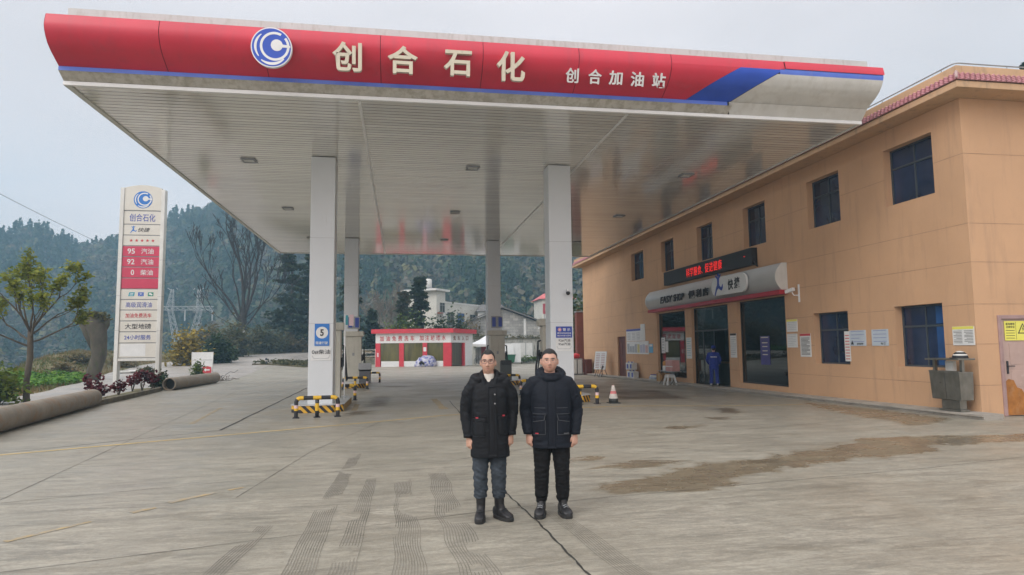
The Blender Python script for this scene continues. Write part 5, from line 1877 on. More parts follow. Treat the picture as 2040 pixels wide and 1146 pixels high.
for i, ((a, b), tx) in enumerate(zip(rows, cont)):
    z1, z0 = TZc(a) - 0.022, TZc(b) + 0.022
    red = 3 <= i <= 6
    p = MB().box(-12.772, -11.178, YF_, YF_ + 0.22, z0, z1).build('panel', RED2 if red else PANEL, tot, True, bevel=0.006)
    zc = (z0 + z1) / 2
    if i == 0:
        text('lettering', tx, (-11.97, YF_ - .004, zc), 1.12, 0.36, XN, ZN, INKB, 0.003, p, bold=0.004)
    elif i == 1:
        figure((-12.35, YF_ - .001, zc - 0.02), 0.32, XN, ZN, p, SIGNBLUE, 0.004)
        text('lettering', '快捷', (-11.88, YF_ - .004, zc), 0.52, 0.20, XN, ZN, INKK, 0.003, p, bold=0.004, shear=0.3)
    elif i == 2:
        k = MB()
        for q in range(5):
            pts = []
            for j in range(10):
                rr_ = 0.085 if j % 2 == 0 else 0.034
                pts.append((-12.42 + q * 0.235 + rr_ * math.sin(PI * j / 5), zc + rr_ * math.cos(PI * j / 5)))
            k.prism(pts, (0, YF_ - .001, 0), XN, ZN, 0.004)
        k.build('star_row', INKR, p, True)
    elif red and tx:
        num, han = tx.split()
        text('numeral', num, (-12.40 if len(num) == 2 else -12.31, YF_ - .004, zc), 0.32 if len(num) == 2 else 0.14, 0.25, XN, ZN, PAPER, 0.003, p, bold=0.014)
        text('lettering', han, (-11.70, YF_ - .004, zc), 0.54, 0.26, XN, ZN, PAPER, 0.003, p, bold=0.006)
    elif i == 7:
        cols_ = [(0.02, 0.30, 0.38), (0.03, 0.10, 0.42), (0.02, 0.24, 0.16)]
        for q, c_ in enumerate(cols_):
            x = -12.45 + q * 0.42
            sh = 0.04 if q == 0 else 0
            MB().prism([(x, zc - .09), (x + 0.24, zc - .09), (x + .24 + sh, zc + .09), (x + sh, zc + .09)], (0, YF_ - .001, 0), XN, ZN, 0.003).build('payment_mark', M('payment_mark_%d' % q, c_, 0.4), p, True)
            k = MB()
            if q == 0:
                k.box(x + .06, x + .20, YF_ - .008, YF_ - .0045, zc - .05, zc - .02).box(x + .08, x + .22, YF_ - .008, YF_ - .0045, zc + .01, zc + .04)
            elif q == 1:
                k.tube([(x + .05, YF_ - .005, zc + .04), (x + .19, YF_ - .005, zc + .04)], .008, 5).tube([(x + .12, YF_ - .005, zc + .07), (x + .12, YF_ - .005, zc), (x + .05, YF_ - .005, zc - .06)], .008, 5).tube([(x + .10, YF_ - .005, zc), (x + .2, YF_ - .005, zc - .05)], .008, 5)
            else:
                k.prism([(x + .10 + .06 * math.cos(t_), zc + .015 + .045 * math.sin(t_)) for t_ in np.linspace(0, 6.0, 14)], (0, YF_ - .0045, 0), XN, ZN, .003)
                k.prism([(x + .16 + .045 * math.cos(t_), zc - .02 + .035 * math.sin(t_)) for t_ in np.linspace(0, 6.0, 14)], (0, YF_ - .0045, 0), XN, ZN, .004)
            k.build('mark', PAPER, p, True)
    elif i in (8, 9, 10, 11):
        m_ = (INKB, INKR, INKK, INKB)[i - 8]
        w_ = (1.12, 1.12, 1.12, 1.14)[i - 8]
        text('lettering', tx, (-11.98, YF_ - .004, zc), w_, (0.25, 0.21, 0.25, 0.23)[i - 8], XN, ZN, m_, 0.003, p, bold=0.0 if i == 8 else 0.008)
    elif i == 12:
        MB().box(-12.7, -11.62, YF_ - .004, YF_ - .0005, z0 + .06, z1 - .02).build('blank_film', PAPER, p, True)
MB().box(-12.778, -11.172, 33.0, 33.3, 1.30, 1.42).build('bottom_rail', GREYWHITE, tot, True, bevel=0.01)
MB().box(-12.775, -11.175, 33.06, 33.24, 1.42, 8.33).build('core', GREYMET, tot, True)

# ================================================================ PLANTING BED, PIPES, ROAD SIGN
t = thing('planting_bed_kerb', 'low dark concrete kerb of the planting bed beside the road', 'kerb', (-10.0, 27, 0))
edge = [(-9.55, 21.0), (-9.62, 22.9), (-9.95, 27.0), (-10.35, 31.2), (-10.9, 32.6)]
s = MB()
s.loft([[(x - 0.07, y, 0.0), (x + 0.09, y, 0.0), (x + 0.09, y, 0.17), (x - 0.07, y, 0.17)] for x, y in edge])
s.build('kerb_stone', M('mossy_kerb', (0.13, 0.11, 0.075), 0.9, var=0.4, vs=3, bump=0.4, bs=14), t, True)
s = MB()
s.loft([[(x - 1.0, y, 0.0), (x - 0.07, y, 0.0), (x - 0.07, y, 0.10), (x - 1.0, y, 0.05)] for x, y in edge])
s.build('bed_soil', SOIL2, t, True)

RUSTY = M('rusty_pipe', (0.25, 0.215, 0.17), 0.75, var=0.22, vs=1.6, bump=0.25, bs=12, dirt=0.50, dcol=(0.27, 0.15, 0.075), dscale=(0.9, 0.9, 0.9), damt=0.75)
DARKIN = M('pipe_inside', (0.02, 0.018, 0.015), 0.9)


def pipe(label, a, b, r, name='steel_pipe'):
    t = thing(name, label, 'pipe', a, 0, 'big pipes lying along the planting bed')
    a, b = Vector(a), Vector(b)
    d = (b - a).normalized()
    x, y = frame(d)
    ring = lambda p, rr_: [p + (x * math.cos(2 * PI * k / 32) + y * math.sin(2 * PI * k / 32)) * rr_ for k in range(32)]
    s = MB()
    n_ = 12
    s.loft([ring(a + d * 0.35, r * 0.86), ring(a, r * 0.86), ring(a, r)] + [ring(a + (b - a) * (k / n_), r * (1 + 0.006 * (k % 2))) for k in range(1, n_)] + [ring(b, r), ring(b, r * 0.86), ring(b - d * 0.35, r * 0.86)], cap=False)
    s.build('pipe_wall', RUSTY, t, True, auto=40)
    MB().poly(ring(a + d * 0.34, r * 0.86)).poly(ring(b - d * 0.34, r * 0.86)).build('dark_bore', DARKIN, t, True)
    return t


pipe('large grey-brown steel pipe lying in the left foreground', (-8.3, 14.0, 0.27), (-9.75, 23.4, 0.27), 0.27)
pipe('rusty steel pipe with a dark open end lying right of the totem', (-10.10, 31.6, 0.28), (-9.95, 38.4, 0.28), 0.28)
rs = random.Random(12)
t = thing('wire_bundle', 'tangle of bent wire and twigs at the far end of the rusty pipe', 'wire', (-9.7, 39.2, 0.05))
s = MB()
for k in range(14):
    a = rs.uniform(0, 6.28)
    p = [Vector((rs.uniform(-0.3, 0.3), rs.uniform(-0.5, 0.5), 0.05))]
    for q in range(5):
        p.append(p[-1] + Vector((0.25 * math.cos(a), 0.25 * math.sin(a), rs.uniform(-0.1, 0.16))))
        a += rs.uniform(-0.7, 0.7)
    s.tube([(q_.x, q_.y, max(0.02, q_.z)) for q_ in p], 0.014, 5)
s.build('wires', M('dark_wire', (0.08, 0.065, 0.05), 0.8), t)

t = thing('arrow_sign', 'small white framed road sign board with a white arrow on a red patch', 'sign', (-13.8, 50, tz(-13.8, 50)))
z_ = -0.05
for x_ in (-0.72, 0.66):
    MB().tube([(x_, 0, z_), (x_, 0, 1.52)], 0.03, 8).build('post', GREYWHITE, t, smooth=True)
MB().box(-0.69, 0.63, -0.02, 0.02, 0.96, 1.50).box(-0.69, 0.63, -0.02, 0.02, 0.42, 0.94).build('board', PAPER, t)
rp = [(x_, z_) for x_, z_ in ((-0.06, -0.02), (0.58, -0.02), (0.60, 0.20), (0.56, 0.42), (0.30, 0.48), (0.0, 0.42), (-0.04, 0.2))]
MB().prism(rp, (0, -0.023, 0.04), XN, ZN, 0.015).build('red_patch', INKR, t)
MB().prism([(0.08, 0.21), (0.24, 0.36), (0.24, 0.26), (0.48, 0.26), (0.48, 0.17), (0.24, 0.17), (0.24, 0.08)], (0, -0.040, 0.04), XN, ZN, 0.004).build('arrow', PAPER, t)
s = MB().tube([(-0.3, -0.05, 0.0), (-0.34, -0.05, 0.42), (-0.6, -0.05, 0.44)], 0.015, 6)
s.build('wire_stub', BLACK, t)

# ================================================================ VEGETATION
LG = LEAF('fresh_leaf', [(0, (0.05, 0.09, 0.018)), (0.5, (0.14, 0.19, 0.03)), (1, (0.30, 0.31, 0.05))], transl=0.4)
LD = LEAF('dark_leaf', [(0, (0.012, 0.030, 0.010)), (0.5, (0.030, 0.060, 0.018)), (1, (0.07, 0.10, 0.03))])
LC = LEAF('conifer_leaf', [(0, (0.016, 0.034, 0.018)), (0.55, (0.038, 0.062, 0.026)), (0.85, (0.075, 0.085, 0.030)), (1, (0.12, 0.10, 0.045))])
LY = LEAF('yellow_leaf', [(0, (0.10, 0.10, 0.02)), (0.5, (0.25, 0.19, 0.03)), (1, (0.42, 0.30, 0.03))])
LO_ = LEAF('olive_scrub', [(0, (0.05, 0.06, 0.02)), (0.5, (0.11, 0.10, 0.035)), (1, (0.17, 0.125, 0.06))])
LR = LEAF('dark_red_leaf', [(0, (0.04, 0.008, 0.012)), (0.5, (0.11, 0.015, 0.022)), (1, (0.17, 0.03, 0.03))])
BARK = M('bark', (0.10, 0.082, 0.062), 0.9, var=0.35, vs=5, bump=0.5, bs=16, vstretch=(1, 1, 0.3))
BARKM = M('mossy_bark', (0.075, 0.062, 0.045), 0.9, var=0.35, vs=4, bump=0.6, bs=12, vstretch=(1, 1, 0.4), dirt=0.52, dcol=(0.06, 0.075, 0.02), dscale=(1.2, 1.2, 0.5), damt=0.8)


def limbs(s, p, d, ln, r, depth, rs, spread=0.6, up=0.15, tips=None, nseg=4, kids=(2, 3), shrink=0.72, rmin=0.006, wander=0.14):
    pts, rad = [Vector(p)], [r]
    d = Vector(d).normalized()
    for i in range(nseg):
        d = (d + Vector((rs.gauss(0, wander), rs.gauss(0, wander), rs.gauss(0, wander * 0.7) + up * 0.2))).normalized()
        pts.append(pts[-1] + d * ln / nseg)
        rad.append(max(rmin, r * (1 - 0.42 * (i + 1) / nseg)))
    s.tube(pts, rad, 8 if r > 0.06 else (5 if r > 0.02 else 4), cap=False)
    if tips is not None and depth <= 1:
        tips += pts[1:]
    if depth == 0:
        return
    for k in range(rs.randint(*kids)):
        i = rs.randint(max(1, nseg - 2), nseg) if k else nseg
        x, y = frame(d)
        a = rs.uniform(0, 2 * PI)
        sp_ = spread * rs.uniform(0.6, 1.2)
        nd = (d + (x * math.cos(a) + y * math.sin(a)) * sp_ + Vector((0, 0, up))).normalized()
        limbs(s, pts[i], nd, ln * shrink * rs.uniform(0.8, 1.15), rad[i] * 0.78, depth - 1, rs, spread, up, tips, nseg, kids, shrink, rmin, wander)


def leaves(name, centres, n_per, spread, size, mat, parent, seed, flat=1.0, tcen=0.5, tvar=0.22, up=True, kind=None):
    r_ = np.random.default_rng(seed)
    C = np.repeat(np.array([tuple(c) for c in centres]), n_per, 0)
    off = r_.normal(size=C.shape) * spread
    off[:, 2] *= flat
    C = C + off
    t0 = np.repeat(r_.normal(tcen, tvar * 0.7, len(centres)), n_per)
    T = np.clip(t0 + r_.normal(0, tvar * 0.5, len(C)), 0, 1)
    nr = np.tile(np.array([[0, 0, 1.0]]), (len(C), 1)) if up else None
    V, F = quad_cloud(C, size, nr, r_)
    return np_mesh(name, V, F, mat, parent, tint=T)


def broadleaf(name, label, cat, x, y, h, z=None, seed=1, r=0.12, trunk=0.35, spread=0.7, up=0.1, depth=3, leaf=LD, n_per=14, lsp=0.3, size=0.09, flat=0.7, group=None, tc=0.5, kids=(2, 3), bark=BARK, lean=(0, 0)):
    t = thing(name, label, cat, (x, y, gz(x, y) if z is None else z), 0, group)
    rs_ = random.Random(seed)
    s = MB()
    tips = []
    th = h * trunk
    s.tube([(0, 0, -0.4), (lean[0] * .3, lean[1] * .3, th * 0.5), (lean[0], lean[1], th)], [r * 1.25, r, r * 0.9], 9, cap=False)
    for k in range(rs_.randint(3, 5)):
        a = rs_.uniform(0, 2 * PI)
        d = Vector((math.cos(a) * spread, math.sin(a) * spread, 0.75))
        limbs(s, (lean[0], lean[1], th * rs_.uniform(0.8, 1.0)), d, (h - th) * 0.5, r * 0.6, depth - 1, rs_, spread, up, tips, kids=kids)
    s.build('trunk', bark, t, smooth=True)
    if n_per:
        leaves('crown', tips, n_per, lsp, size, leaf, t, seed, flat, tc)
    return t


def conifer(name, label, x, y, h, w, z=None, seed=1, dens=1.0, group=None, bare=0.12, mat=LC, tc=0.4, size=0.17, cat='tree', pw=0.75):
    t = thing(name, label, cat, (x, y, gz(x, y) if z is None else z), 0, group)
    rs_ = random.Random(seed)
    s = MB()
    s.tube([(0, 0, -0.5), (0.03, 0, h * 0.5), (0, 0, h)], [h * 0.016, h * 0.011, 0.02], 8, cap=False)
    C = []
    z_ = h * bare
    while z_ < h * 0.985:
        f = 1 - z_ / h
        for k in range(rs_.randint(4, 6)):
            a = rs_.uniform(0, 2 * PI)
            ln = w * (f ** pw) * (1 if pw > 0.5 else 0.55 + 0.45 * smooth01((z_ / h - bare) / 0.25)) * rs_.uniform(0.55, 1.1) + 0.1
            dr = rs_.uniform(-0.12, 0.14)
            P = [Vector((0, 0, z_))]
            for q in range(1, 6):
                u = q / 5
                P.append(Vector((math.cos(a) * ln * u, math.sin(a) * ln * u, z_ + dr * ln * u - 0.10 * ln * u * u + 0.06 * ln * u ** 3)))
            s.tube(P, [0.035 * f + 0.012] * 3 + [0.012, 0.008, 0.005], 4, cap=False)
            m_ = max(3, int(ln * 4.5))
            for q in range(m_):
                u = 0.22 + 0.8 * q / m_
                b = P[0].lerp(P[-1], min(1, u))
                C.append((b.x + rs_.gauss(0, 0.10), b.y + rs_.gauss(0, 0.10), b.z + rs_.gauss(0.02, 0.06)))
        z_ += h * rs_.uniform(0.028, 0.05)
    s.build('trunk', BARK, t, smooth=True)
    leaves('crown', C, int(9 * dens), 0.17 * (h / 10) ** 0.5, size, mat, t, seed, 0.45, tc)
    return t


# young leafy tree at the left edge: bare spreading limbs with tufts of fresh leaves at their ends
t = thing('leafy_tree', 'young tree with bare spreading limbs and fresh yellow-green leaves at the left edge', 'tree', (-12.95, 26, gz(-12.95, 26)))
rs = random.Random(21)
s = MB()
tips = []
s.tube([(0, 0, -0.4), (-0.04, 0, 0.8), (0.03, 0, 1.6), (0.0, 0, 2.55)], [0.12, 0.095, 0.10, 0.085], 10, cap=False)
for az_, el, ln, z_ in ((10, 22, 1.7, 2.15), (35, 40, 1.2, 2.4), (170, 25, 1.5, 2.2), (140, 55, 1.5, 2.5), (80, 75, 1.6, 2.55), (60, 62, 1.5, 2.5), (200, 70, 1.4, 2.5), (250, 45, 1.3, 2.45), (300, 35, 1.4, 2.3), (350, 55, 1.4, 2.5), (215, 20, 1.5, 2.0)):
    d = Vector((math.cos(R(az_)) * math.cos(R(el)), math.sin(R(az_)) * math.cos(R(el)), math.sin(R(el))))
    limbs(s, (0, 0, z_), d, ln * (0.70 + 0.35 * math.sin(R(el))), 0.038, 3, rs, 0.45, 0.22, tips, nseg=5, kids=(2, 3), shrink=0.52, rmin=0.006, wander=0.13)
s.build('trunk', BARK, t, smooth=True)
tp = [p for p in tips if p.z > 2.55]
rs.shuffle(tp)
leaves('crown', tp[:int(len(tp) * 0.75)], 4, 0.10, 0.058, LG, t, 4, 0.6, 0.78)
# undergrowth below it
def shrub(name, label, x, y, h, w, mat, seed, n=140, size=0.07, z=None, tc=0.5, group=None, cat='shrub', flat=1.0):
    t = thing(name, label, cat, (x, y, gz(x, y) if z is None else z), 0, group)
    rs_ = random.Random(seed)
    s = MB()
    C = []
    for k in range(int(9 + 4 * w)):
        a = rs_.uniform(0, 2 * PI)
        r0 = rs_.random() ** 0.6 * w
        hh = h * (1 - 0.55 * (r0 / w) ** 2) * rs_.uniform(0.6, 1.05)
        P = [(0.15 * r0 * math.cos(a), 0.15 * r0 * math.sin(a), -0.1), (0.6 * r0 * math.cos(a), 0.6 * r0 * math.sin(a), hh * 0.55), (r0 * math.cos(a), r0 * math.sin(a), hh)]
        s.tube(P, [0.022, 0.014, 0.006], 4, cap=False)
        for q in range(max(2, n // 16)):
            u = 0.3 + 0.75 * rs_.random()
            C.append((r0 * u * math.cos(a) + rs_.gauss(0, 0.12 * w), r0 * u * math.sin(a) + rs_.gauss(0, 0.12 * w), max(0.05, hh * u + rs_.gauss(0, 0.08 * h))))
    s.build('stems', BARK, t)
    leaves('foliage', C, 9, 0.09 * (h + w), size, mat, t, seed, flat, tc)
    return t


shrub('leafy_shrub', 'bushy green shrub under the young tree at the left edge', -13.5, 25.2, 1.6, 0.7, LG, 31, 200, 0.07, tc=0.4)
shrub('leafy_shrub', 'low green shrub at the very left edge behind the big pipe', -12.6, 22.2, 0.8, 0.7, LG, 32, 150, 0.07, tc=0.25)
# dark red flowering plants in the bed
RG = 'dark red plants in the planting bed'
for i, (x, y, h, sd, lb) in enumerate(((-11.1, 26.6, 0.85, 1, 'tallest bare-stemmed dark plant, leftmost in the planting bed'), (-10.62, 25.9, 0.42, 2, 'low dark red plant just behind the end of the big pipe'), (-10.75, 28.0, 0.55, 3, 'single dark red plant between the big pipe and the totem'), (-11.15, 30.4, 0.8, 4, 'dark red plant at the foot of the totem left post'), (-10.95, 30.9, 0.85, 5, 'dark red plant below the middle of the totem'), (-10.75, 31.6, 0.75, 6, 'dark red plant left of the totem right post'))):
    t = thing('red_plant', lb, 'plant', (x, y, 0.06), 0, RG)
    rs_ = random.Random(sd)
    s = MB()
    C = []
    for k in range(5):
        a = rs_.uniform(0, 6.28)
        e_ = Vector((0.22 * math.cos(a), 0.22 * math.sin(a), h * rs_.uniform(0.6, 1)))
        s.tube([(0, 0, -0.05), e_ * 0.5 + Vector((0, 0, 0.06)), e_], [0.016, 0.012, 0.006], 5, cap=False)
        C += [e_, e_ * 0.8, e_ * 0.62]
    s.build('stems', BARK, t)
    leaves('foliage', C, 11, 0.075, 0.06, LR, t, sd, 0.8, 0.5)
shrub('leafy_plant', 'grey-green leafy plant right of the totem in the planting bed', -10.75, 32.3, 0.75, 0.45, LD, 41, 120, 0.06, z=0.03, tc=0.7, cat='plant')
shrub('leafy_plant', 'small upright green plant left of the white arrow sign', -12.7, 45, 1.1, 0.28, LG, 42, 120, 0.06, z=tz(-12.7, 45), tc=0.3, cat='plant')

for i, (x, y, h, w, tc_, lb) in enumerate(((-21.5, 47, 0.7, 1.0, 0.85, 'reddish dry scrub on the mound left of the stump'), (-24.0, 55, 0.8, 1.3, 0.75, 'brown dry scrub on top of the mound'), (-20.5, 38, 0.5, 0.9, 0.6, 'low olive scrub on the mound behind the young tree'), (-17.5, 50.5, 0.5, 0.7, 0.4, 'low olive scrub right behind the stump'), (-22.5, 60, 0.9, 1.4, 0.9, 'dry reddish scrub on the mound behind the totem'))):
    shrub('scrub_tuft', lb, x, y, h, w, LO_, 80 + i, 160, 0.07, tc=tc_, group='dry scrub on the mound')
# pollarded stump
t = thing('pollard_stump', 'mossy pollarded tree stump with a ragged knobbly head on the grass mound', 'tree', (-18.8, 45, gz(-18.8, 45)))
zb_ = gz(-18.8, 45)
s = MB()
s.tube([(0.05, 0, -0.4), (0.05, 0, 0.5), (0.28, 0, 1.6), (0.22, 0, 2.7), (0.05, 0, 3.4), (-0.05, 0, 3.95)], [0.46, 0.40, 0.40, 0.46, 0.55, 0.45], 14)
s.tube([(0.1, 0, 2.0), (-0.35, -0.1, 2.9), (-0.75, -0.1, 3.6)], [0.26, 0.25, 0.22], 10)
s.tube([(0.2, 0, 2.8), (0.45, 0.1, 3.5), (0.5, 0.1, 3.9)], [0.3, 0.3, 0.26], 10)
o = s.build('trunk', BARKM, t, smooth=True)
for v in o.data.vertices:
    k = mnoise.noise(v.co * 2.5) * 0.12 + mnoise.noise(v.co * 7) * 0.05
    v.co += Vector((v.co.x, v.co.y, 0)).normalized() * k
rs = random.Random(8)
s = MB()
for k in range(70):
    a = rs.uniform(0, 6.28)
    b = Vector((rs.uniform(-0.8, 0.6), rs.uniform(-0.3, 0.3), rs.uniform(3.4, 4.0)))
    s.tube([b, b + Vector((math.cos(a) * 0.25, math.sin(a) * 0.25, rs.uniform(-0.1, 0.35)))], [0.03, 0.008], 4)
s.build('stub_twigs', BARK, t)
leaves('dry_tuft', [(rs.uniform(-0.75, 0.55), rs.uniform(-0.3, 0.3), rs.uniform(3.7, 4.15)) for k in range(90)], 9, 0.16, 0.09, LO_, t, 5, 0.6, 0.5)

# big bare tree
t = thing('bare_tree', 'tall leafless tree with long rising limbs in front of the wooded hill', 'tree', (-19.7, 88, gz(-19.7, 88)))
rs = random.Random(5)
s = MB()
s.tube([(0, 0, -0.6), (-0.05, 0, 2.0), (0.0, 0, 4.0), (0, 0, 5.2)], [0.66, 0.54, 0.48, 0.38], 12, cap=False)
for dx_, dz_, ln, r_, z_ in ((-0.50, 1.0, 6.2, 0.17, 3.6), (0.05, 1.0, 6.6, 0.24, 5.2), (-0.12, 1.0, 6.4, 0.16, 5.0), (0.42, 1.0, 6.2, 0.19, 3.9), (0.25, 1.0, 6.4, 0.17, 4.9), (0.62, 0.75, 5.2, 0.10, 3.2), (0.2, 1.0, 5.6, 0.12, 5.1), (-0.3, 1.0, 5.6, 0.12, 4.4), (-0.75, 0.75, 4.6, 0.10, 3.9), (-0.9, 0.35, 3.2, 0.05, 3.4), (0.75, 0.5, 4.0, 0.07, 4.4)):
    limbs(s, (0, 0, z_), Vector((dx_, rs.uniform(-0.25, 0.25), dz_)), ln, r_, 5, rs, 0.36, 0.22, None, nseg=4, kids=(2, 3), shrink=0.62, rmin=0.026, wander=0.09)
s.build('trunk', M('dark_bark', (0.028, 0.023, 0.020), 0.9, var=0.3, vs=3), t, smooth=True)
MB().box(-0.35, 0.35, -0.52, -0.47, 2.6, 3.1).build('tree_tag', PAPER, t)

CG = 'dark conifers behind the forecourt'
conifer('cedar_tree', 'tall dark cedar with layered boughs left of the front left column', -15.4, 98, 18.5, 4.3, seed=3, dens=0.85, group=CG, bare=0.05, tc=0.52, size=0.22)
conifer('cedar_tree', 'slimmer cedar close behind the tall cedar, nearer to the column', -13.6, 102, 16.0, 3.2, seed=4, dens=0.85, group=CG, bare=0.06, tc=0.45, size=0.22)
conifer('cedar_tree', 'narrow dark conifer seen between the two left columns', -5.9, 80, 14.5, 2.0, z=0.3, seed=6, dens=1.4, group=CG, bare=0.03, tc=0.28, size=0.2)
conifer('cedar_tree', 'short dark evergreen just left of the car wash', -3.6, 84, 6.5, 1.6, z=0.2, seed=9, dens=1.4, group=CG, bare=0.02, tc=0.3, size=0.2)
conifer('cedar_tree', 'dark conifer beside the rear right column, behind the white house', 14.0, 118, 12.0, 2.6, z=0.5, seed=10, dens=1.2, group=CG, bare=0.05, tc=0.25, size=0.22)
conifer('evergreen_tree', 'dark evergreen tree with bare lower trunk rising behind the car wash', 2.3, 85, 11.2, 1.7, z=0.0, seed=14, dens=1.5, group=CG, bare=0.36, tc=0.34, size=0.2, pw=0.38)
conifer('evergreen_tree', 'olive coloured evergreen left of the tall tree behind the car wash', 0.3, 88, 9.4, 1.6, z=0.0, seed=15, dens=1.3, group=CG, bare=0.22, tc=0.78, size=0.2, pw=0.4)
SAPB = M('pale_bark', (0.17, 0.145, 0.12), 0.9, var=0.3, vs=3)
BG = 'leafless saplings left of the white house'
for i, (x, y, h, sd, lb) in enumerate(((-1.7, 90, 9.5, 3, 'tallest leafless sapling left of the evergreens behind the car wash'), (-2.9, 94, 8.0, 4, 'thin leafless sapling furthest left above the car wash roof'), (-0.7, 93, 8.2, 5, 'leafless sapling nearest to the olive evergreen'))):
    t = thing('bare_sapling', lb, 'tree', (x, y, 0), 0, BG)
    rs = random.Random(sd)
    s = MB()
    s.tube([(0, 0, -0.3), (0, 0, 2.5)], [0.12, 0.09], 7, cap=False)
    for k in range(6):
        a = rs.uniform(0, 6.28)
        limbs(s, (0, 0, 2.4), Vector((0.35 * math.cos(a), 0.35 * math.sin(a), 1)), (h - 2.4) * 0.5, 0.06, 4, rs, 0.4, 0.2, None, kids=(2, 3), shrink=0.62, rmin=0.022)
    s.build('trunk', SAPB, t)

SG_ = 'shrubs along the far road edge'
for i, (nm, x, y, h, w, m_, sd, n, sz, tc, lb) in enumerate((
        ('yellow_shrub', -18.6, 62, 2.9, 1.4, LY, 51, 260, 0.12, 0.55, 'bright yellow-leaved shrub right of the totem'),
        ('dark_shrub', -16.9, 66, 2.3, 1.6, LD, 52, 320, 0.14, 0.3, 'dark rounded shrub right of the yellow shrub'),
        ('scrub_bush', -19.0, 82, 4.0, 2.2, LO_, 53, 300, 0.16, 0.35, 'olive scrub behind the dark rounded shrub'),
        ('scrub_bush', -23.8, 88, 4.0, 2.2, LO_, 54, 280, 0.16, 0.7, 'brownish scrub left of the bare tree'),
        ('scrub_bush', -17.4, 92, 3.6, 2.2, LO_, 55, 280, 0.16, 0.2, 'greenish scrub right of the bare tree foot'),
        ('scrub_bush', -14.8, 96, 2.4, 2.2, LO_, 56, 300, 0.13, 0.9, 'dry brown scrub under the cedar'),
        ('dark_shrub', -13.4, 99, 3.0, 2.2, LD, 57, 300, 0.16, 0.5, 'dark green shrub under the slimmer cedar'),
        ('scrub_bush', -11.4, 97, 2.0, 1.8, LO_, 58, 240, 0.12, 0.85, 'dry straw coloured bush behind the front left column'),
        ('dark_shrub', -7.6, 84, 3.2, 1.8, LD, 59, 260, 0.15, 0.5, 'dark shrub behind the wire fence'),
        ('dark_shrub', 4.6, 80, 5.2, 1.5, LD, 60, 420, 0.16, 0.35, 'dark dense shrub above the car wash roof in front of the white house'),
        ('dark_shrub', 6.6, 82, 5.0, 1.4, LD, 61, 400, 0.16, 0.45, 'dense green shrub right of the darkest shrub above the car wash'),
        ('leafy_shrub', 0.6, 79, 5.0, 1.3, LG, 62, 300, 0.14, 0.15, 'fresh green shrub above the middle of the car wash roof'),
        ('leafy_shrub', -0.9, 80, 4.7, 1.0, LG, 63, 220, 0.13, 0.45, 'yellowish green shrub at the left above the car wash roof'),
        ('scrub_bush', 8.8, 86, 5.8, 1.2, LO_, 64, 180, 0.13, 0.8, 'dry stalky bush right of the dense shrubs above the car wash'),
        ('scrub_bush', 15.3, 112, 9.0, 2.6, LO_, 65, 260, 0.16, 0.85, 'reddish leafless bush above the grey shed roof'))):
    shrub(nm, lb, x, y, h, w, m_, sd, n, sz, z=(0.0 if x > -9 else None), tc=tc, group=SG_)

# the green clump by the far corner of the shop building
shrub('bamboo_clump', 'green bamboo clump at the far corner of the ochre building', 14.6, 54, 7.0, 1.5, LD, 71, 420, 0.16, z=-0.3, tc=0.75, cat='bamboo')
shrub('yellowing_bush', 'yellowing bush below the bamboo clump', 14.2, 51, 4.4, 0.9, LO_, 72, 260, 0.12, z=-0.3, tc=0.6)
# a tree rising behind the right end of the building
conifer('tall_conifer', 'dark conifer whose top shows above the roof at the right edge', 45.6, 40, 22.4, 3.4, z=0, seed=77, dens=1.2, bare=0.3, mat=LD, tc=0.3, size=0.26)

# grass and low weeds on the mound (too many to count)
def grass(name, label, n, xr, yr, test, hmin, hmax, mat, seed, tc=0.5, wid=0.02, tv=0.25):
    r_ = np.random.default_rng(seed)
    x = r_.uniform(*xr, n)
    y = r_.uniform(*yr, n)
    k = test(x, y)
    x, y = x[k], y[k]
    n = len(x)
    z = GZn(x, y)
    h = r_.uniform(hmin, hmax, n)
    a = r_.uniform(0, 2 * PI, n)
    lx, ly = np.cos(a) * wid, np.sin(a) * wid
    bx, by = r_.normal(0, 0.35, n) * h, r_.normal(0, 0.35, n) * h
    V = np.stack([np.stack([x - lx, y - ly, z - .02], -1), np.stack([x + lx, y + ly, z - .02], -1), np.stack([x + bx, y + by, z + h], -1)], 1).reshape(-1, 3)
    F = np.arange(3 * n).reshape(n, 3)
    cl = np.sin(x * 0.9 + 2 * np.sin(y * 0.6)) * np.sin(y * 0.7 + 1) * 0.3
    T = np.clip(tc + cl + r_.normal(0, tv * 0.6, n), 0, 1)
    o = np_mesh(name, V, F, mat, tint=T)
    tag(o, label, 'grass', kind='stuff')


LGR = LEAF('verge_grass', [(0, (0.045, 0.085, 0.015)), (0.4, (0.10, 0.12, 0.03)), (0.7, (0.19, 0.135, 0.06)), (1, (0.24, 0.15, 0.07))])
dl = lambda x, y: np.interp(y, XE_Y, XE_X) - x
grass('mound_grass', 'dry and green grass over the mound left of the road', 70000, (-38, -12), (14, 75), lambda x, y: (dl(x, y) > 0.1) & (dl(x, y) < 15), 0.06, 0.30, LGR, 3, 0.62, 0.03)
grass('verge_grass', 'short green grass along the far edge of the road', 16000, (-30, 4), (75, 104), lambda x, y: (dl(x, y) > 0.1) & (dl(x, y) < 6), 0.08, 0.4, LGR, 4, 0.35, 0.04)
LWE = LEAF('low_weed', [(0, (0.04, 0.12, 0.012)), (0.6, (0.10, 0.23, 0.02)), (1, (0.18, 0.28, 0.035))])
r_ = np.random.default_rng(9)


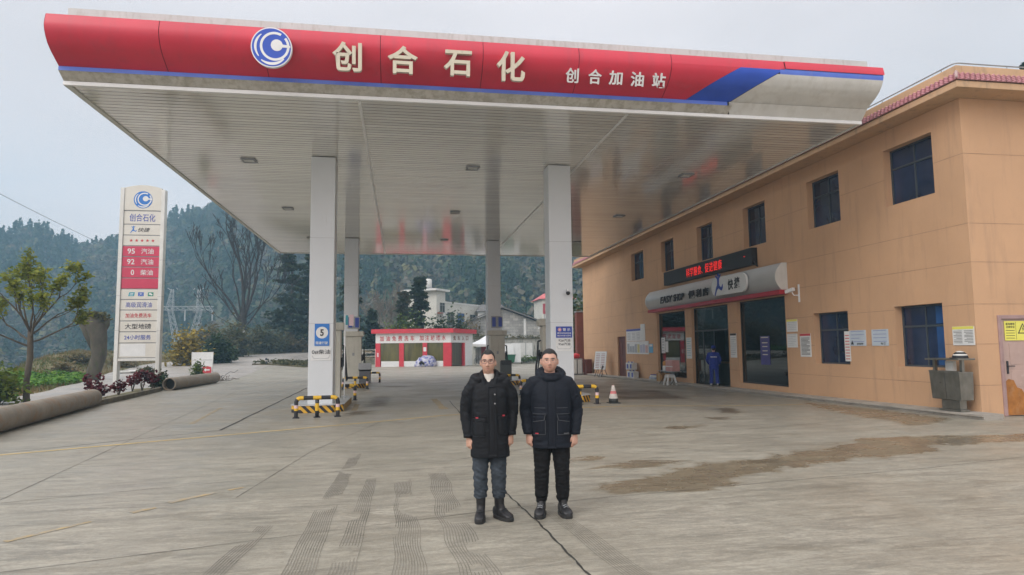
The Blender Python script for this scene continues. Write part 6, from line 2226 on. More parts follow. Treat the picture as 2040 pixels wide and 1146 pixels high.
def weeds(label, cx_, cy_, rx_, ry_, n, size, h=0.4):
    a = r_.uniform(0, 2 * PI, n)
    q = np.sqrt(r_.random(n))
    x, y = cx_ + rx_ * q * np.cos(a), cy_ + ry_ * q * np.sin(a)
    k = dl(x, y) > 0.15
    x, y = x[k], y[k]
    C = np.stack([x, y, GZn(x, y) + r_.uniform(0.02, h, len(x))], -1)
    V, F = quad_cloud(C, size, np.tile(np.array([[0, 0, 1.0]]), (len(C), 1)), r_)
    tag(np_mesh('weed_patch', V, F, LWE, tint=np.clip(r_.normal(0.5, 0.25, len(C)), 0, 1)), label, 'weeds', kind='stuff')


weeds('bright green low weeds by the road at the foot of the stump', -19.3, 42.0, 2.6, 6.5, 5000, 0.09)
weeds('bright green weeds at the road edge under the bare tree', -21.5, 82, 2.5, 6, 3500, 0.16, 0.35)
weeds('green weeds on the near verge beside the young tree', -14.2, 25, 1.6, 6, 2500, 0.07, 0.2)
# planted triangle in the road mouth
t = thing('planted_triangle', 'small weedy triangle with a kerb between the road and the yard', 'planting', (-9.8, 66, 0))
TRI = [(-12.9, 61.5), (-9.0, 65.6), (-8.2, 75), (-9.8, 74)]
s = MB()
s.loft([[(x, y, tz(x, y) - 0.1) for x, y in TRI], [(x, y, tz(x, y) + 0.13) for x, y in TRI]])
s.build('kerbed_soil', SOIL2, t, True)
C = []
rs = random.Random(2)
for k in range(260):
    a, b = rs.random(), rs.random()
    p0 = Vector(TRI[0] + (0,)).lerp(Vector(TRI[1] + (0,)), a).lerp(Vector(TRI[3] + (0,)).lerp(Vector(TRI[2] + (0,)), a), b)
    C.append((p0.x + 9.8, p0.y - 66, tz(p0.x, p0.y) + 0.2))
leaves('weeds', C, 6, 0.16, 0.11, LO_, t, 3, 0.7, 0.25)
t = thing('marker_stub', 'short dark marker post at the tip of the planted triangle', 'post', (-12.0, 63, tz(-12, 63) + 0.05))
MB().lathe([(0.11, 0), (0.10, 0.45), (0.06, 0.55)], 10).build('post', BLACK, t)
MB().lathe([(0.108, 0.25), (0.106, 0.33)], 10, cap=False).build('band', GREYWHITE, t)
t = thing('white_slab', 'broken pale slab lying in the grass right of the totem', 'slab', (-19.5, 52, gz(-19.5, 52)))
MB().obox((0, 0, 0.12), (1.6, 0.8, 0.12), R(15), R(-8)).build('slab_body', GREYWHITE, t, bevel=0.02)
MB().obox((0.5, -0.1, 0.21), (0.5, 0.5, 0.06), R(40), R(5)).build('chip', GREYWHITE, t)
# ================================================================ CAR WASH
cw = thing('car_wash', 'small white car wash with red posts, red roof band and red lettering', 'car wash', (1, 66, 0))
CWW = M('car_wash_white', (0.66, 0.67, 0.66), 0.5, var=0.05, dirt=0.6, dcol=(0.42, 0.42, 0.40))
REDB = M('car_wash_red', (0.52, 0.03, 0.05), 0.45, var=0.1, dirt=0.62, dcol=(0.3, 0.04, 0.05))
# plan: long front from A to B, short entrance side from B to C, back
A, B, Cc, D = Vector((-2.45, 66.0, 0)), Vector((4.75, 64.4, 0)), Vector((7.4, 69.6, 0)), Vector((0.2, 71.2, 0))
uf = (B - A).normalized()
us = (Cc - B).normalized()
LF, LS = (B - A).length, (Cc - B).length
nf = Vector((uf.y, -uf.x, 0))
ns = Vector((us.y, -us.x, 0))


def bar(s, p, u, n, a0, a1, z0, z1, d0, d1, mi=0):
    pts = [p + u * a + n * d + Vector((0, 0, z)) for z in (z0, z1) for d in (d0, d1) for a in (a0, a1)]
    s.add(pts, [(0, 2, 3, 1), (4, 5, 7, 6), (0, 1, 5, 4), (2, 6, 7, 3), (0, 4, 6, 2), (1, 3, 7, 5)], mi)


s = MB()
bar(s, A, uf, nf, 0, LF, 2.28, 3.22, -0.2, 0.02)
bar(s, B, us, ns, 0.02, LS, 2.28, 3.22, -0.2, 0.02)
bar(s, A, uf, nf, 0.55, LF - 0.6, -0.05, 0.52, -0.12, -0.02)
bar(s, B, us, ns, LS * 0.62, LS, -0.05, 2.279, -0.2, 0.0)
s.build('white_wall', CWW, cw, True)
for p_, u_, n_, a0, a1 in [(A, uf, nf, *q) for q in ((0, .48), (2.32, 2.78), (4.62, 5.05), (LF - 0.75, LF))] + [(B, us, ns, *q) for q in ((0.035, 0.2), (LS * 0.55, LS * 0.62 - 0.003))]:
    s = MB()
    bar(s, p_, u_, n_, a0, a1, -0.05, 2.279, -0.22 if u_ is uf else -0.2, 0.03)
    s.build('red_post', REDB, cw, True)
roof = [A - uf * 0.35 + nf * 0.35, B + uf * 0.1 + nf * 0.42 + ns * 0.2, Cc + us * 0.3 + ns * 0.35, D - uf * 0.2]
s = MB()
s.loft([[tuple(p + Vector((0, 0, 3.221))) for p in roof], [tuple(p + Vector((0, 0, 3.63))) for p in roof]])
s.build('red_roof_band', REDB, cw, True)
s = MB()
s.loft([[tuple(p + Vector((0, 0, z))) for p in (A - nf * .25, B - nf * .25 - us * 0.0, Cc - ns * .3, D)] for z in (3.15, 3.21)])
s.build('ceiling', GREYWHITE, cw, True)
s = MB()
bar(s, D, uf, nf, 0, LF, -0.05, 3.2, -0.1, 0.0)
bar(s, A, us, ns, 0.2, LS, -0.05, 3.2, -0.1, 0.0)
s.build('back_wall', M('car_wash_inner', (0.60, 0.52, 0.20), 0.7, var=0.3, vs=0.6, vstretch=(3, 3, 0.3)), cw, True)
CG_ = M('olive_tinted_glass', (0.085, 0.078, 0.022), 0.10, var=0.5, vs=1.0, vstretch=(2.5, 2.5, 0.4), rvar=0.03)
for a0, a1 in ((0.49, 2.31), (2.79, 4.61), (5.06, LF - 0.76)):
    g = MB()
    bar(g, A, uf, nf, a0, a1, 0.521, 2.279, -0.08, -0.065)
    fo = g.build('window', CG_, cw, True)
s = MB()
for q in range(9):
    bar(s, B, us, ns, 0.25 + q * 0.33, 0.255 + q * 0.33 + 0.31, 0.05, 2.27, -0.17, -0.165 - 0.02 * (q % 2))
s.build('strip_curtain', M('dark_strip_curtain', (0.06, 0.055, 0.035), 0.4, var=0.3, vs=2), cw, True)
nf_t = A + nf * 0.03
px = [(755, '加'), (773, '油'), (791, '免'), (808, '费'), (826, '洗'), (842, '车'), (863 - 5, '加'), (876 - 3, '注'), (878 + 8, '玻')]
for k, ch in enumerate('加油免费洗车'):
    c_ = A + uf * (0.62 + k * 0.60) + nf * 0.03 + Vector((0, 0, 2.73))
    text('lettering', ch, tuple(c_), 0.40, 0.50, uf, ZN, INKR, 0.01, cw, bold=0.012)
for k, ch in enumerate('加注玻璃水'):
    c_ = A + uf * (4.52 + k * 0.54) + nf * 0.03 + Vector((0, 0, 2.75))
    text('lettering', ch, tuple(c_), 0.40, 0.50, uf, ZN, INKR, 0.01, cw, bold=0.012)
for k, ch in enumerate('洗车入口'):
    c_ = B + us * (0.85 + k * 1.12) + ns * 0.03 + Vector((0, 0, 2.72))
    text('lettering', ch, tuple(c_), 0.62, 0.44, us, ZN, M('dull_brown_ink', (0.22, 0.10, 0.06), 0.6), 0.01, cw, bold=0.012)
s = MB()
bar(s, A, uf, nf, 4.70, 4.98, 1.45, 1.85, 0.032, 0.045)
s.build('notice', PAPER, cw, True)
s = MB()
bar(s, A, uf, nf, 0.16, 0.32, 0.95, 1.35, 0.032, 0.08)
s.build('pale_box', PALEPINK, cw, True)

t = thing('covered_scooter', 'blue and white patterned cover heaped over a low thing in front of the car wash', 'cover', (2.25, 64.6, 0))
CV = M('patterned_cover', (0.50, 0.50, 0.55), 0.6, var=0.2, vs=3, dirt=0.43, dcol=(0.05, 0.07, 0.32), dscale=(1.0, 1.0, 1.0), damt=1.0)
rings = []
for k in range(10):
    a = PI / 2 * k / 9
    rings.append([(1.05 * math.cos(a) ** 0.7 * math.cos(2 * PI * q / 28) * (1 + 0.16 * mnoise.noise(Vector((q * 0.7, k * 0.4, 1)))) + 0.25 * math.sin(a), 0.5 * math.cos(a) ** 0.7 * math.sin(2 * PI * q / 28) * (1 + 0.16 * mnoise.noise(Vector((q * 0.7, k * 0.4, 5)))), 1.02 * math.sin(a) * (1 + 0.15 * mnoise.noise(Vector((q * 0.5, k * 0.5, 9))))) for q in range(28)])
MB().loft(rings).build('cloth', CV, t, smooth=True)
MB().tube([(-0.5, -0.5, 0.25), (-0.35, -0.52, 0.5), (-0.1, -0.55, 0.25)], 0.12, 10).build('dark_wheel', RUBBER, t, smooth=True)

# wire fence left of the car wash
t = thing('wire_fence', 'low wire fence with pale rails left of the car wash', 'fence', (-5.5, 75, 0))
s = MB()
for z in (1.35, 1.0, 0.65):
    s.tube([(-9.2, 74, z + 0.3), (-5.8, 75, z + 0.3), (-2.6, 75.5, z + 0.3)], 0.022, 5)
for x in (-9.0, -7.4, -5.8, -4.2, -2.8):
    s.tube([(x, 74.6, -0.1), (x, 74.6, 1.75)], 0.03, 6)
s.build('rails', GREYWHITE, t, True)
MB().loft([[(-9.4, 75.6, z0) , (-2.4, 76.6, z0), (-2.4, 76.85, z0), (-9.4, 75.85, z0)] for z0 in (-0.2, 0.75)]).build('low_wall', M('mossy_block_wall', (0.20, 0.19, 0.14), 0.9, var=0.4, vs=2), t, True)
t = thing('brush_pile', 'heap of dead branches behind the wire fence', 'branches', (-5.6, 76.2, 0.7))
rs = random.Random(18)
s = MB()
for k in range(70):
    p = Vector((rs.uniform(-2.4, 2.4), rs.uniform(-0.3, 0.6), rs.uniform(-0.1, 0.9)))
    a = rs.uniform(-0.5, 0.5) + (PI if rs.random() < 0.5 else 0)
    s.tube([p, p + Vector((math.cos(a) * 0.7, 0.1, math.sin(a) * 0.4 + 0.1)), p + Vector((math.cos(a) * 1.3, 0.1, math.sin(a) * 0.9))], [0.03, 0.02, 0.008], 4)
s.build('branches', M('dead_wood', (0.26, 0.20, 0.12), 0.9, var=0.3), t)

# ================================================================ HOUSES BEHIND
HW = M('house_white', (0.58, 0.57, 0.51), 0.8, var=0.07, vs=0.6, dirt=0.55, dcol=(0.36, 0.34, 0.29), dscale=(0.5, 0.5, 0.2), damt=0.5)
HWIN = M('house_window_dark', (0.05, 0.055, 0.05), 0.25, var=0.4, vs=1.5)
wh = thing('white_house', 'cream white flat-roofed house with a stair tower behind the car wash', 'house', (8, 104, 0))
u = Vector((12.46 - 6.01, 9.0, 0)).normalized()
n = Vector((u.y, -u.x, 0))
P0 = Vector((6.25, 100.0, 0))
Lh = 11.4
s = MB()
bar(s, P0, u, n, 0, Lh, -1, 8.55, -7, 0)
bar(s, P0 - u * 2.45, u, n, 0, 2.447, -1, 10.2, -5, 0.35)
s.build('wall', HW, wh, True)
s = MB()
bar(s, P0 - u * 2.45, u, n, -0.9, 3.0, 10.203, 10.5, -5.4, 0.85)
bar(s, P0, u, n, 0, Lh + 0.05, 8.553, 8.80, -7.1, 0.06)
s.build('roof', GREYWHITE, wh, True)
for a0, a1, z0, z1, d in ((-1.55, -0.2, 7.1, 8.5, 0.35), (1.1, 3.0, 5.2, 7.2, 0), (4.1, 6.2, 5.2, 7.2, 0), (8.0, 9.8, 5.0, 7.1, 0)):
    k = MB()
    bar(k, P0, u, n, a0, a1, z0, z1, d - 0.02, d + 0.004)
    f = k.build('window', BLUEPANE if a0 == 4.1 else HWIN, wh, True)
    k = MB()
    for q in (0, 0.5, 1):
        am = a0 + (a1 - a0) * q
        bar(k, P0, u, n, am - 0.03, am + 0.03, z0, z1, d + 0.005, d + 0.04)
    bar(k, P0, u, n, a0, a1, (z0 + z1) / 2 + .3, (z0 + z1) / 2 + .36, d + 0.005, d + 0.035)
    bar(k, P0, u, n, a0 - .1, a1 + .1, z0 - .12, z0 - 0.003, d + 0.003, d + 0.12)
    k.build('window_frame', GREYMET if a0 != 4.1 else ALU, f, True)
k = MB()
bar(k, P0, u, n, -1.3, -0.3, 6.4, 7.0, 0.36, 0.75)
k.build('air_conditioner', GREYWHITE, wh, True)
k = MB()
bar(k, P0, u, n, -2.3, -1.4, 6.85, 7.0, 0.36, 0.9)
k.build('rusty_shelf', M('rusty_shelf', (0.30, 0.10, 0.06), 0.8), wh, True)
t = thing('water_tank', 'white cylindrical water tank on the stair tower roof of the white house', 'water tank', tuple(P0 - u * 1.75 - n * 1.5 + Vector((0, 0, 10.5))))
MB().lathe([(0.5, 0.25), (0.5, 1.5), (0.3, 1.6), (0.08, 1.62)], 20).build('tank_body', GREYWHITE, t, smooth=True)
MB().box(-0.6, 0.6, -0.6, 0.6, 0.0, 0.24).build('stand', GREYMET, t)

# grey block shed with slate roof
BLK = bpy.data.materials.new('grey_block_wall')
BLK.use_nodes = True
_n, _l = BLK.node_tree.nodes, BLK.node_tree.links
_t = _n.new('ShaderNodeTexCoord')
_m = _n.new('ShaderNodeMapping')
_m.inputs['Rotation'].default_value = (R(90), 0, 0)
_l.new(_t.outputs['Object'], _m.inputs[0])
_b = _n.new('ShaderNodeTexBrick')
_b.inputs['Color1'].default_value = (0.24, 0.235, 0.22, 1)
_b.inputs['Color2'].default_value = (0.36, 0.355, 0.33, 1)
_b.inputs['Mortar'].default_value = (0.20, 0.195, 0.18, 1)
_b.inputs['Scale'].default_value = 1.0
_b.inputs['Brick Width'].default_value = 0.8
_b.inputs['Row Height'].default_value = 0.38
_b.inputs['Mortar Size'].default_value = 0.025
_l.new(_m.outputs[0], _b.inputs[0])
_q = _n.new('ShaderNodeTexNoise')
_q.inputs['Scale'].default_value = 0.7
_q.inputs['Detail'].default_value = 7
_l.new(_t.outputs['Object'], _q.inputs[0])
_r = _n.new('ShaderNodeMapRange')
_r.inputs[1].default_value, _r.inputs[2].default_value, _r.inputs[3].default_value, _r.inputs[4].default_value = 0.3, 0.7, 0.7, 1.35
_l.new(_q.outputs[0], _r.inputs[0])
_x = _n.new('ShaderNodeMix')
_x.data_type = 'RGBA'
_x.blend_type = 'MULTIPLY'
_x.inputs[0].default_value = 1
_l.new(_b.outputs[0], _x.inputs[6])
_l.new(_r.outputs[0], _x.inputs[7])
_l.new(_x.outputs[2], _n['Principled BSDF'].inputs['Base Color'])
_n['Principled BSDF'].inputs['Roughness'].default_value = 0.9
t = thing('block_shed', 'grey concrete block shed with a low slate gable roof', 'shed', (14, 90, 0))
s = MB()
gp = [(8.2, 0), (18.7, 0), (18.7, 5.0), (13.3, 6.95), (8.2, 4.95)]
s.prism([(p[0], p[1] - (0.5 if p[1] == 0 else 0)) for p in gp], (0, 98, 0), XN, ZN, 10)
s.build('wall', BLK, t, True)
SLATE = M('slate_roof', (0.13, 0.125, 0.12), 0.8, var=0.3, vs=1.2, bump=0.3, bs=5)
s = MB()
for (xa_, za_), (xb_, zb_) in (((7.3, 4.85), (13.35, 7.22)), ((13.35, 7.22), (20.0, 4.82))):
    s.loft([[(xa_, 87.4, za_), (xb_, 87.4, zb_), (xb_, 87.4, zb_ - 0.16), (xa_, 87.4, za_ - 0.16)], [(xa_, 98.6, za_), (xb_, 98.6, zb_), (xb_, 98.6, zb_ - 0.16), (xa_, 98.6, za_ - 0.16)]])
s.build('roof', SLATE, t, True)
MB().box(16.3, 16.6, 87.9, 87.985, 0, 5.6).build('pilaster', GREYWHITE, t, True)
t = thing('old_house', 'old grey-white house with a dark window between the white house and the shed', 'house', (14, 112, 0))
MB().box(12.2, 17.0, 106, 112, -0.5, 7.6).build('wall', GREYWHITE, t, True)
MB().box(14.2, 15.2, 105.95, 105.995, 5.8, 7.0).build('window', HWIN, t, True)
MB().loft([[(11.9, 105.5, 7.6), (17.3, 105.5, 7.6), (17.3, 112.5, 7.6), (11.9, 112.5, 7.6)], [(13, 107.5, 8.8), (16.2, 107.5, 8.8), (16.2, 110, 8.8), (13, 110, 8.8)]]).build('roof', SLATE, t, True)
t = thing('red_roofed_house', 'white house with a bright red roof on the slope behind the shed', 'house', (25, 116, 0))
MB().box(24.4, 30.0, 114, 121, -1, 10.2).build('wall', HW, t, True)
MB().loft([[(23.9, 113.4, 10.2), (30.6, 113.4, 10.2), (30.6, 121.6, 10.2), (23.9, 121.6, 10.2)], [(25.8, 115.5, 11.5), (28.6, 115.5, 11.5), (28.6, 119.5, 11.5), (25.8, 119.5, 11.5)]]).build('roof', M('bright_red_roof', (0.55, 0.13, 0.13), 0.6, var=0.1), t, True)
t = thing('red_board', 'dark red board on legs left of the front right column, above the shed', 'board', (20.9, 95, 6))
MB().box(20.5, 22.2, 94.95, 95.05, 6.6, 8.1).build('board', M('dark_red_board', (0.30, 0.03, 0.045), 0.6, var=0.2), t, True)
text('lettering', '口', (20.95, 94.945, 7.35), 0.3, 0.6, XN, ZN, CREAM, 0.004, t)
MB().tube([(20.7, 95.06, -0.2), (20.7, 95.06, 6.6)], 0.06, 6).tube([(22.0, 95.06, -0.2), (22.0, 95.06, 6.4)], 0.06, 6).build('legs', GREYMET, t, True)

WALLC = M('stained_render_wall', (0.42, 0.41, 0.37), 0.9, var=0.12, vs=1, dirt=0.47, dcol=(0.12, 0.13, 0.09), dscale=(1.2, 1.2, 0.35), damt=0.75)
t = thing('yard_wall', 'stained pale yard wall with a mossy top in front of the shed', 'wall', (13, 82, 0))
MB().loft([[(7.6, 80.6, z), (18.4, 83.4, z), (18.4, 83.7, z), (7.6, 80.9, z)] for z in (-0.3, 2.78)]).build('wall', WALLC, t, True)
MB().loft([[(7.5, 80.5, z), (18.5, 83.3, z), (18.5, 83.8, z), (7.5, 81.0, z)] for z in (2.783, 3.0)]).build('coping', M('mossy_coping', (0.15, 0.14, 0.09), 0.9, var=0.4, vs=3), t, True)
C = [(rs.uniform(-4, 5), 0, 3.1) for k in range(60)]
leaves('moss_weeds', [(c_[0], 0.26 * c_[0] - 0.3, c_[2]) for c_ in C], 5, 0.14, 0.10, LO_, t, 3, 0.6, 0.3)
t = thing('sheet_metal_gate', 'pale sheet metal yard gate in the stained wall', 'gate', (14.6, 81.9, 0))
MB().obox((14.9, 81.85, 1.25), (3.0, 0.06, 2.1), math.atan2(2.8, 10.8)).build('gate_leaf', GREYWHITE, t, True)
s = MB()
for a in (-1.5, -0.5, 0.5, 1.5):
    s.obox((14.9 + a * 0.968, 81.80 + a * 0.25, 1.25), (0.05, 0.05, 2.16), math.atan2(2.8, 10.8))
s.build('ribs', GREYMET, t, True)
t = thing('gate_pillar', 'concrete gate pillar with a flat cap left of the front right column', 'pillar', (15.9, 72, 0))
MB().box(15.35, 16.4, 72, 72.8, -0.3, 3.75).build('shaft', WALLC, t, True)
MB().box(15.15, 16.6, 71.85, 72.95, 3.753, 3.95).build('cap', GREYWHITE, t, True)
t = thing('barred_gate', 'grey barred iron gate beside the concrete gate pillar', 'gate', (17.2, 72.3, 0))
s = MB()
for k in range(8):
    s.box(16.7 + k * 0.22, 16.73 + k * 0.22, 72.2, 72.23, 0.1, 3.4)
for z in (0.2, 0.9, 1.6, 2.3, 3.0):
    s.box(16.65, 18.4, 72.235, 72.265, z, z + 0.05)
s.build('bars', ALU, t, True)
t = thing('weed_strip', 'green weeds at the foot of the stained yard wall', 'weeds', (15.5, 81.2, 0))
leaves('weeds', [(rs.uniform(-2.2, 2.2), rs.uniform(-.4, .2) + 0.1, rs.uniform(0.05, 0.5)) for k in range(80)], 6, 0.2, 0.12, LG, t, 8, 0.7, 0.25)
t = thing('white_board_stack', 'white boards leaning in the yard behind the rear right column', 'boards', (12.6, 76, 0))
MB().obox((12.6, 76, 1.1), (2.2, 0.08, 2.2), R(6), R(-5)).obox((12.2, 75.8, 0.95), (1.3, 0.06, 1.9), R(2), R(-8)).build('boards', CWW, t, True)
t = thing('wheelie_bin', 'dark green rubbish bin standing in the yard beside the white boards', 'bin', (12.1, 74.5, 0))
MB().loft([[(-0.5, -0.4, 0.08), (0.5, -0.4, 0.08), (0.5, 0.4, 0.08), (-0.5, 0.4, 0.08)], [(-0.62, -0.5, 0.85), (0.62, -0.5, 0.85), (0.62, 0.5, 0.85), (-0.62, 0.5, 0.85)]]).build('body', GREENP, t)
MB().box(-0.68, 0.68, -0.56, 0.56, 0.853, 0.95).build('lid', GREENP, t, bevel=0.03)
MB().tube([(-0.5, 0.3, 0.1), (0.5, 0.3, 0.1)], 0.1, 10).build('wheels', RUBBER, t)

# gazebo, poster and clutter right of the car wash
t = thing('gazebo_tent', 'small white gazebo tent right of the car wash', 'tent', (9.3, 73, 0))
cor = [(7.5, 71.5), (11.0, 71.5), (11.0, 74.5), (7.5, 74.5)]
CAN_ = M('tent_canvas', (0.66, 0.67, 0.68), 0.8, var=0.05)
s = MB()
s.loft([[(x, y, 1.88) for x, y in cor], [(x, y, 2.12) for x, y in cor], [(9.25 + (x - 9.25) * .45, 73 + (y - 73) * .45, 2.55) for x, y in cor], [(9.25 + (x - 9.25) * .02, 73 + (y - 73) * .02, 3.05) for x, y in cor]])
s.build('canvas', CAN_, t, True)
s = MB()
for x, y in cor:
    s.tube([(x, y, 0), (x, y, 1.9)], 0.04, 6)
s.build('poles', STEEL, t, True)
t = thing('red_banner', 'red banner with pale lettering hanging under the gazebo tent', 'banner', (9.9, 74, 0))
MB().box(8.75, 10.9, 73.96, 74.0, 0.75, 1.85).build('cloth', M('banner_red', (0.36, 0.035, 0.045), 0.6, var=0.15), t, True)
text('lettering', '优惠', (9.8, 73.955, 1.5), 1.1, 0.36, XN, ZN, CREAM, 0.004, t)
t = thing('goods_heap', 'blue and white goods heaped on a trolley under the gazebo tent', 'goods', (9.9, 73, 0))
s = MB()
rs = random.Random(6)
for k in range(12):
    s.obox((9.9 + rs.uniform(-0.6, 0.6), 73 + rs.uniform(-0.3, 0.3), 0.3 + rs.uniform(0, 0.75)), (rs.uniform(.3, .5), rs.uniform(.25, .4), rs.uniform(.15, .3)), rs.uniform(0, 1), mi=rs.randrange(3))
s.build('parcels', [M('navy_parcel', (0.04, 0.06, 0.2), 0.5), GREYWHITE, M('tan_parcel', (0.36, 0.28, 0.15), 0.7)], t, True)
MB().box(9.1, 10.7, 72.6, 73.4, 0.16, 0.24).build('trolley_bed', GREYMET, t, True)
t = thing('grey_locker', 'tall grey locker standing under the gazebo tent beside the car wash', 'locker', (8.5, 73.5, 0))
MB().box(8.15, 8.75, 73.2, 73.6, 0, 1.8).build('body', GREYMET, t, True)
MB().box(8.44, 8.46, 73.19, 73.199, 0.05, 1.75).build('door_gap', BLACK, t, True)


def bicycle(x, y, rz, label):
    t = thing('bicycle', label, 'bicycle', (x, y, 0), rz)
    for wx in (-0.52, 0.52):
        P = [(wx + 0.31 * math.cos(2 * PI * k / 20), 0, 0.33 + 0.31 * math.sin(2 * PI * k / 20)) for k in range(21)]
        w_ = MB().tube(P, 0.022, 6).build('wheel', RUBBER, t)
        k_ = MB()
        for q in range(6):
            a = PI * q / 6
            k_.tube([(wx + 0.3 * math.cos(a), 0, 0.33 + 0.3 * math.sin(a)), (wx - 0.3 * math.cos(a), 0, 0.33 - 0.3 * math.sin(a))], 0.005, 4)
        k_.build('spokes', STEEL, w_)
    s = MB()
    for a, b in (((-.52, .33), (-.12, .33)), ((-.52, .33), (-.2, .82)), ((-.12, .33), (-.2, .85)), ((-.2, .78), (.38, .82)), ((-.12, .33), (.38, .78)), ((.38, .95), (.52, .33))):
        s.tube([(a[0], 0, a[1]), (b[0], 0, b[1])], 0.022, 6)
    s.build('frame', BLACK, t)
    MB().obox((-0.2, 0, 0.90), (0.26, 0.14, 0.06)).build('saddle', RUBBER, t, bevel=0.02)
    MB().tube([(0.38, -0.28, 0.98), (0.38, 0, 1.02), (0.38, 0.28, 0.98)], 0.016, 6).build('handlebar', STEEL, t)


bicycle(7.9, 69.7, R(62), 'dark bicycle leaning by the entrance side of the car wash')

# ================================================================ PYLON AND WIRE
t = thing('power_pylon', 'pale lattice power pylon with two peaks standing in the valley', 'pylon', (-51.3, 170, -28))
GALV = M('galvanised_steel', (0.42, 0.43, 0.43), 0.6, var=0.1)
s = MB()


def lat(p, q, w0, w1, n_, r_=0.045):
    """a lattice member: four chords with zigzag bracing"""
    p, q = Vector(p), Vector(q)
    d = (q - p).normalized()
    x, y = frame(d)
    prev = None
    for i in range(n_ + 1):
        c = p.lerp(q, i / n_)
        w = w0 + (w1 - w0) * i / n_
        cs = [c + x * sx * w / 2 + y * sy * w / 2 for sx, sy in ((-1, -1), (1, -1), (1, 1), (-1, 1))]
        if prev:
            for k in range(4):
                s.tube([prev[k], cs[k]], r_, 4, cap=False)
                s.tube([prev[k], cs[(k + 1) % 4]], r_ * 0.6, 4, cap=False)
                s.tube([prev[(k + 1) % 4], cs[k]], r_ * 0.6, 4, cap=False)
        prev = cs


ox, oy, oz = -51.3, 170, 0
lat((ox, oy, -28), (ox, oy, 3.0), 7.0, 3.0, 12)
lat((ox - 1.4, oy, 3.0), (ox - 3.4, oy, 12.0), 1.4, 0.9, 6)
lat((ox + 1.4, oy, 3.0), (ox + 3.4, oy, 12.0), 1.4, 0.9, 6)
lat((ox - 6.0, oy, 12.0), (ox + 6.4, oy, 12.0), 0.9, 0.9, 10)
lat((ox - 3.4, oy, 12.0), (ox - 3.0, oy, 16.6), 1.4, 0.5, 4)
lat((ox + 3.4, oy, 12.0), (ox + 3.0, oy, 16.6), 1.4, 0.5, 4)
for x in (-3.9, -2.0, 2.0, 3.9):
    s.tube([(ox + x * 0.9, oy, 16.5), (ox + x * 1.05, oy, 16.9)], 0.09, 5)
s.build('lattice', GALV, t, True)
s = MB()
for x in (-6.0, 0, 6.2):
    s.tube([(ox + x, oy, 11.6), (ox + x, oy, 9.0)], 0.16, 6)
s.build('insulator', GALV, t, True)
t = thing('power_line', 'thin power line sagging down to the left across the sky', 'power line', (-84, 150, 35))
P = []
for k in range(21):
    q = k / 20
    P.append((-79.5 - 5.3 * q, 110 + 98 * q, 36.6 - 4.2 * q - 0.5 * math.sin(PI * q)))
MB().tube(P, 0.06, 4).build('wire', M('wire_grey', (0.10, 0.105, 0.11), 0.7), t, True)
# ================================================================ PEOPLE
SKIN = bpy.data.materials.new('skin')
SKIN.use_nodes = True
_n, _l = SKIN.node_tree.nodes, SKIN.node_tree.links
_a = _n.new('ShaderNodeAttribute')
_a.attribute_name = 'skin_col'
_l.new(_a.outputs['Color'], _n['Principled BSDF'].inputs['Base Color'])
_n['Principled BSDF'].inputs['Roughness'].default_value = 0.5
_n['Principled BSDF'].inputs['Subsurface Weight'].default_value = 0.08
_n['Principled BSDF'].inputs['Subsurface Radius'].default_value = (0.01, 0.004, 0.002)
HAIR = M('black_hair', (0.012, 0.011, 0.011), 0.55, var=0.4, vs=60, bump=0.5, bs=300)
EYEM = M('eye_white', (0.42, 0.38, 0.35), 0.25, var=0.02)
IRIS = M('dark_iris', (0.015, 0.010, 0.008), 0.15, var=0.1)


def cloth(name, c, rough=0.75, var=0.18, vs=9, bs=500, sheen=0.0):
    m = M(name, c, rough, var=var, vs=vs, bump=0.25, bs=bs, spec=0.2)
    m.node_tree.nodes['Principled BSDF'].inputs['Sheen Weight'].default_value = sheen
    return m


def ell(c, rx, ry, n=20, ex=2.0, rot=0.0, up=None):
    out_ = []
    for k in range(n):
        a = 2 * PI * k / n
        ca, sa = math.cos(a), math.sin(a)
        x = math.copysign(abs(ca) ** (2 / ex), ca) * rx
        y = math.copysign(abs(sa) ** (2 / ex), sa) * ry
        out_.append(Vector((c[0] + x * math.cos(rot) - y * math.sin(rot), c[1] + x * math.sin(rot) + y * math.cos(rot), c[2])))
    return out_


def remesh(name, s, voxel, mats, parent, smooth_it=0):
    me = bpy.data.meshes.new(name)
    me.from_pydata(s.v, [], s.f)
    o = link_mesh(name, me, mats, parent)
    md = o.modifiers.new('r', 'REMESH')
    md.mode = 'VOXEL'
    md.voxel_size = voxel
    if smooth_it:
        m2 = o.modifiers.new('s', 'SMOOTH')
        m2.factor = 0.5
        m2.iterations = smooth_it
    dg = bpy.context.evaluated_depsgraph_get()
    dg.update()
    me2 = bpy.data.meshes.new_from_object(o.evaluated_get(dg))
    o.modifiers.clear()
    o.data = me2
    me2.name = name
    me2.polygons.foreach_set('use_smooth', [True] * len(me2.polygons))
    return o


def vcos(me):
    co = np.zeros(len(me.vertices) * 3)
    me.vertices.foreach_get('co', co)
    return co.reshape(-1, 3)


def vnor(me):
    no = np.zeros(len(me.vertices) * 3)
    me.vertices.foreach_get('normal', no)
    return no.reshape(-1, 3)


def gau(p, c, s):
    return np.exp(-(((p - np.array(c)) / np.array(s)) ** 2).sum(-1))


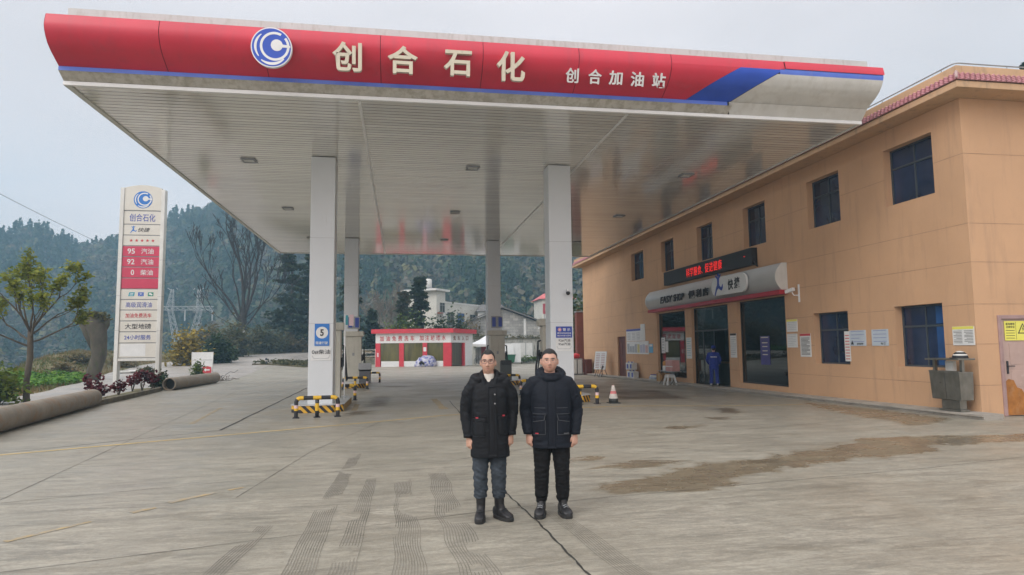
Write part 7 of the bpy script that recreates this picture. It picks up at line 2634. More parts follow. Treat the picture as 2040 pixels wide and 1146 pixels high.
def head_pts(d, w=1.0, jaw=1.0, hh=1.0):
    """head surface for unit directions d (n,3); face towards -Y; centre at mid-head"""
    x, y, z = d[:, 0], d[:, 1], d[:, 2]
    p = np.stack([x * 0.0755 * w, y * 0.096, z * 0.122], -1)
    low = np.clip(-p[:, 2] / 0.122, 0, 1)
    p[:, 0] *= 1 - 0.26 * low ** 2.2 / jaw
    # flatter face, chin forward, back of the head tucked in below
    front = np.clip(-p[:, 1] / 0.096, 0, 1)
    p[:, 1] += front * (0.006 - 0.010 * low)
    back = np.clip(p[:, 1] / 0.096, 0, 1)
    p[:, 1] -= back * low * 0.045
    f = p.copy()

    def push(c, s, a, dr=(0, -1, 0)):
        nonlocal p
        g = gau(f, c, s)[:, None]
        p = p + g * a * np.array(dr)
    push((0, -0.095, -0.030), (0.011, 0.03, 0.016), 0.020)           # nose tip
    push((0, -0.095, -0.008), (0.008, 0.03, 0.026), 0.010)           # bridge
    for s in (-1, 1):
        push((s * 0.013, -0.09, -0.036), (0.008, 0.03, 0.008), 0.009)    # nostrils
        push((s * 0.032, -0.085, 0.004), (0.017, 0.03, 0.012), -0.009)   # eye sockets
        push((s * 0.032, -0.085, 0.024), (0.022, 0.03, 0.008), 0.004)    # brow ridge
        push((s * 0.045, -0.07, -0.030), (0.022, 0.03, 0.024), 0.005, (s * 0.5, -0.8, 0))   # cheeks
    push((0, -0.09, -0.060), (0.022, 0.03, 0.006), 0.006)            # upper lip
    push((0, -0.09, -0.0665), (0.022, 0.03, 0.0028), -0.005)         # mouth line
    push((0, -0.09, -0.074), (0.018, 0.03, 0.006), 0.007)            # lower lip
    push((0, -0.085, -0.086), (0.02, 0.03, 0.006), -0.003)
    push((0, -0.085, -0.104), (0.022, 0.03, 0.014), 0.009)           # chin
    p[:, 2] *= hh
    return p


def make_hand(s, wrist, side, k=1.0, palm_n=None, down=(0, 0, -1)):
    """palm, four bent fingers of different length and a thumb from the side of the palm"""
    a = Vector(down).normalized()
    n = Vector(palm_n or (-side * 0.62, 0.78, 0)).normalized()      # the way the fingers curl
    n = (n - a * n.dot(a)).normalized()
    w = a.cross(n).normalized()
    if w.y > 0:
        w = -w                                                       # thumb side points forward
    W = Vector(wrist)
    rings = []
    for t_, hw, ht in ((-0.03, 0.027, 0.021), (0.0, 0.029, 0.020), (0.035, 0.038, 0.019), (0.07, 0.041, 0.017), (0.092, 0.037, 0.014)):
        c = W + a * t_ * k
        rings.append([c + w * hw * k * math.cos(2 * PI * q / 14) + n * ht * k * math.sin(2 * PI * q / 14) for q in range(14)])
    s.loft(rings)
    for i, (ln, off) in enumerate(((0.92, 0.029), (1.0, 0.010), (0.95, -0.009), (0.76, -0.027))):
        p = W + a * (0.086 - (0.004 * abs(i - 1))) * k + w * off * k
        P = [p - a * 0.018 * k]
        for sl, ang in ((0.0, 0), (0.042, 28), (0.027, 78), (0.022, 118)):
            d = a * math.cos(R(ang + 6 * i)) + n * math.sin(R(ang + 6 * i))
            p = p + d * sl * ln * k
            P.append(p.copy())
        s.tube(P[:1] + P[1:], [0.0095 * k, 0.0098 * k, 0.009 * k, 0.0082 * k, 0.0068 * k][:len(P)], 9)
    p = W + a * 0.022 * k + w * 0.026 * k + n * 0.006 * k
    P = [p]
    for d, sl in ((a * 0.75 + w * 0.55 + n * 0.25, 0.038), (a * 0.95 + w * 0.12 + n * 0.30, 0.032), (a * 0.9 - w * 0.1 + n * 0.45, 0.024)):
        p = p + d.normalized() * sl * k
        P.append(p.copy())
    s.tube(P, [0.014 * k, 0.0125 * k, 0.0105 * k, 0.008 * k], 9)


def make_person(label, loc, rz, P, group=None):
    root = thing('person', label, 'person', loc, rz)
    HC = Vector(P['head'])                     # head centre
    w, jaw = P.get('hw', 1.0), P.get('jaw', 1.0)
    tilt = Matrix.Rotation(P.get('turn', 0), 3, 'Z') @ Matrix.Rotation(P.get('nod', 0), 3, 'X')
    sk = np.array(P['skin'])
    # ---- one continuous body
    s = MB()
    nu, nv = 72, 60
    V = []
    for j in range(nv + 1):
        ph = PI * j / nv
        for i in range(nu):
            th = 2 * PI * i / nu
            V.append((math.sin(ph) * math.cos(th), math.sin(ph) * math.sin(th), math.cos(ph)))
    HP = head_pts(np.array(V), w, jaw, P.get('hh', 1.0))
    HPw = [HC + tilt @ Vector(p) for p in HP]
    F = []
    for j in range(nv):
        for i in range(nu):
            k = (i + 1) % nu
            F.append((j * nu + i, (j + 1) * nu + i, (j + 1) * nu + k, j * nu + k))
    s.add(HPw, F)
    for sd in (-1, 1):                          # ears
        rings = []
        for q in range(7):
            a = PI * q / 6 - PI / 2
            c = HC + tilt @ Vector((sd * 0.074 * w, 0.012, -0.006 + 0.033 * math.sin(a)))
            r_ = 0.016 * math.cos(a) + 0.002
            rings.append([c + tilt @ Vector((sd * (0.006 + 0.011 * math.cos(b) * (r_ / 0.018)), r_ * math.sin(b), 0)) for b in [2 * PI * z / 10 for z in range(10)]])
        s.loft(rings)
    nz = HC.z - 0.085
    sx, sz = P['shoulder']
    ny = HC.y + 0.022
    s.loft([ell((HC.x * 0.5, 0.02, sz - 0.02), 0.075, 0.065), ell((HC.x * 0.8, ny, sz + 0.035), 0.058, 0.058), ell((HC.x, ny - 0.004, nz), 0.055, 0.056), ell((HC.x, ny - 0.004, nz + 0.05), 0.05, 0.05)])
    hz_ = P['hip']
    s.loft([ell((0, 0, hz_ - 0.04), 0.13, 0.09), ell((0, 0, hz_ + 0.08), 0.145, 0.10), ell((0, 0, hz_ + 0.22), 0.13, 0.09), ell((0, 0, sz - 0.16), 0.155, 0.105), ell((0, 0, sz - 0.03), 0.14, 0.085), ell((0, 0.01, sz + 0.01), 0.07, 0.06)])
    for sd, arm in P['arms'].items():
        sh, elb, wr = [Vector(q) for q in arm]
        s.tube([sh + Vector((-sd * 0.05, 0, 0.0)), sh, sh.lerp(elb, 0.5), elb, elb.lerp(wr, 0.35), wr], [0.055, 0.054, 0.046, 0.038, 0.038, 0.026], 14)
        make_hand(s, wr, sd, P.get('hand', 1.0), P.get('palm_n', {}).get(sd), P.get('hand_dir', {}).get(sd, (wr - elb)))
    for sd, leg in P['legs'].items():
        h_, kn, an = [Vector(q) for q in leg]
        s.tube([h_ + Vector((0, 0, 0.06)), h_, h_.lerp(kn, 0.5), kn, kn.lerp(an, 0.35), an], [0.075, 0.078, 0.066, 0.05, 0.05, 0.036], 16)
        fd = Vector(P['feet'][sd]).normalized()
        s.tube([an + Vector((0, 0, 0.01)), an - Vector((0, 0, 0.03)) + fd * 0.05, an - Vector((0, 0, 0.045)) + fd * 0.13], [0.036, 0.034, 0.022], 12)
    body = remesh('body', s, P.get('voxel', 0.0042), SKIN, root)
    me = body.data
    co = vcos(me)
    hl = (co - np.array(HC)) @ np.array(tilt)            # into head space
    c = np.tile(sk, (len(co), 1))

    def paint(m_, colr, amt=1.0):
        nonlocal c
        m_ = np.clip(m_ * amt, 0, 1)[:, None]
        c = c * (1 - m_) + np.array(colr) * m_
    hd = (hl[:, 2] > -0.14) & (np.abs(hl[:, 0]) < 0.12) & (np.abs(hl[:, 1]) < 0.14)
    fr = (hl[:, 1] < -0.055)
    paint(gau(hl, (0, -0.1, -0.067), (0.021, 0.03, 0.009)) * hd, (0.36, 0.13, 0.11), 1.1)
    paint(gau(hl, (0, -0.1, -0.0665), (0.024, 0.03, 0.002)) * hd, (0.12, 0.04, 0.035), 1.0)
    for sd in (-1, 1):
        paint(gau(hl, (sd * 0.034, -0.09, 0.0245), (0.020, 0.04, 0.0055)) * hd, (0.02, 0.016, 0.014), 2.0)   # brow
        paint(gau(hl, (sd * 0.033, -0.09, 0.0085), (0.015, 0.04, 0.003)) * hd, (0.06, 0.035, 0.03), 0.9)     # lash line
        paint(gau(hl, (sd * 0.011, -0.1, -0.043), (0.005, 0.03, 0.003)) * hd, (0.16, 0.06, 0.05), 0.8)
        paint(gau(hl, (sd * 0.046, -0.08, -0.03), (0.02, 0.04, 0.018)) * hd, (0.52, 0.26, 0.20), 0.35)
    paint(gau(hl, (0, -0.1, -0.03), (0.012, 0.03, 0.012)) * hd, (0.52, 0.27, 0.21), 0.35)
    paint(gau(hl, (0, -0.09, -0.053), (0.02, 0.04, 0.006)) * hd + gau(hl, (0, -0.09, -0.1), (0.035, 0.05, 0.018)) * hd, (0.27, 0.17, 0.13), P.get('stubble', 0.4))
    side_z = P['hairline'][1]
    fade = sm((hl[:, 2] - (side_z - 0.05)) / 0.05) * sm((hl[:, 1] + 0.045) / 0.03) * (hl[:, 2] < 0.13) * hd * (np.abs(hl[:, 0]) < 0.084 * w)
    paint(fade + sm((hl[:, 1] - 0.04) / 0.03) * sm((hl[:, 2] + 0.09) / 0.03) * hd * (np.abs(hl[:, 0]) < 0.078 * w), (0.07, 0.055, 0.045), 0.75)
    col_ = me.color_attributes.new('skin_col', 'FLOAT_COLOR', 'POINT')
    col_.data.foreach_set('color', np.concatenate([c, np.ones((len(c), 1))], 1).ravel())
    # ---- eyes
    for sd in (-1, 1):
        e = MB()
        cc = HC + tilt @ Vector((sd * 0.0325, -0.0835, 0.0045))
        e.loft([[cc + tilt @ Vector((0.0115 * math.cos(a_) * math.cos(b_), -0.009 * math.sin(a_), 0.0042 * math.cos(a_) * math.sin(b_))) for b_ in [2 * PI * q / 16 for q in range(16)]] for a_ in [R(q) for q in (0, 30, 55, 75, 88)]])
        eo = e.build('eye', EYEM, root, smooth=True)
        MB().loft([[cc + tilt @ Vector((r_ * math.cos(b_), y_, r_ * math.sin(b_))) for b_ in [2 * PI * q / 14 for q in range(14)]] for r_, y_ in ((0.0040, -0.0080), (0.0034, -0.0092), (0.001, -0.0098))]).build('iris', IRIS, eo, smooth=True)
    # ---- hair: a cropped cap following the skull
    if P.get('hair', True):
        nu2, nv2 = 90, 64
        idx = {}
        s = MB()
        VV = []
        for j in range(nv2 + 1):
            ph = PI * 0.72 * j / nv2
            for i in range(nu2):
                th = 2 * PI * i / nu2
                VV.append((math.sin(ph) * math.cos(th), math.sin(ph) * math.sin(th), math.cos(ph)))
        HH = head_pts(np.array(VV), w, jaw, P.get('hh', 1.0))
        front, side, nape = P['hairline']
        out2 = []
        keep = []
        for p in HH:
            ang = math.atan2(p[0], -p[1])          # 0 = front
            t_ = abs(ang) / PI
            line = np.interp(t_, [0, 0.12, 0.20, 0.27, 0.33, 0.37, 0.43, 0.50, 0.64, 1.0], [front, front + 0.004, front + P.get('temple', 0.010), front - 0.004, side + 0.012, side - 0.030, side - 0.034, side - 0.004, nape + 0.03, nape])
            line += 0.004 * mnoise.noise(Vector((ang * 9, 0, 0)))
            m_ = (p[2] - line)
            keep.append(m_ > 0)
            top_ = P['hair_top'] * smooth01((p[2] + 0.01) / 0.09) + P['hair_side'] * (1 - smooth01((p[2] + 0.01) / 0.09))
            th_ = top_ * smooth01(m_ / 0.032)
            q = Vector(p)
            nrm_ = Vector((p[0] / 0.0755 ** 2, p[1] / 0.096 ** 2, p[2] / 0.122 ** 2)).normalized()
            jit = 1 + 0.22 * mnoise.noise(Vector((p[0] * 90, p[1] * 45, p[2] * 45))) + 0.22 * mnoise.noise(Vector((p[0] * 260, p[1] * 110, p[2] * 110)))
            out2.append(HC + tilt @ (q + nrm_ * (0.0012 + th_ * jit)))
        F = []
        for j in range(nv2):
            for i in range(nu2):
                k = (i + 1) % nu2
                f = (j * nu2 + i, (j + 1) * nu2 + i, (j + 1) * nu2 + k, j * nu2 + k)
                if sum(keep[v] for v in f) >= 3:
                    F.append(f)
        s.add(out2, F)
        s.build('hair', HAIR, root, smooth=True)
    # ---- glasses
    if 'glasses' in P:
        g = MB()
        gx, gz_, rw, rh, th, gm = P['glasses']
        for sd in (-1, 1):
            Q = [HC + tilt @ Vector((sd * gx + math.copysign(abs(math.cos(b_)) ** 0.8, math.cos(b_)) * rw, -0.101 + 0.012 * abs(sd * gx + math.cos(b_) * rw) / 0.06, gz_ + math.copysign(abs(math.sin(b_)) ** 0.8, math.sin(b_)) * rh)) for b_ in [2 * PI * q / 26 for q in range(27)]]
            g.tube(Q, th, 6)
            g.tube([HC + tilt @ Vector((sd * (gx + rw), -0.088, gz_ + 0.006)), HC + tilt @ Vector((sd * 0.080 * w, -0.05, gz_ + 0.008)), HC + tilt @ Vector((sd * 0.081 * w, 0.010, gz_ + 0.006)), HC + tilt @ Vector((sd * 0.079 * w, 0.03, gz_ - 0.012))], th, 6)
        g.tube([HC + tilt @ Vector((-(gx - rw), -0.1, gz_ + 0.006)), HC + tilt @ Vector((0, -0.103, gz_ + 0.009)), HC + tilt @ Vector(((gx - rw), -0.1, gz_ + 0.006))], th, 6)
        g.build('glasses', gm, root, smooth=True)
    return root


def wrinkle(o, fn):
    me = o.data
    co, no = vcos(me), vnor(me)
    d = np.array([fn(Vector(p), n_) for p, n_ in zip(co, no)])
    co = co + no * d[:, None]
    me.vertices.foreach_set('co', co.ravel())
    me.update()


class Torso:
    """coat trunk: rings (z, half width, half depth, centre x, centre y)"""
    def __init__(s, rings, ex=2.5):
        s.r, s.ex = rings, ex

    def at(s, z):
        zs = [q[0] for q in s.r]
        return [float(np.interp(z, zs, [q[i] for q in s.r])) for i in range(1, 5)]

    def front(s, x, z, off=0.0):
        rx, ry, cx, cy = s.at(z)
        u = min(0.98, abs(x - cx) / rx)
        return cy - ry * (1 - u ** s.ex) ** (1 / s.ex) - off

    def mesh(s, m):
        m.loft([ell((q[3], q[4], q[0]), q[1], q[2], 36, s.ex) for q in s.r])

    def patch(s, name, x0, x1, z0, z1, off, mat, parent, nx=8, nz=8, thick=0.01, round_=0.0):
        m = MB()

        def fn(u, v, o):
            x, z = x0 + (x1 - x0) * u, z0 + (z1 - z0) * v
            e_ = min(u, 1 - u, v, 1 - v)
            return (x, s.front(x, z, off + o * smooth01(e_ * 8 + 0.02)), z)
        m.grid(lambda u, v: fn(u, v, thick), nx, nz)
        n0 = len(m.v)
        m.v += [(p[0], p[1] + off + thick + 0.012, p[2]) for p in m.v[:n0]]
        b = [i for i in range(nx + 1)] + [(nx + 1) * (j + 1) + nx for j in range(nz)] + [(nx + 1) * nz + i for i in range(nx - 1, -1, -1)] + [(nx + 1) * j for j in range(nz - 1, 0, -1)]
        for a_, c_ in zip(b, b[1:] + b[:1]):
            m.f.append((a_, c_, c_ + n0, a_ + n0))
            m.m.append(0)
        return m.build(name, mat, parent, smooth=True)

    def seam(s, name, pts, off, r, mat, parent):
        P = []
        for a, b in zip(pts[:-1], pts[1:]):
            for q in range(8):
                x, z = a[0] + (b[0] - a[0]) * q / 8, a[1] + (b[1] - a[1]) * q / 8
                P.append((x, s.front(x, z, off), z))
        P.append((pts[-1][0], s.front(*pts[-1], off), pts[-1][1]))
        return MB().tube(P, r, 5).build(name, mat, parent)


def boot(parent, an, fd, mat, sole, ln=0.275, wd=0.05, shaft=0.22, sole_h=0.032, toe=1.0, name='boot', lace=None, leg=None):
    fd = Vector(fd).normalized()
    sd = Vector((-fd.y, fd.x, 0))
    a = Vector((an[0], an[1], 0))
    s = MB()

    def sec(t_, hw, zlo, zhi, n=18):
        c = a + fd * t_
        return [c + sd * hw * math.copysign(abs(math.cos(2 * PI * q / n)) ** 0.75, math.cos(2 * PI * q / n)) + Vector((0, 0, (zlo + zhi) / 2 + (zhi - zlo) / 2 * math.copysign(abs(math.sin(2 * PI * q / n)) ** 0.75, math.sin(2 * PI * q / n)))) for q in range(n)]
    z0 = sole_h - 0.012
    s.loft([sec(-0.078, 0.02, z0, 0.08), sec(-0.07, 0.036, z0, 0.115), sec(-0.03, 0.041, z0, 0.135), sec(0.03, 0.042, z0, 0.128), sec(0.08, wd * 0.96, z0, 0.098), sec(0.13, wd, z0, 0.080 * toe), sec(0.165, wd * 0.92, z0, 0.068 * toe), sec(0.188, wd * 0.6, z0, 0.056 * toe), sec(0.196, wd * 0.25, z0 + .004, 0.046)])
    top = Vector((an[0], an[1], 0))
    lean = Vector((0, 0, 0))
    if leg:
        lean = (Vector(leg[1]) - Vector(leg[2])) / (leg[1][2] - leg[2][2])
        lean.z = 0
    s.loft([[top + lean * max(0, z - 0.09) + fd * (0.012 + oy) + (fd * hy * math.cos(2 * PI * q / 18) + sd * hx * math.sin(2 * PI * q / 18)) + Vector((0, 0, z)) for q in range(18)] for z, hx, hy, oy in ((0.04, 0.040, 0.062, 0), (0.10, 0.043, 0.066, 0.0), (0.15, 0.046, 0.057, -0.012), (shaft, 0.052, 0.056, -0.014))])
    o = remesh(name, s, 0.006, mat, parent, 2)
    m = MB()
    rs_ = []
    for z, k in ((0.0, 1.0), (0.006, 1.03), (sole_h - 0.002, 1.03), (sole_h, 0.99)):
        ring = []
        for q in range(30):
            t_ = 2 * PI * q / 30
            u = math.cos(t_)
            x_ = 0.06 + 0.140 * math.copysign(abs(u) ** 0.8, u)
            hw = wd * (1.0 if u > 0 else 0.86) * abs(math.sin(t_)) ** 0.7 * math.copysign(1, math.sin(t_))
            ring.append(a + fd * (0.06 + (x_ - 0.06) * k) + sd * hw * k * 1.04 + Vector((0, 0, z)))
        rs_.append(ring)
    m.loft(rs_)
    m.build('sole', sole, o, smooth=False, auto=40)
    if lace:
        l_ = MB()
        for q in range(5):
            c = a + fd * (0.105 - 0.022 * q) + Vector((0, 0, 0.098 + 0.013 * q))
            l_.tube([c - sd * 0.026 + Vector((0, 0, -0.004)), c + Vector((0, 0, 0.006)), c + sd * 0.026 + Vector((0, 0, -0.004))], 0.004, 5)
        l_.build('laces', lace, o)
    return o


def trousers(parent, name, legs, hip, waist_z, mat, rad, fold, voxel=0.0065):
    s = MB()
    for sd, (h_, kn, an) in legs.items():
        h_, kn, an = Vector(h_), Vector(kn), Vector(an)
        s.tube([h_ + Vector((-sd * 0.02, 0, 0.10)), h_, h_.lerp(kn, 0.5), kn, kn.lerp(an, 0.4), kn.lerp(an, 0.8), an], rad, 20)
    s.loft([ell((0, 0, hip - 0.10), 0.10, 0.09, 24), ell((0, 0, hip - 0.02), 0.165, 0.115, 24), ell((0, 0, hip + 0.08), 0.165, 0.115, 24), ell((0, 0, waist_z), 0.15, 0.10, 24)])
    o = remesh(name, s, voxel, mat, parent, 3)
    wrinkle(o, fold)
    return o


# ------------------------------------------------ the man on the left
def nz3(p, f, o=0):
    return mnoise.noise(Vector((p.x * f[0] + o, p.y * f[1], p.z * f[2])))


COATK = cloth('black_parka', (0.0085, 0.0095, 0.012), 0.62, bs=320)
NAVY = cloth('navy_jacket', (0.008, 0.0105, 0.017), 0.68, bs=320)
DENIM = cloth('faded_grey_denim', (0.040, 0.050, 0.062), 0.8, var=0.45, vs=7, bs=600)
BLKC = cloth('black_joggers', (0.0085, 0.0085, 0.0095), 0.8, bs=400)
KNIT = cloth('cream_knit', (0.55, 0.52, 0.47), 0.85, var=0.08, vs=60, bs=220)
LEATH = M('black_leather', (0.014, 0.014, 0.016), 0.42, var=0.3, vs=12, bump=0.15, bs=60)
SOLE = M('black_sole', (0.020, 0.020, 0.020), 0.75, var=0.3)
STITCH = M('pale_stitch', (0.10, 0.105, 0.115), 0.8, var=0.2)
REDTAG = M('red_tag', (0.42, 0.03, 0.05), 0.6)
SNAP = M('metal_snap', (0.25, 0.25, 0.26), 0.35, metal=0.8)

LL = {-1: ((-0.088, 0.0, 0.84), (-0.098, -0.012, 0.455), (-0.095, 0.03, 0.09)), 1: ((0.075, 0.0, 0.84), (0.085, -0.014, 0.455), (0.092, 0.06, 0.09))}
PL = dict(head=(-0.012, -0.02, 1.572), hh=1.05, hw=0.95, jaw=1.0, turn=R(-4), nod=R(-3), skin=(0.50, 0.295, 0.215), shoulder=(0.185, 1.385), hip=0.87,
          arms={-1: ((-0.178, 0.0, 1.350), (-0.238, 0.03, 1.07), (-0.214, -0.035, 0.82)), 1: ((0.175, 0.0, 1.36), (0.230, 0.045, 1.08), (0.214, -0.015, 0.84))},
          legs=LL, feet={-1: (-0.10, -1, 0), 1: (0.60, -0.8, 0)}, hairline=(0.074, 0.042, -0.06), hair_top=0.005, hair_side=0.0008,
          glasses=(0.033, 0.004, 0.027, 0.018, 0.0019, M('dark_glasses_frame', (0.03, 0.025, 0.05), 0.3)), stubble=0.5,
          hand=0.98, hand_dir={-1: (0.05, -0.12, -1), 1: (-0.03, -0.12, -1)}, palm_n={-1: (0.72, 0.65, 0), 1: (-0.72, 0.65, 0)})
man = make_person('person in a long black parka over a white turtleneck, faded grey jeans and black boots', (0.892, 6.78, tz(0.9, 6.8)), R(-7), PL)
TL = Torso([(0.632, 0.207, 0.150, 0.0, 0.0), (0.70, 0.205, 0.150, 0.0, 0.0), (0.85, 0.200, 0.150, 0.0, 0.0), (1.0, 0.190, 0.145, 0.0, 0.0), (1.15, 0.192, 0.145, 0.0, 0.0), (1.27, 0.198, 0.138, 0.0, 0.005), (1.345, 0.185, 0.115, 0.0, 0.01), (1.385, 0.135, 0.095, 0.0, 0.015), (1.41, 0.085, 0.085, -0.005, 0.02)])
TL.r = [(q[0], q[1] * 0.96, *q[2:]) for q in TL.r]
s = MB()
TL.mesh(s)
for sd, (sh, el, wr) in PL['arms'].items():
    sh, el, wr = Vector(sh), Vector(el), Vector(wr)
    s.tube([sh + Vector((-sd * 0.09, 0, 0.005)), sh + Vector((-sd * 0.02, 0, -0.004)), sh.lerp(el, 0.35) + Vector((sd * 0.012, 0, 0)), sh.lerp(el, 0.75) + Vector((sd * 0.008, 0, 0)), el, el.lerp(wr, 0.5), wr + Vector((0, 0, 0.015))], [0.078, 0.078, 0.076, 0.070, 0.067, 0.060, 0.050], 18)
# hood lying back over the shoulders, stand collar open at the front
P_ = []
for k in range(15):
    a = R(-148 + 296 * k / 14)
    P_.append(Vector((0.150 * math.sin(a), 0.03 + 0.115 * math.cos(a), 1.405 + 0.012 * math.cos(a))))
s.tube(P_, [0.030, 0.042, 0.050] + [0.056] * 9 + [0.050, 0.042, 0.030], 12)
for k0, sg_ in ((-1, -1), (1, 1)):
    Q = [Vector((sg_ * 0.045, -0.088, 1.325)), Vector((sg_ * 0.068, -0.065, 1.41)), Vector((sg_ * 0.080, -0.01, 1.462)), Vector((sg_ * 0.062, 0.06, 1.475)), Vector((0, 0.085, 1.475))]
    s.tube(Q, [0.020, 0.026, 0.026, 0.026, 0.026], 10)
coat = remesh('parka', s, 0.0062, COATK, man, 3)


def fold_l(p, n_):
    arm = smooth01((abs(p.x) - 0.185) / 0.03) * (1 if p.z < 1.36 else 0.4)
    a = 0.0045 * nz3(p, (7, 7, 13)) + 0.003 * nz3(p, (14, 14, 38), 3)
    b = 0.008 * nz3(p, (12, 9, 15), 7) + 0.005 * nz3(Vector((p.x, p.y, p.z + p.x * 0.8)), (18, 18, 40), 1)
    hem = 0.006 * nz3(p, (10, 10, 3), 11) * smooth01((0.9 - p.z) / 0.25)
    return a * (1 - arm) + b * arm + hem


wrinkle(coat, fold_l)
TL.patch('placket', -0.012, 0.066, 0.65, 1.33, 0.006, COATK, man, 5, 30, 0.006)
for nm, x0, x1, z0, z1 in (('pocket', -0.165, -0.045, 0.835, 1.005), ('pocket', 0.085, 0.180, 0.855, 1.025)):
    TL.patch(nm, x0, x1, z0, z1, 0.007, COATK, man, 8, 8, 0.015)
    TL.patch('pocket_flap', x0 - 0.006, x1 + 0.006, z1 - 0.035, z1 + 0.03, 0.014, COATK, man, 8, 4, 0.012)
TL.patch('yoke_seam', -0.165, -0.02, 1.195, 1.202, 0.006, COATK, man, 8, 1, 0.004)
TL.patch('red_tag', -0.142, -0.115, 1.022, 1.034, 0.030, REDTAG, man, 2, 1, 0.002)
TL.patch('red_tag', 0.125, 0.150, 1.040, 1.054, 0.030, REDTAG, man, 2, 1, 0.002)
m = MB()
for z in (1.255, 1.165):
    m.lathe([(0.008, 0), (0.008, 0.004), (0.004, 0.006)], 12)
    n0 = len(m.v)
for i in range(len(m.v)):
    v = Vector(m.v[i])
    z = 1.255 if i < len(m.v) // 2 else 1.165
    m.v[i] = (0.052 + v.x, TL.front(0.052, z, 0.014) - v.z, z + v.y)
m.build('snaps', SNAP, man)
for sd in (-1, 1):
    q = MB().lathe([(0.007, 0), (0.007, 0.004)], 10)
    q.v = [(sd * 0.165 + v[0], -0.055 - v[2], 1.36 + v[1]) for v in q.v]
    q.build('hood_snap', SNAP, man)
    for sd_ in (sd,):
        wr = Vector(PL['arms'][sd_][2])
        MB().tube([wr + Vector((0, 0.004, 0.035)), wr + Vector((0, 0.002, 0.0))], [0.0545, 0.051], 18).build('cuff', COATK, man, smooth=True)
# knitted turtleneck in the open collar
k_ = MB()
k_.loft([ell((-0.004, -0.012, 1.30), 0.062, 0.105, 24), ell((-0.004, -0.006, 1.36), 0.062, 0.088, 24), ell((-0.008, -0.004, 1.405), 0.060, 0.068, 24), ell((-0.010, -0.004, 1.452), 0.0605, 0.064, 24), ell((-0.010, -0.004, 1.458), 0.056, 0.060, 24)])
k_.build('turtleneck', KNIT, man, smooth=True)


def fold_jean(p, n_):
    kz = math.exp(-((p.z - 0.47) / 0.09) ** 2) + math.exp(-((p.z - 0.27) / 0.06) ** 2) * 1.2
    return (0.004 + 0.009 * kz) * nz3(Vector((p.x, p.y, p.z + p.x * 0.5)), (9, 9, 30), 2) + 0.004 * nz3(Vector((p.x, p.y, p.z - p.x * 0.9)), (16, 16, 40), 5)


def cut(q, z):
    t_ = (q[1][2] - z) / (q[1][2] - q[2][2])
    return tuple(Vector(q[1]).lerp(Vector(q[2]), t_))


JL = {sd: (q[0], q[1], cut(q, 0.225)) for sd, q in LL.items()}
trousers(man, 'jeans', JL, 0.86, 0.98, DENIM, [0.100, 0.106, 0.090, 0.076, 0.073, 0.069, 0.067], fold_jean)
for sd in (-1, 1):
    an = LL[sd][2]
    boot(man, (an[0], an[1], 0), PL['feet'][sd], LEATH, SOLE, wd=0.052, shaft=0.27, sole_h=0.036, lace=RUBBER, leg=LL[sd])

# ------------------------------------------------ the man on the right
LR_ = {-1: ((-0.088, 0.0, 0.84), (-0.105, -0.012, 0.455), (-0.112, 0.03, 0.09)), 1: ((0.088, 0.0, 0.84), (0.105, -0.012, 0.455), (0.108, 0.045, 0.09))}
PR = dict(head=(-0.008, -0.02, 1.575), hw=1.10, jaw=1.35, turn=R(2), nod=R(-3), skin=(0.52, 0.30, 0.225), shoulder=(0.20, 1.385), hip=0.87,
          arms={-1: ((-0.195, 0.0, 1.35), (-0.262, 0.035, 1.07), (-0.236, -0.035, 0.825)), 1: ((0.195, 0.0, 1.35), (0.268, 0.035, 1.07), (0.245, -0.035, 0.82))},
          legs=LR_, feet={-1: (-0.16, -1, 0), 1: (0.30, -1, 0)}, hairline=(0.070, 0.048, -0.055), temple=0.003, hair_top=0.010, hair_side=0.0006,
          glasses=(0.034, 0.001, 0.025, 0.021, 0.0012, M('thin_metal_frame', (0.25, 0.22, 0.2), 0.3, metal=0.7)), stubble=0.25,
          hand=1.0, hand_dir={-1: (0.08, -0.12, -1), 1: (-0.08, -0.12, -1)}, palm_n={-1: (0.66, 0.72, 0), 1: (-0.66, 0.72, 0)})
man2 = make_person('person in a hooded navy jacket with pale pocket stitching, black joggers and black trainers', (1.54, 6.82, tz(1.5, 6.8)), R(-12), PR)
TR = Torso([(0.695, 0.205, 0.150, 0.0, 0.0), (0.78, 0.207, 0.152, 0.0, 0.0), (0.9, 0.207, 0.155, 0.0, 0.0), (1.05, 0.208, 0.157, 0.0, 0.0), (1.2, 0.212, 0.150, 0.0, 0.0), (1.29, 0.210, 0.138, 0.0, 0.005), (1.35, 0.190, 0.115, 0.0, 0.01), (1.39, 0.145, 0.10, 0.0, 0.015), (1.425, 0.095, 0.09, 0, 0.02)])
s = MB()
TR.mesh(s)
for sd, (sh, el, wr) in PR['arms'].items():
    sh, el, wr = Vector(sh), Vector(el), Vector(wr)
    s.tube([sh + Vector((-sd * 0.09, 0, 0.005)), sh + Vector((-sd * 0.02, 0, -0.006)), sh.lerp(el, 0.35) + Vector((sd * 0.012, 0, 0)), sh.lerp(el, 0.75) + Vector((sd * 0.006, 0, 0)), el, el.lerp(wr, 0.5), wr + Vector((0, 0, 0.02))], [0.080, 0.082, 0.081, 0.074, 0.069, 0.060, 0.050], 18)
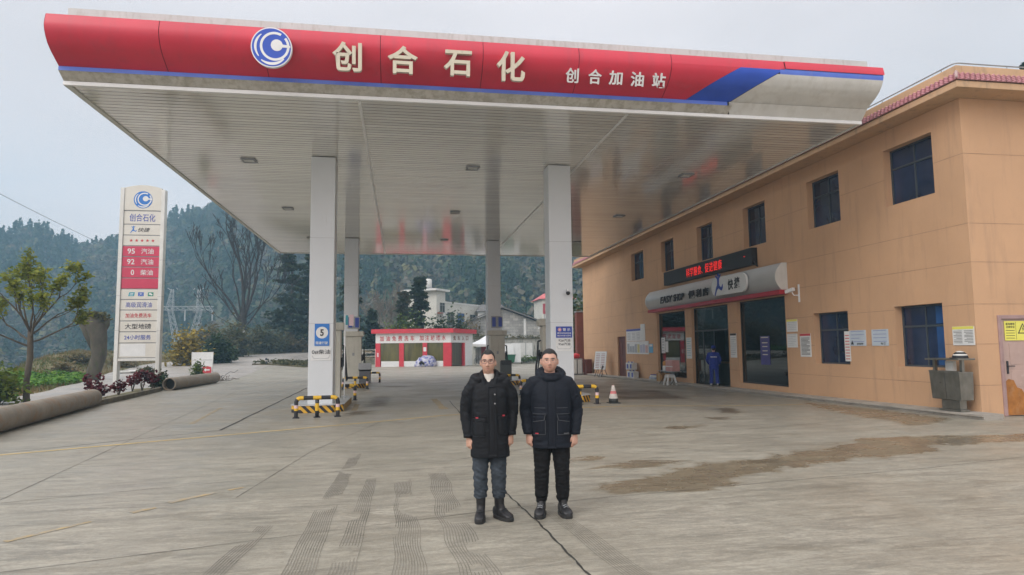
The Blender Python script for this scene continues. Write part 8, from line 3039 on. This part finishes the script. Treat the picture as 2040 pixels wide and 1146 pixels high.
# raised collar closed at the chin and the hood bunched round the neck
for z_, rx_, ry_, r_, cy in ((1.415, 0.088, 0.085, 0.034, -0.004), (1.445, 0.088, 0.085, 0.030, 0.0)):
    s.tube([Vector((rx_ * math.cos(2 * PI * k / 24), cy + ry_ * math.sin(2 * PI * k / 24), z_ + 0.018 * math.sin(2 * PI * k / 24))) for k in range(25)], r_, 10)
P_ = []
for k in range(15):
    a = R(-150 + 300 * k / 14)
    P_.append(Vector((0.118 * math.sin(a), 0.03 + 0.115 * math.cos(a), 1.435 + 0.05 * math.cos(a))))
s.tube(P_, [0.026, 0.036, 0.042] + [0.046] * 9 + [0.042, 0.036, 0.026], 12)
jk = remesh('jacket', s, 0.0062, NAVY, man2, 3)


def fold_r(p, n_):
    arm = smooth01((abs(p.x) - 0.20) / 0.03) * (1 if p.z < 1.36 else 0.4)
    a = 0.004 * nz3(p, (7, 7, 12), 4) + 0.003 * nz3(p, (14, 14, 36), 9)
    low = 0.007 * nz3(p, (6, 6, 30), 15) * smooth01((0.9 - p.z) / 0.1)
    b = 0.008 * nz3(p, (12, 9, 14), 17) + 0.005 * nz3(Vector((p.x, p.y, p.z - p.x * 0.8)), (18, 18, 40), 21)
    return (a + low) * (1 - arm) + b * arm


wrinkle(jk, fold_r)
TR.patch('placket', -0.035, 0.045, 0.70, 1.40, 0.006, NAVY, man2, 5, 30, 0.006)
for sd in (-1, 1):
    x0, x1 = sorted((sd * 0.062, sd * 0.185))
    TR.patch('pocket', x0, x1, 0.835, 1.02, 0.006, NAVY, man2, 8, 8, 0.013)
    TR.patch('pocket_flap', x0 - 0.004, x1 + 0.004, 0.975, 1.035, 0.012, NAVY, man2, 8, 4, 0.011)
    TR.seam('stitching', [(sd * 0.05, 1.045), (sd * 0.188, 1.045)], 0.012, 0.0017, STITCH, man2)
    TR.seam('stitching', [(sd * 0.062, 1.036), (sd * 0.072, 0.985), (sd * 0.185, 0.965)], 0.026, 0.0020, STITCH, man2)
    TR.seam('stitching', [(sd * 0.062, 0.98), (sd * 0.062, 0.838), (sd * 0.185, 0.836)], 0.016, 0.0016, STITCH, man2)
    TR.seam('stitching', [(sd * 0.06, 1.105), (sd * 0.17, 1.105)], 0.010, 0.0016, STITCH, man2)
    wr = Vector(PR['arms'][sd][2])
    MB().tube([wr + Vector((0, 0.004, 0.04)), wr + Vector((0, 0.002, 0.004))], [0.0545, 0.051], 18).build('cuff', NAVY, man2, smooth=True)
TR.patch('pocket_tag', 0.125, 0.178, 0.843, 0.855, 0.022, STITCH, man2, 3, 1, 0.002)
TR.patch('red_tag', -0.165, -0.13, 0.843, 0.855, 0.022, REDTAG, man2, 3, 1, 0.002)


def fold_jog(p, n_):
    lo = math.exp(-((p.z - 0.17) / 0.08) ** 2) + 0.6 * math.exp(-((p.z - 0.48) / 0.1) ** 2)
    return (0.004 + 0.009 * lo) * nz3(p, (9, 9, 36), 22) + 0.003 * nz3(p, (22, 22, 60), 25)


JR = {sd: (q[0], q[1], cut(q, 0.135)) for sd, q in LR_.items()}
trousers(man2, 'joggers', JR, 0.86, 0.98, BLKC, [0.105, 0.110, 0.094, 0.078, 0.074, 0.068, 0.050], fold_jog)
for sd in (-1, 1):
    an = LR_[sd][2]
    boot(man2, (an[0], an[1], 0), PR['feet'][sd], LEATH, SOLE, wd=0.056, shaft=0.165, sole_h=0.034, toe=1.08, name='trainer', lace=GREYMET, leg=LR_[sd])

# ------------------------------------------------ the attendant in the doorway, seen from behind
LA = {-1: ((-0.09, 0.0, 0.84), (-0.11, -0.01, 0.455), (-0.13, 0.02, 0.09)), 1: ((0.09, 0.0, 0.84), (0.11, -0.01, 0.455), (0.13, 0.02, 0.09))}
PA = dict(head=(0, -0.05, 1.55), skin=(0.48, 0.28, 0.21), shoulder=(0.2, 1.36), hip=0.87, nod=R(14),
          arms={-1: ((-0.19, 0.0, 1.33), (-0.26, -0.03, 1.07), (-0.20, -0.16, 0.92)), 1: ((0.19, 0.0, 1.33), (0.26, -0.03, 1.07), (0.20, -0.16, 0.92))},
          legs=LA, feet={-1: (-0.15, -1, 0), 1: (0.15, -1, 0)}, hairline=(0.06, 0.03, -0.08), hair_top=0.02, hair_side=0.012, voxel=0.006)
BLUEC = cloth('work_blue', (0.02, 0.035, 0.22), 0.7, bs=300)
att = make_person('person in blue work overalls and cap seen from behind in the shop doorway', (13.02, 26.35, tz(12.98, 26.35) + 0.12), R(152), PA)
TA = Torso([(0.70, 0.195, 0.14, 0, 0), (0.9, 0.20, 0.15, 0, 0), (1.1, 0.19, 0.145, 0, 0), (1.25, 0.20, 0.14, 0, 0.0), (1.33, 0.18, 0.115, 0, 0.01), (1.38, 0.12, 0.095, 0, 0.01), (1.42, 0.085, 0.085, 0, 0.01)])
s = MB()
TA.mesh(s)
for sd, (sh, el, wr) in PA['arms'].items():
    sh, el, wr = Vector(sh), Vector(el), Vector(wr)
    s.tube([sh + Vector((-sd * 0.09, 0, 0.005)), sh, sh.lerp(el, 0.5), el, el.lerp(wr, 0.6), wr], [0.08, 0.084, 0.078, 0.07, 0.062, 0.05], 16)
jo = remesh('work_jacket', s, 0.009, BLUEC, att, 3)
wrinkle(jo, lambda p, n_: 0.008 * nz3(p, (8, 8, 22), 31))
trousers(att, 'work_trousers', {sd: (q[0], q[1], cut(q, 0.10)) for sd, q in LA.items()}, 0.86, 0.98, BLUEC, [0.105, 0.105, 0.09, 0.078, 0.075, 0.075, 0.072], lambda p, n_: 0.008 * nz3(p, (8, 8, 26), 41), 0.009)
text('back_lettering', '创合石化', (0, 0.150, 1.22), 0.26, 0.055, (-1, 0, 0), ZN, PAPER, 0.012, att, world=False)
hc = Vector(PA['head'])
s = MB()
s.loft([[hc + Vector((r_ * 0.092 * math.cos(2 * PI * q / 20), r_ * 0.11 * math.sin(2 * PI * q / 20), z)) for q in range(20)] for r_, z in ((1.0, 0.03), (1.03, 0.07), (0.92, 0.115), (0.6, 0.145), (0.05, 0.152))])
s.loft([[hc + Vector((0.075 * math.cos(a_), -0.09 - d_ * abs(math.sin(a_)), 0.035 + z)) for a_ in [PI * q / 10 for q in range(11)]] for d_, z in ((0.0, 0.0), (0.07, -0.012), (0.07, -0.004), (0.0, 0.012))], closed=False)
s.build('cap', BLUEC, att, smooth=True)
GREYSH = M('pale_grey_shoe', (0.30, 0.30, 0.29), 0.6)
for sd in (-1, 1):
    an = LA[sd][2]
    boot(att, (an[0], an[1], 0), PA['feet'][sd], GREYSH, SOLE, shaft=0.13, name='shoe', leg=LA[sd])
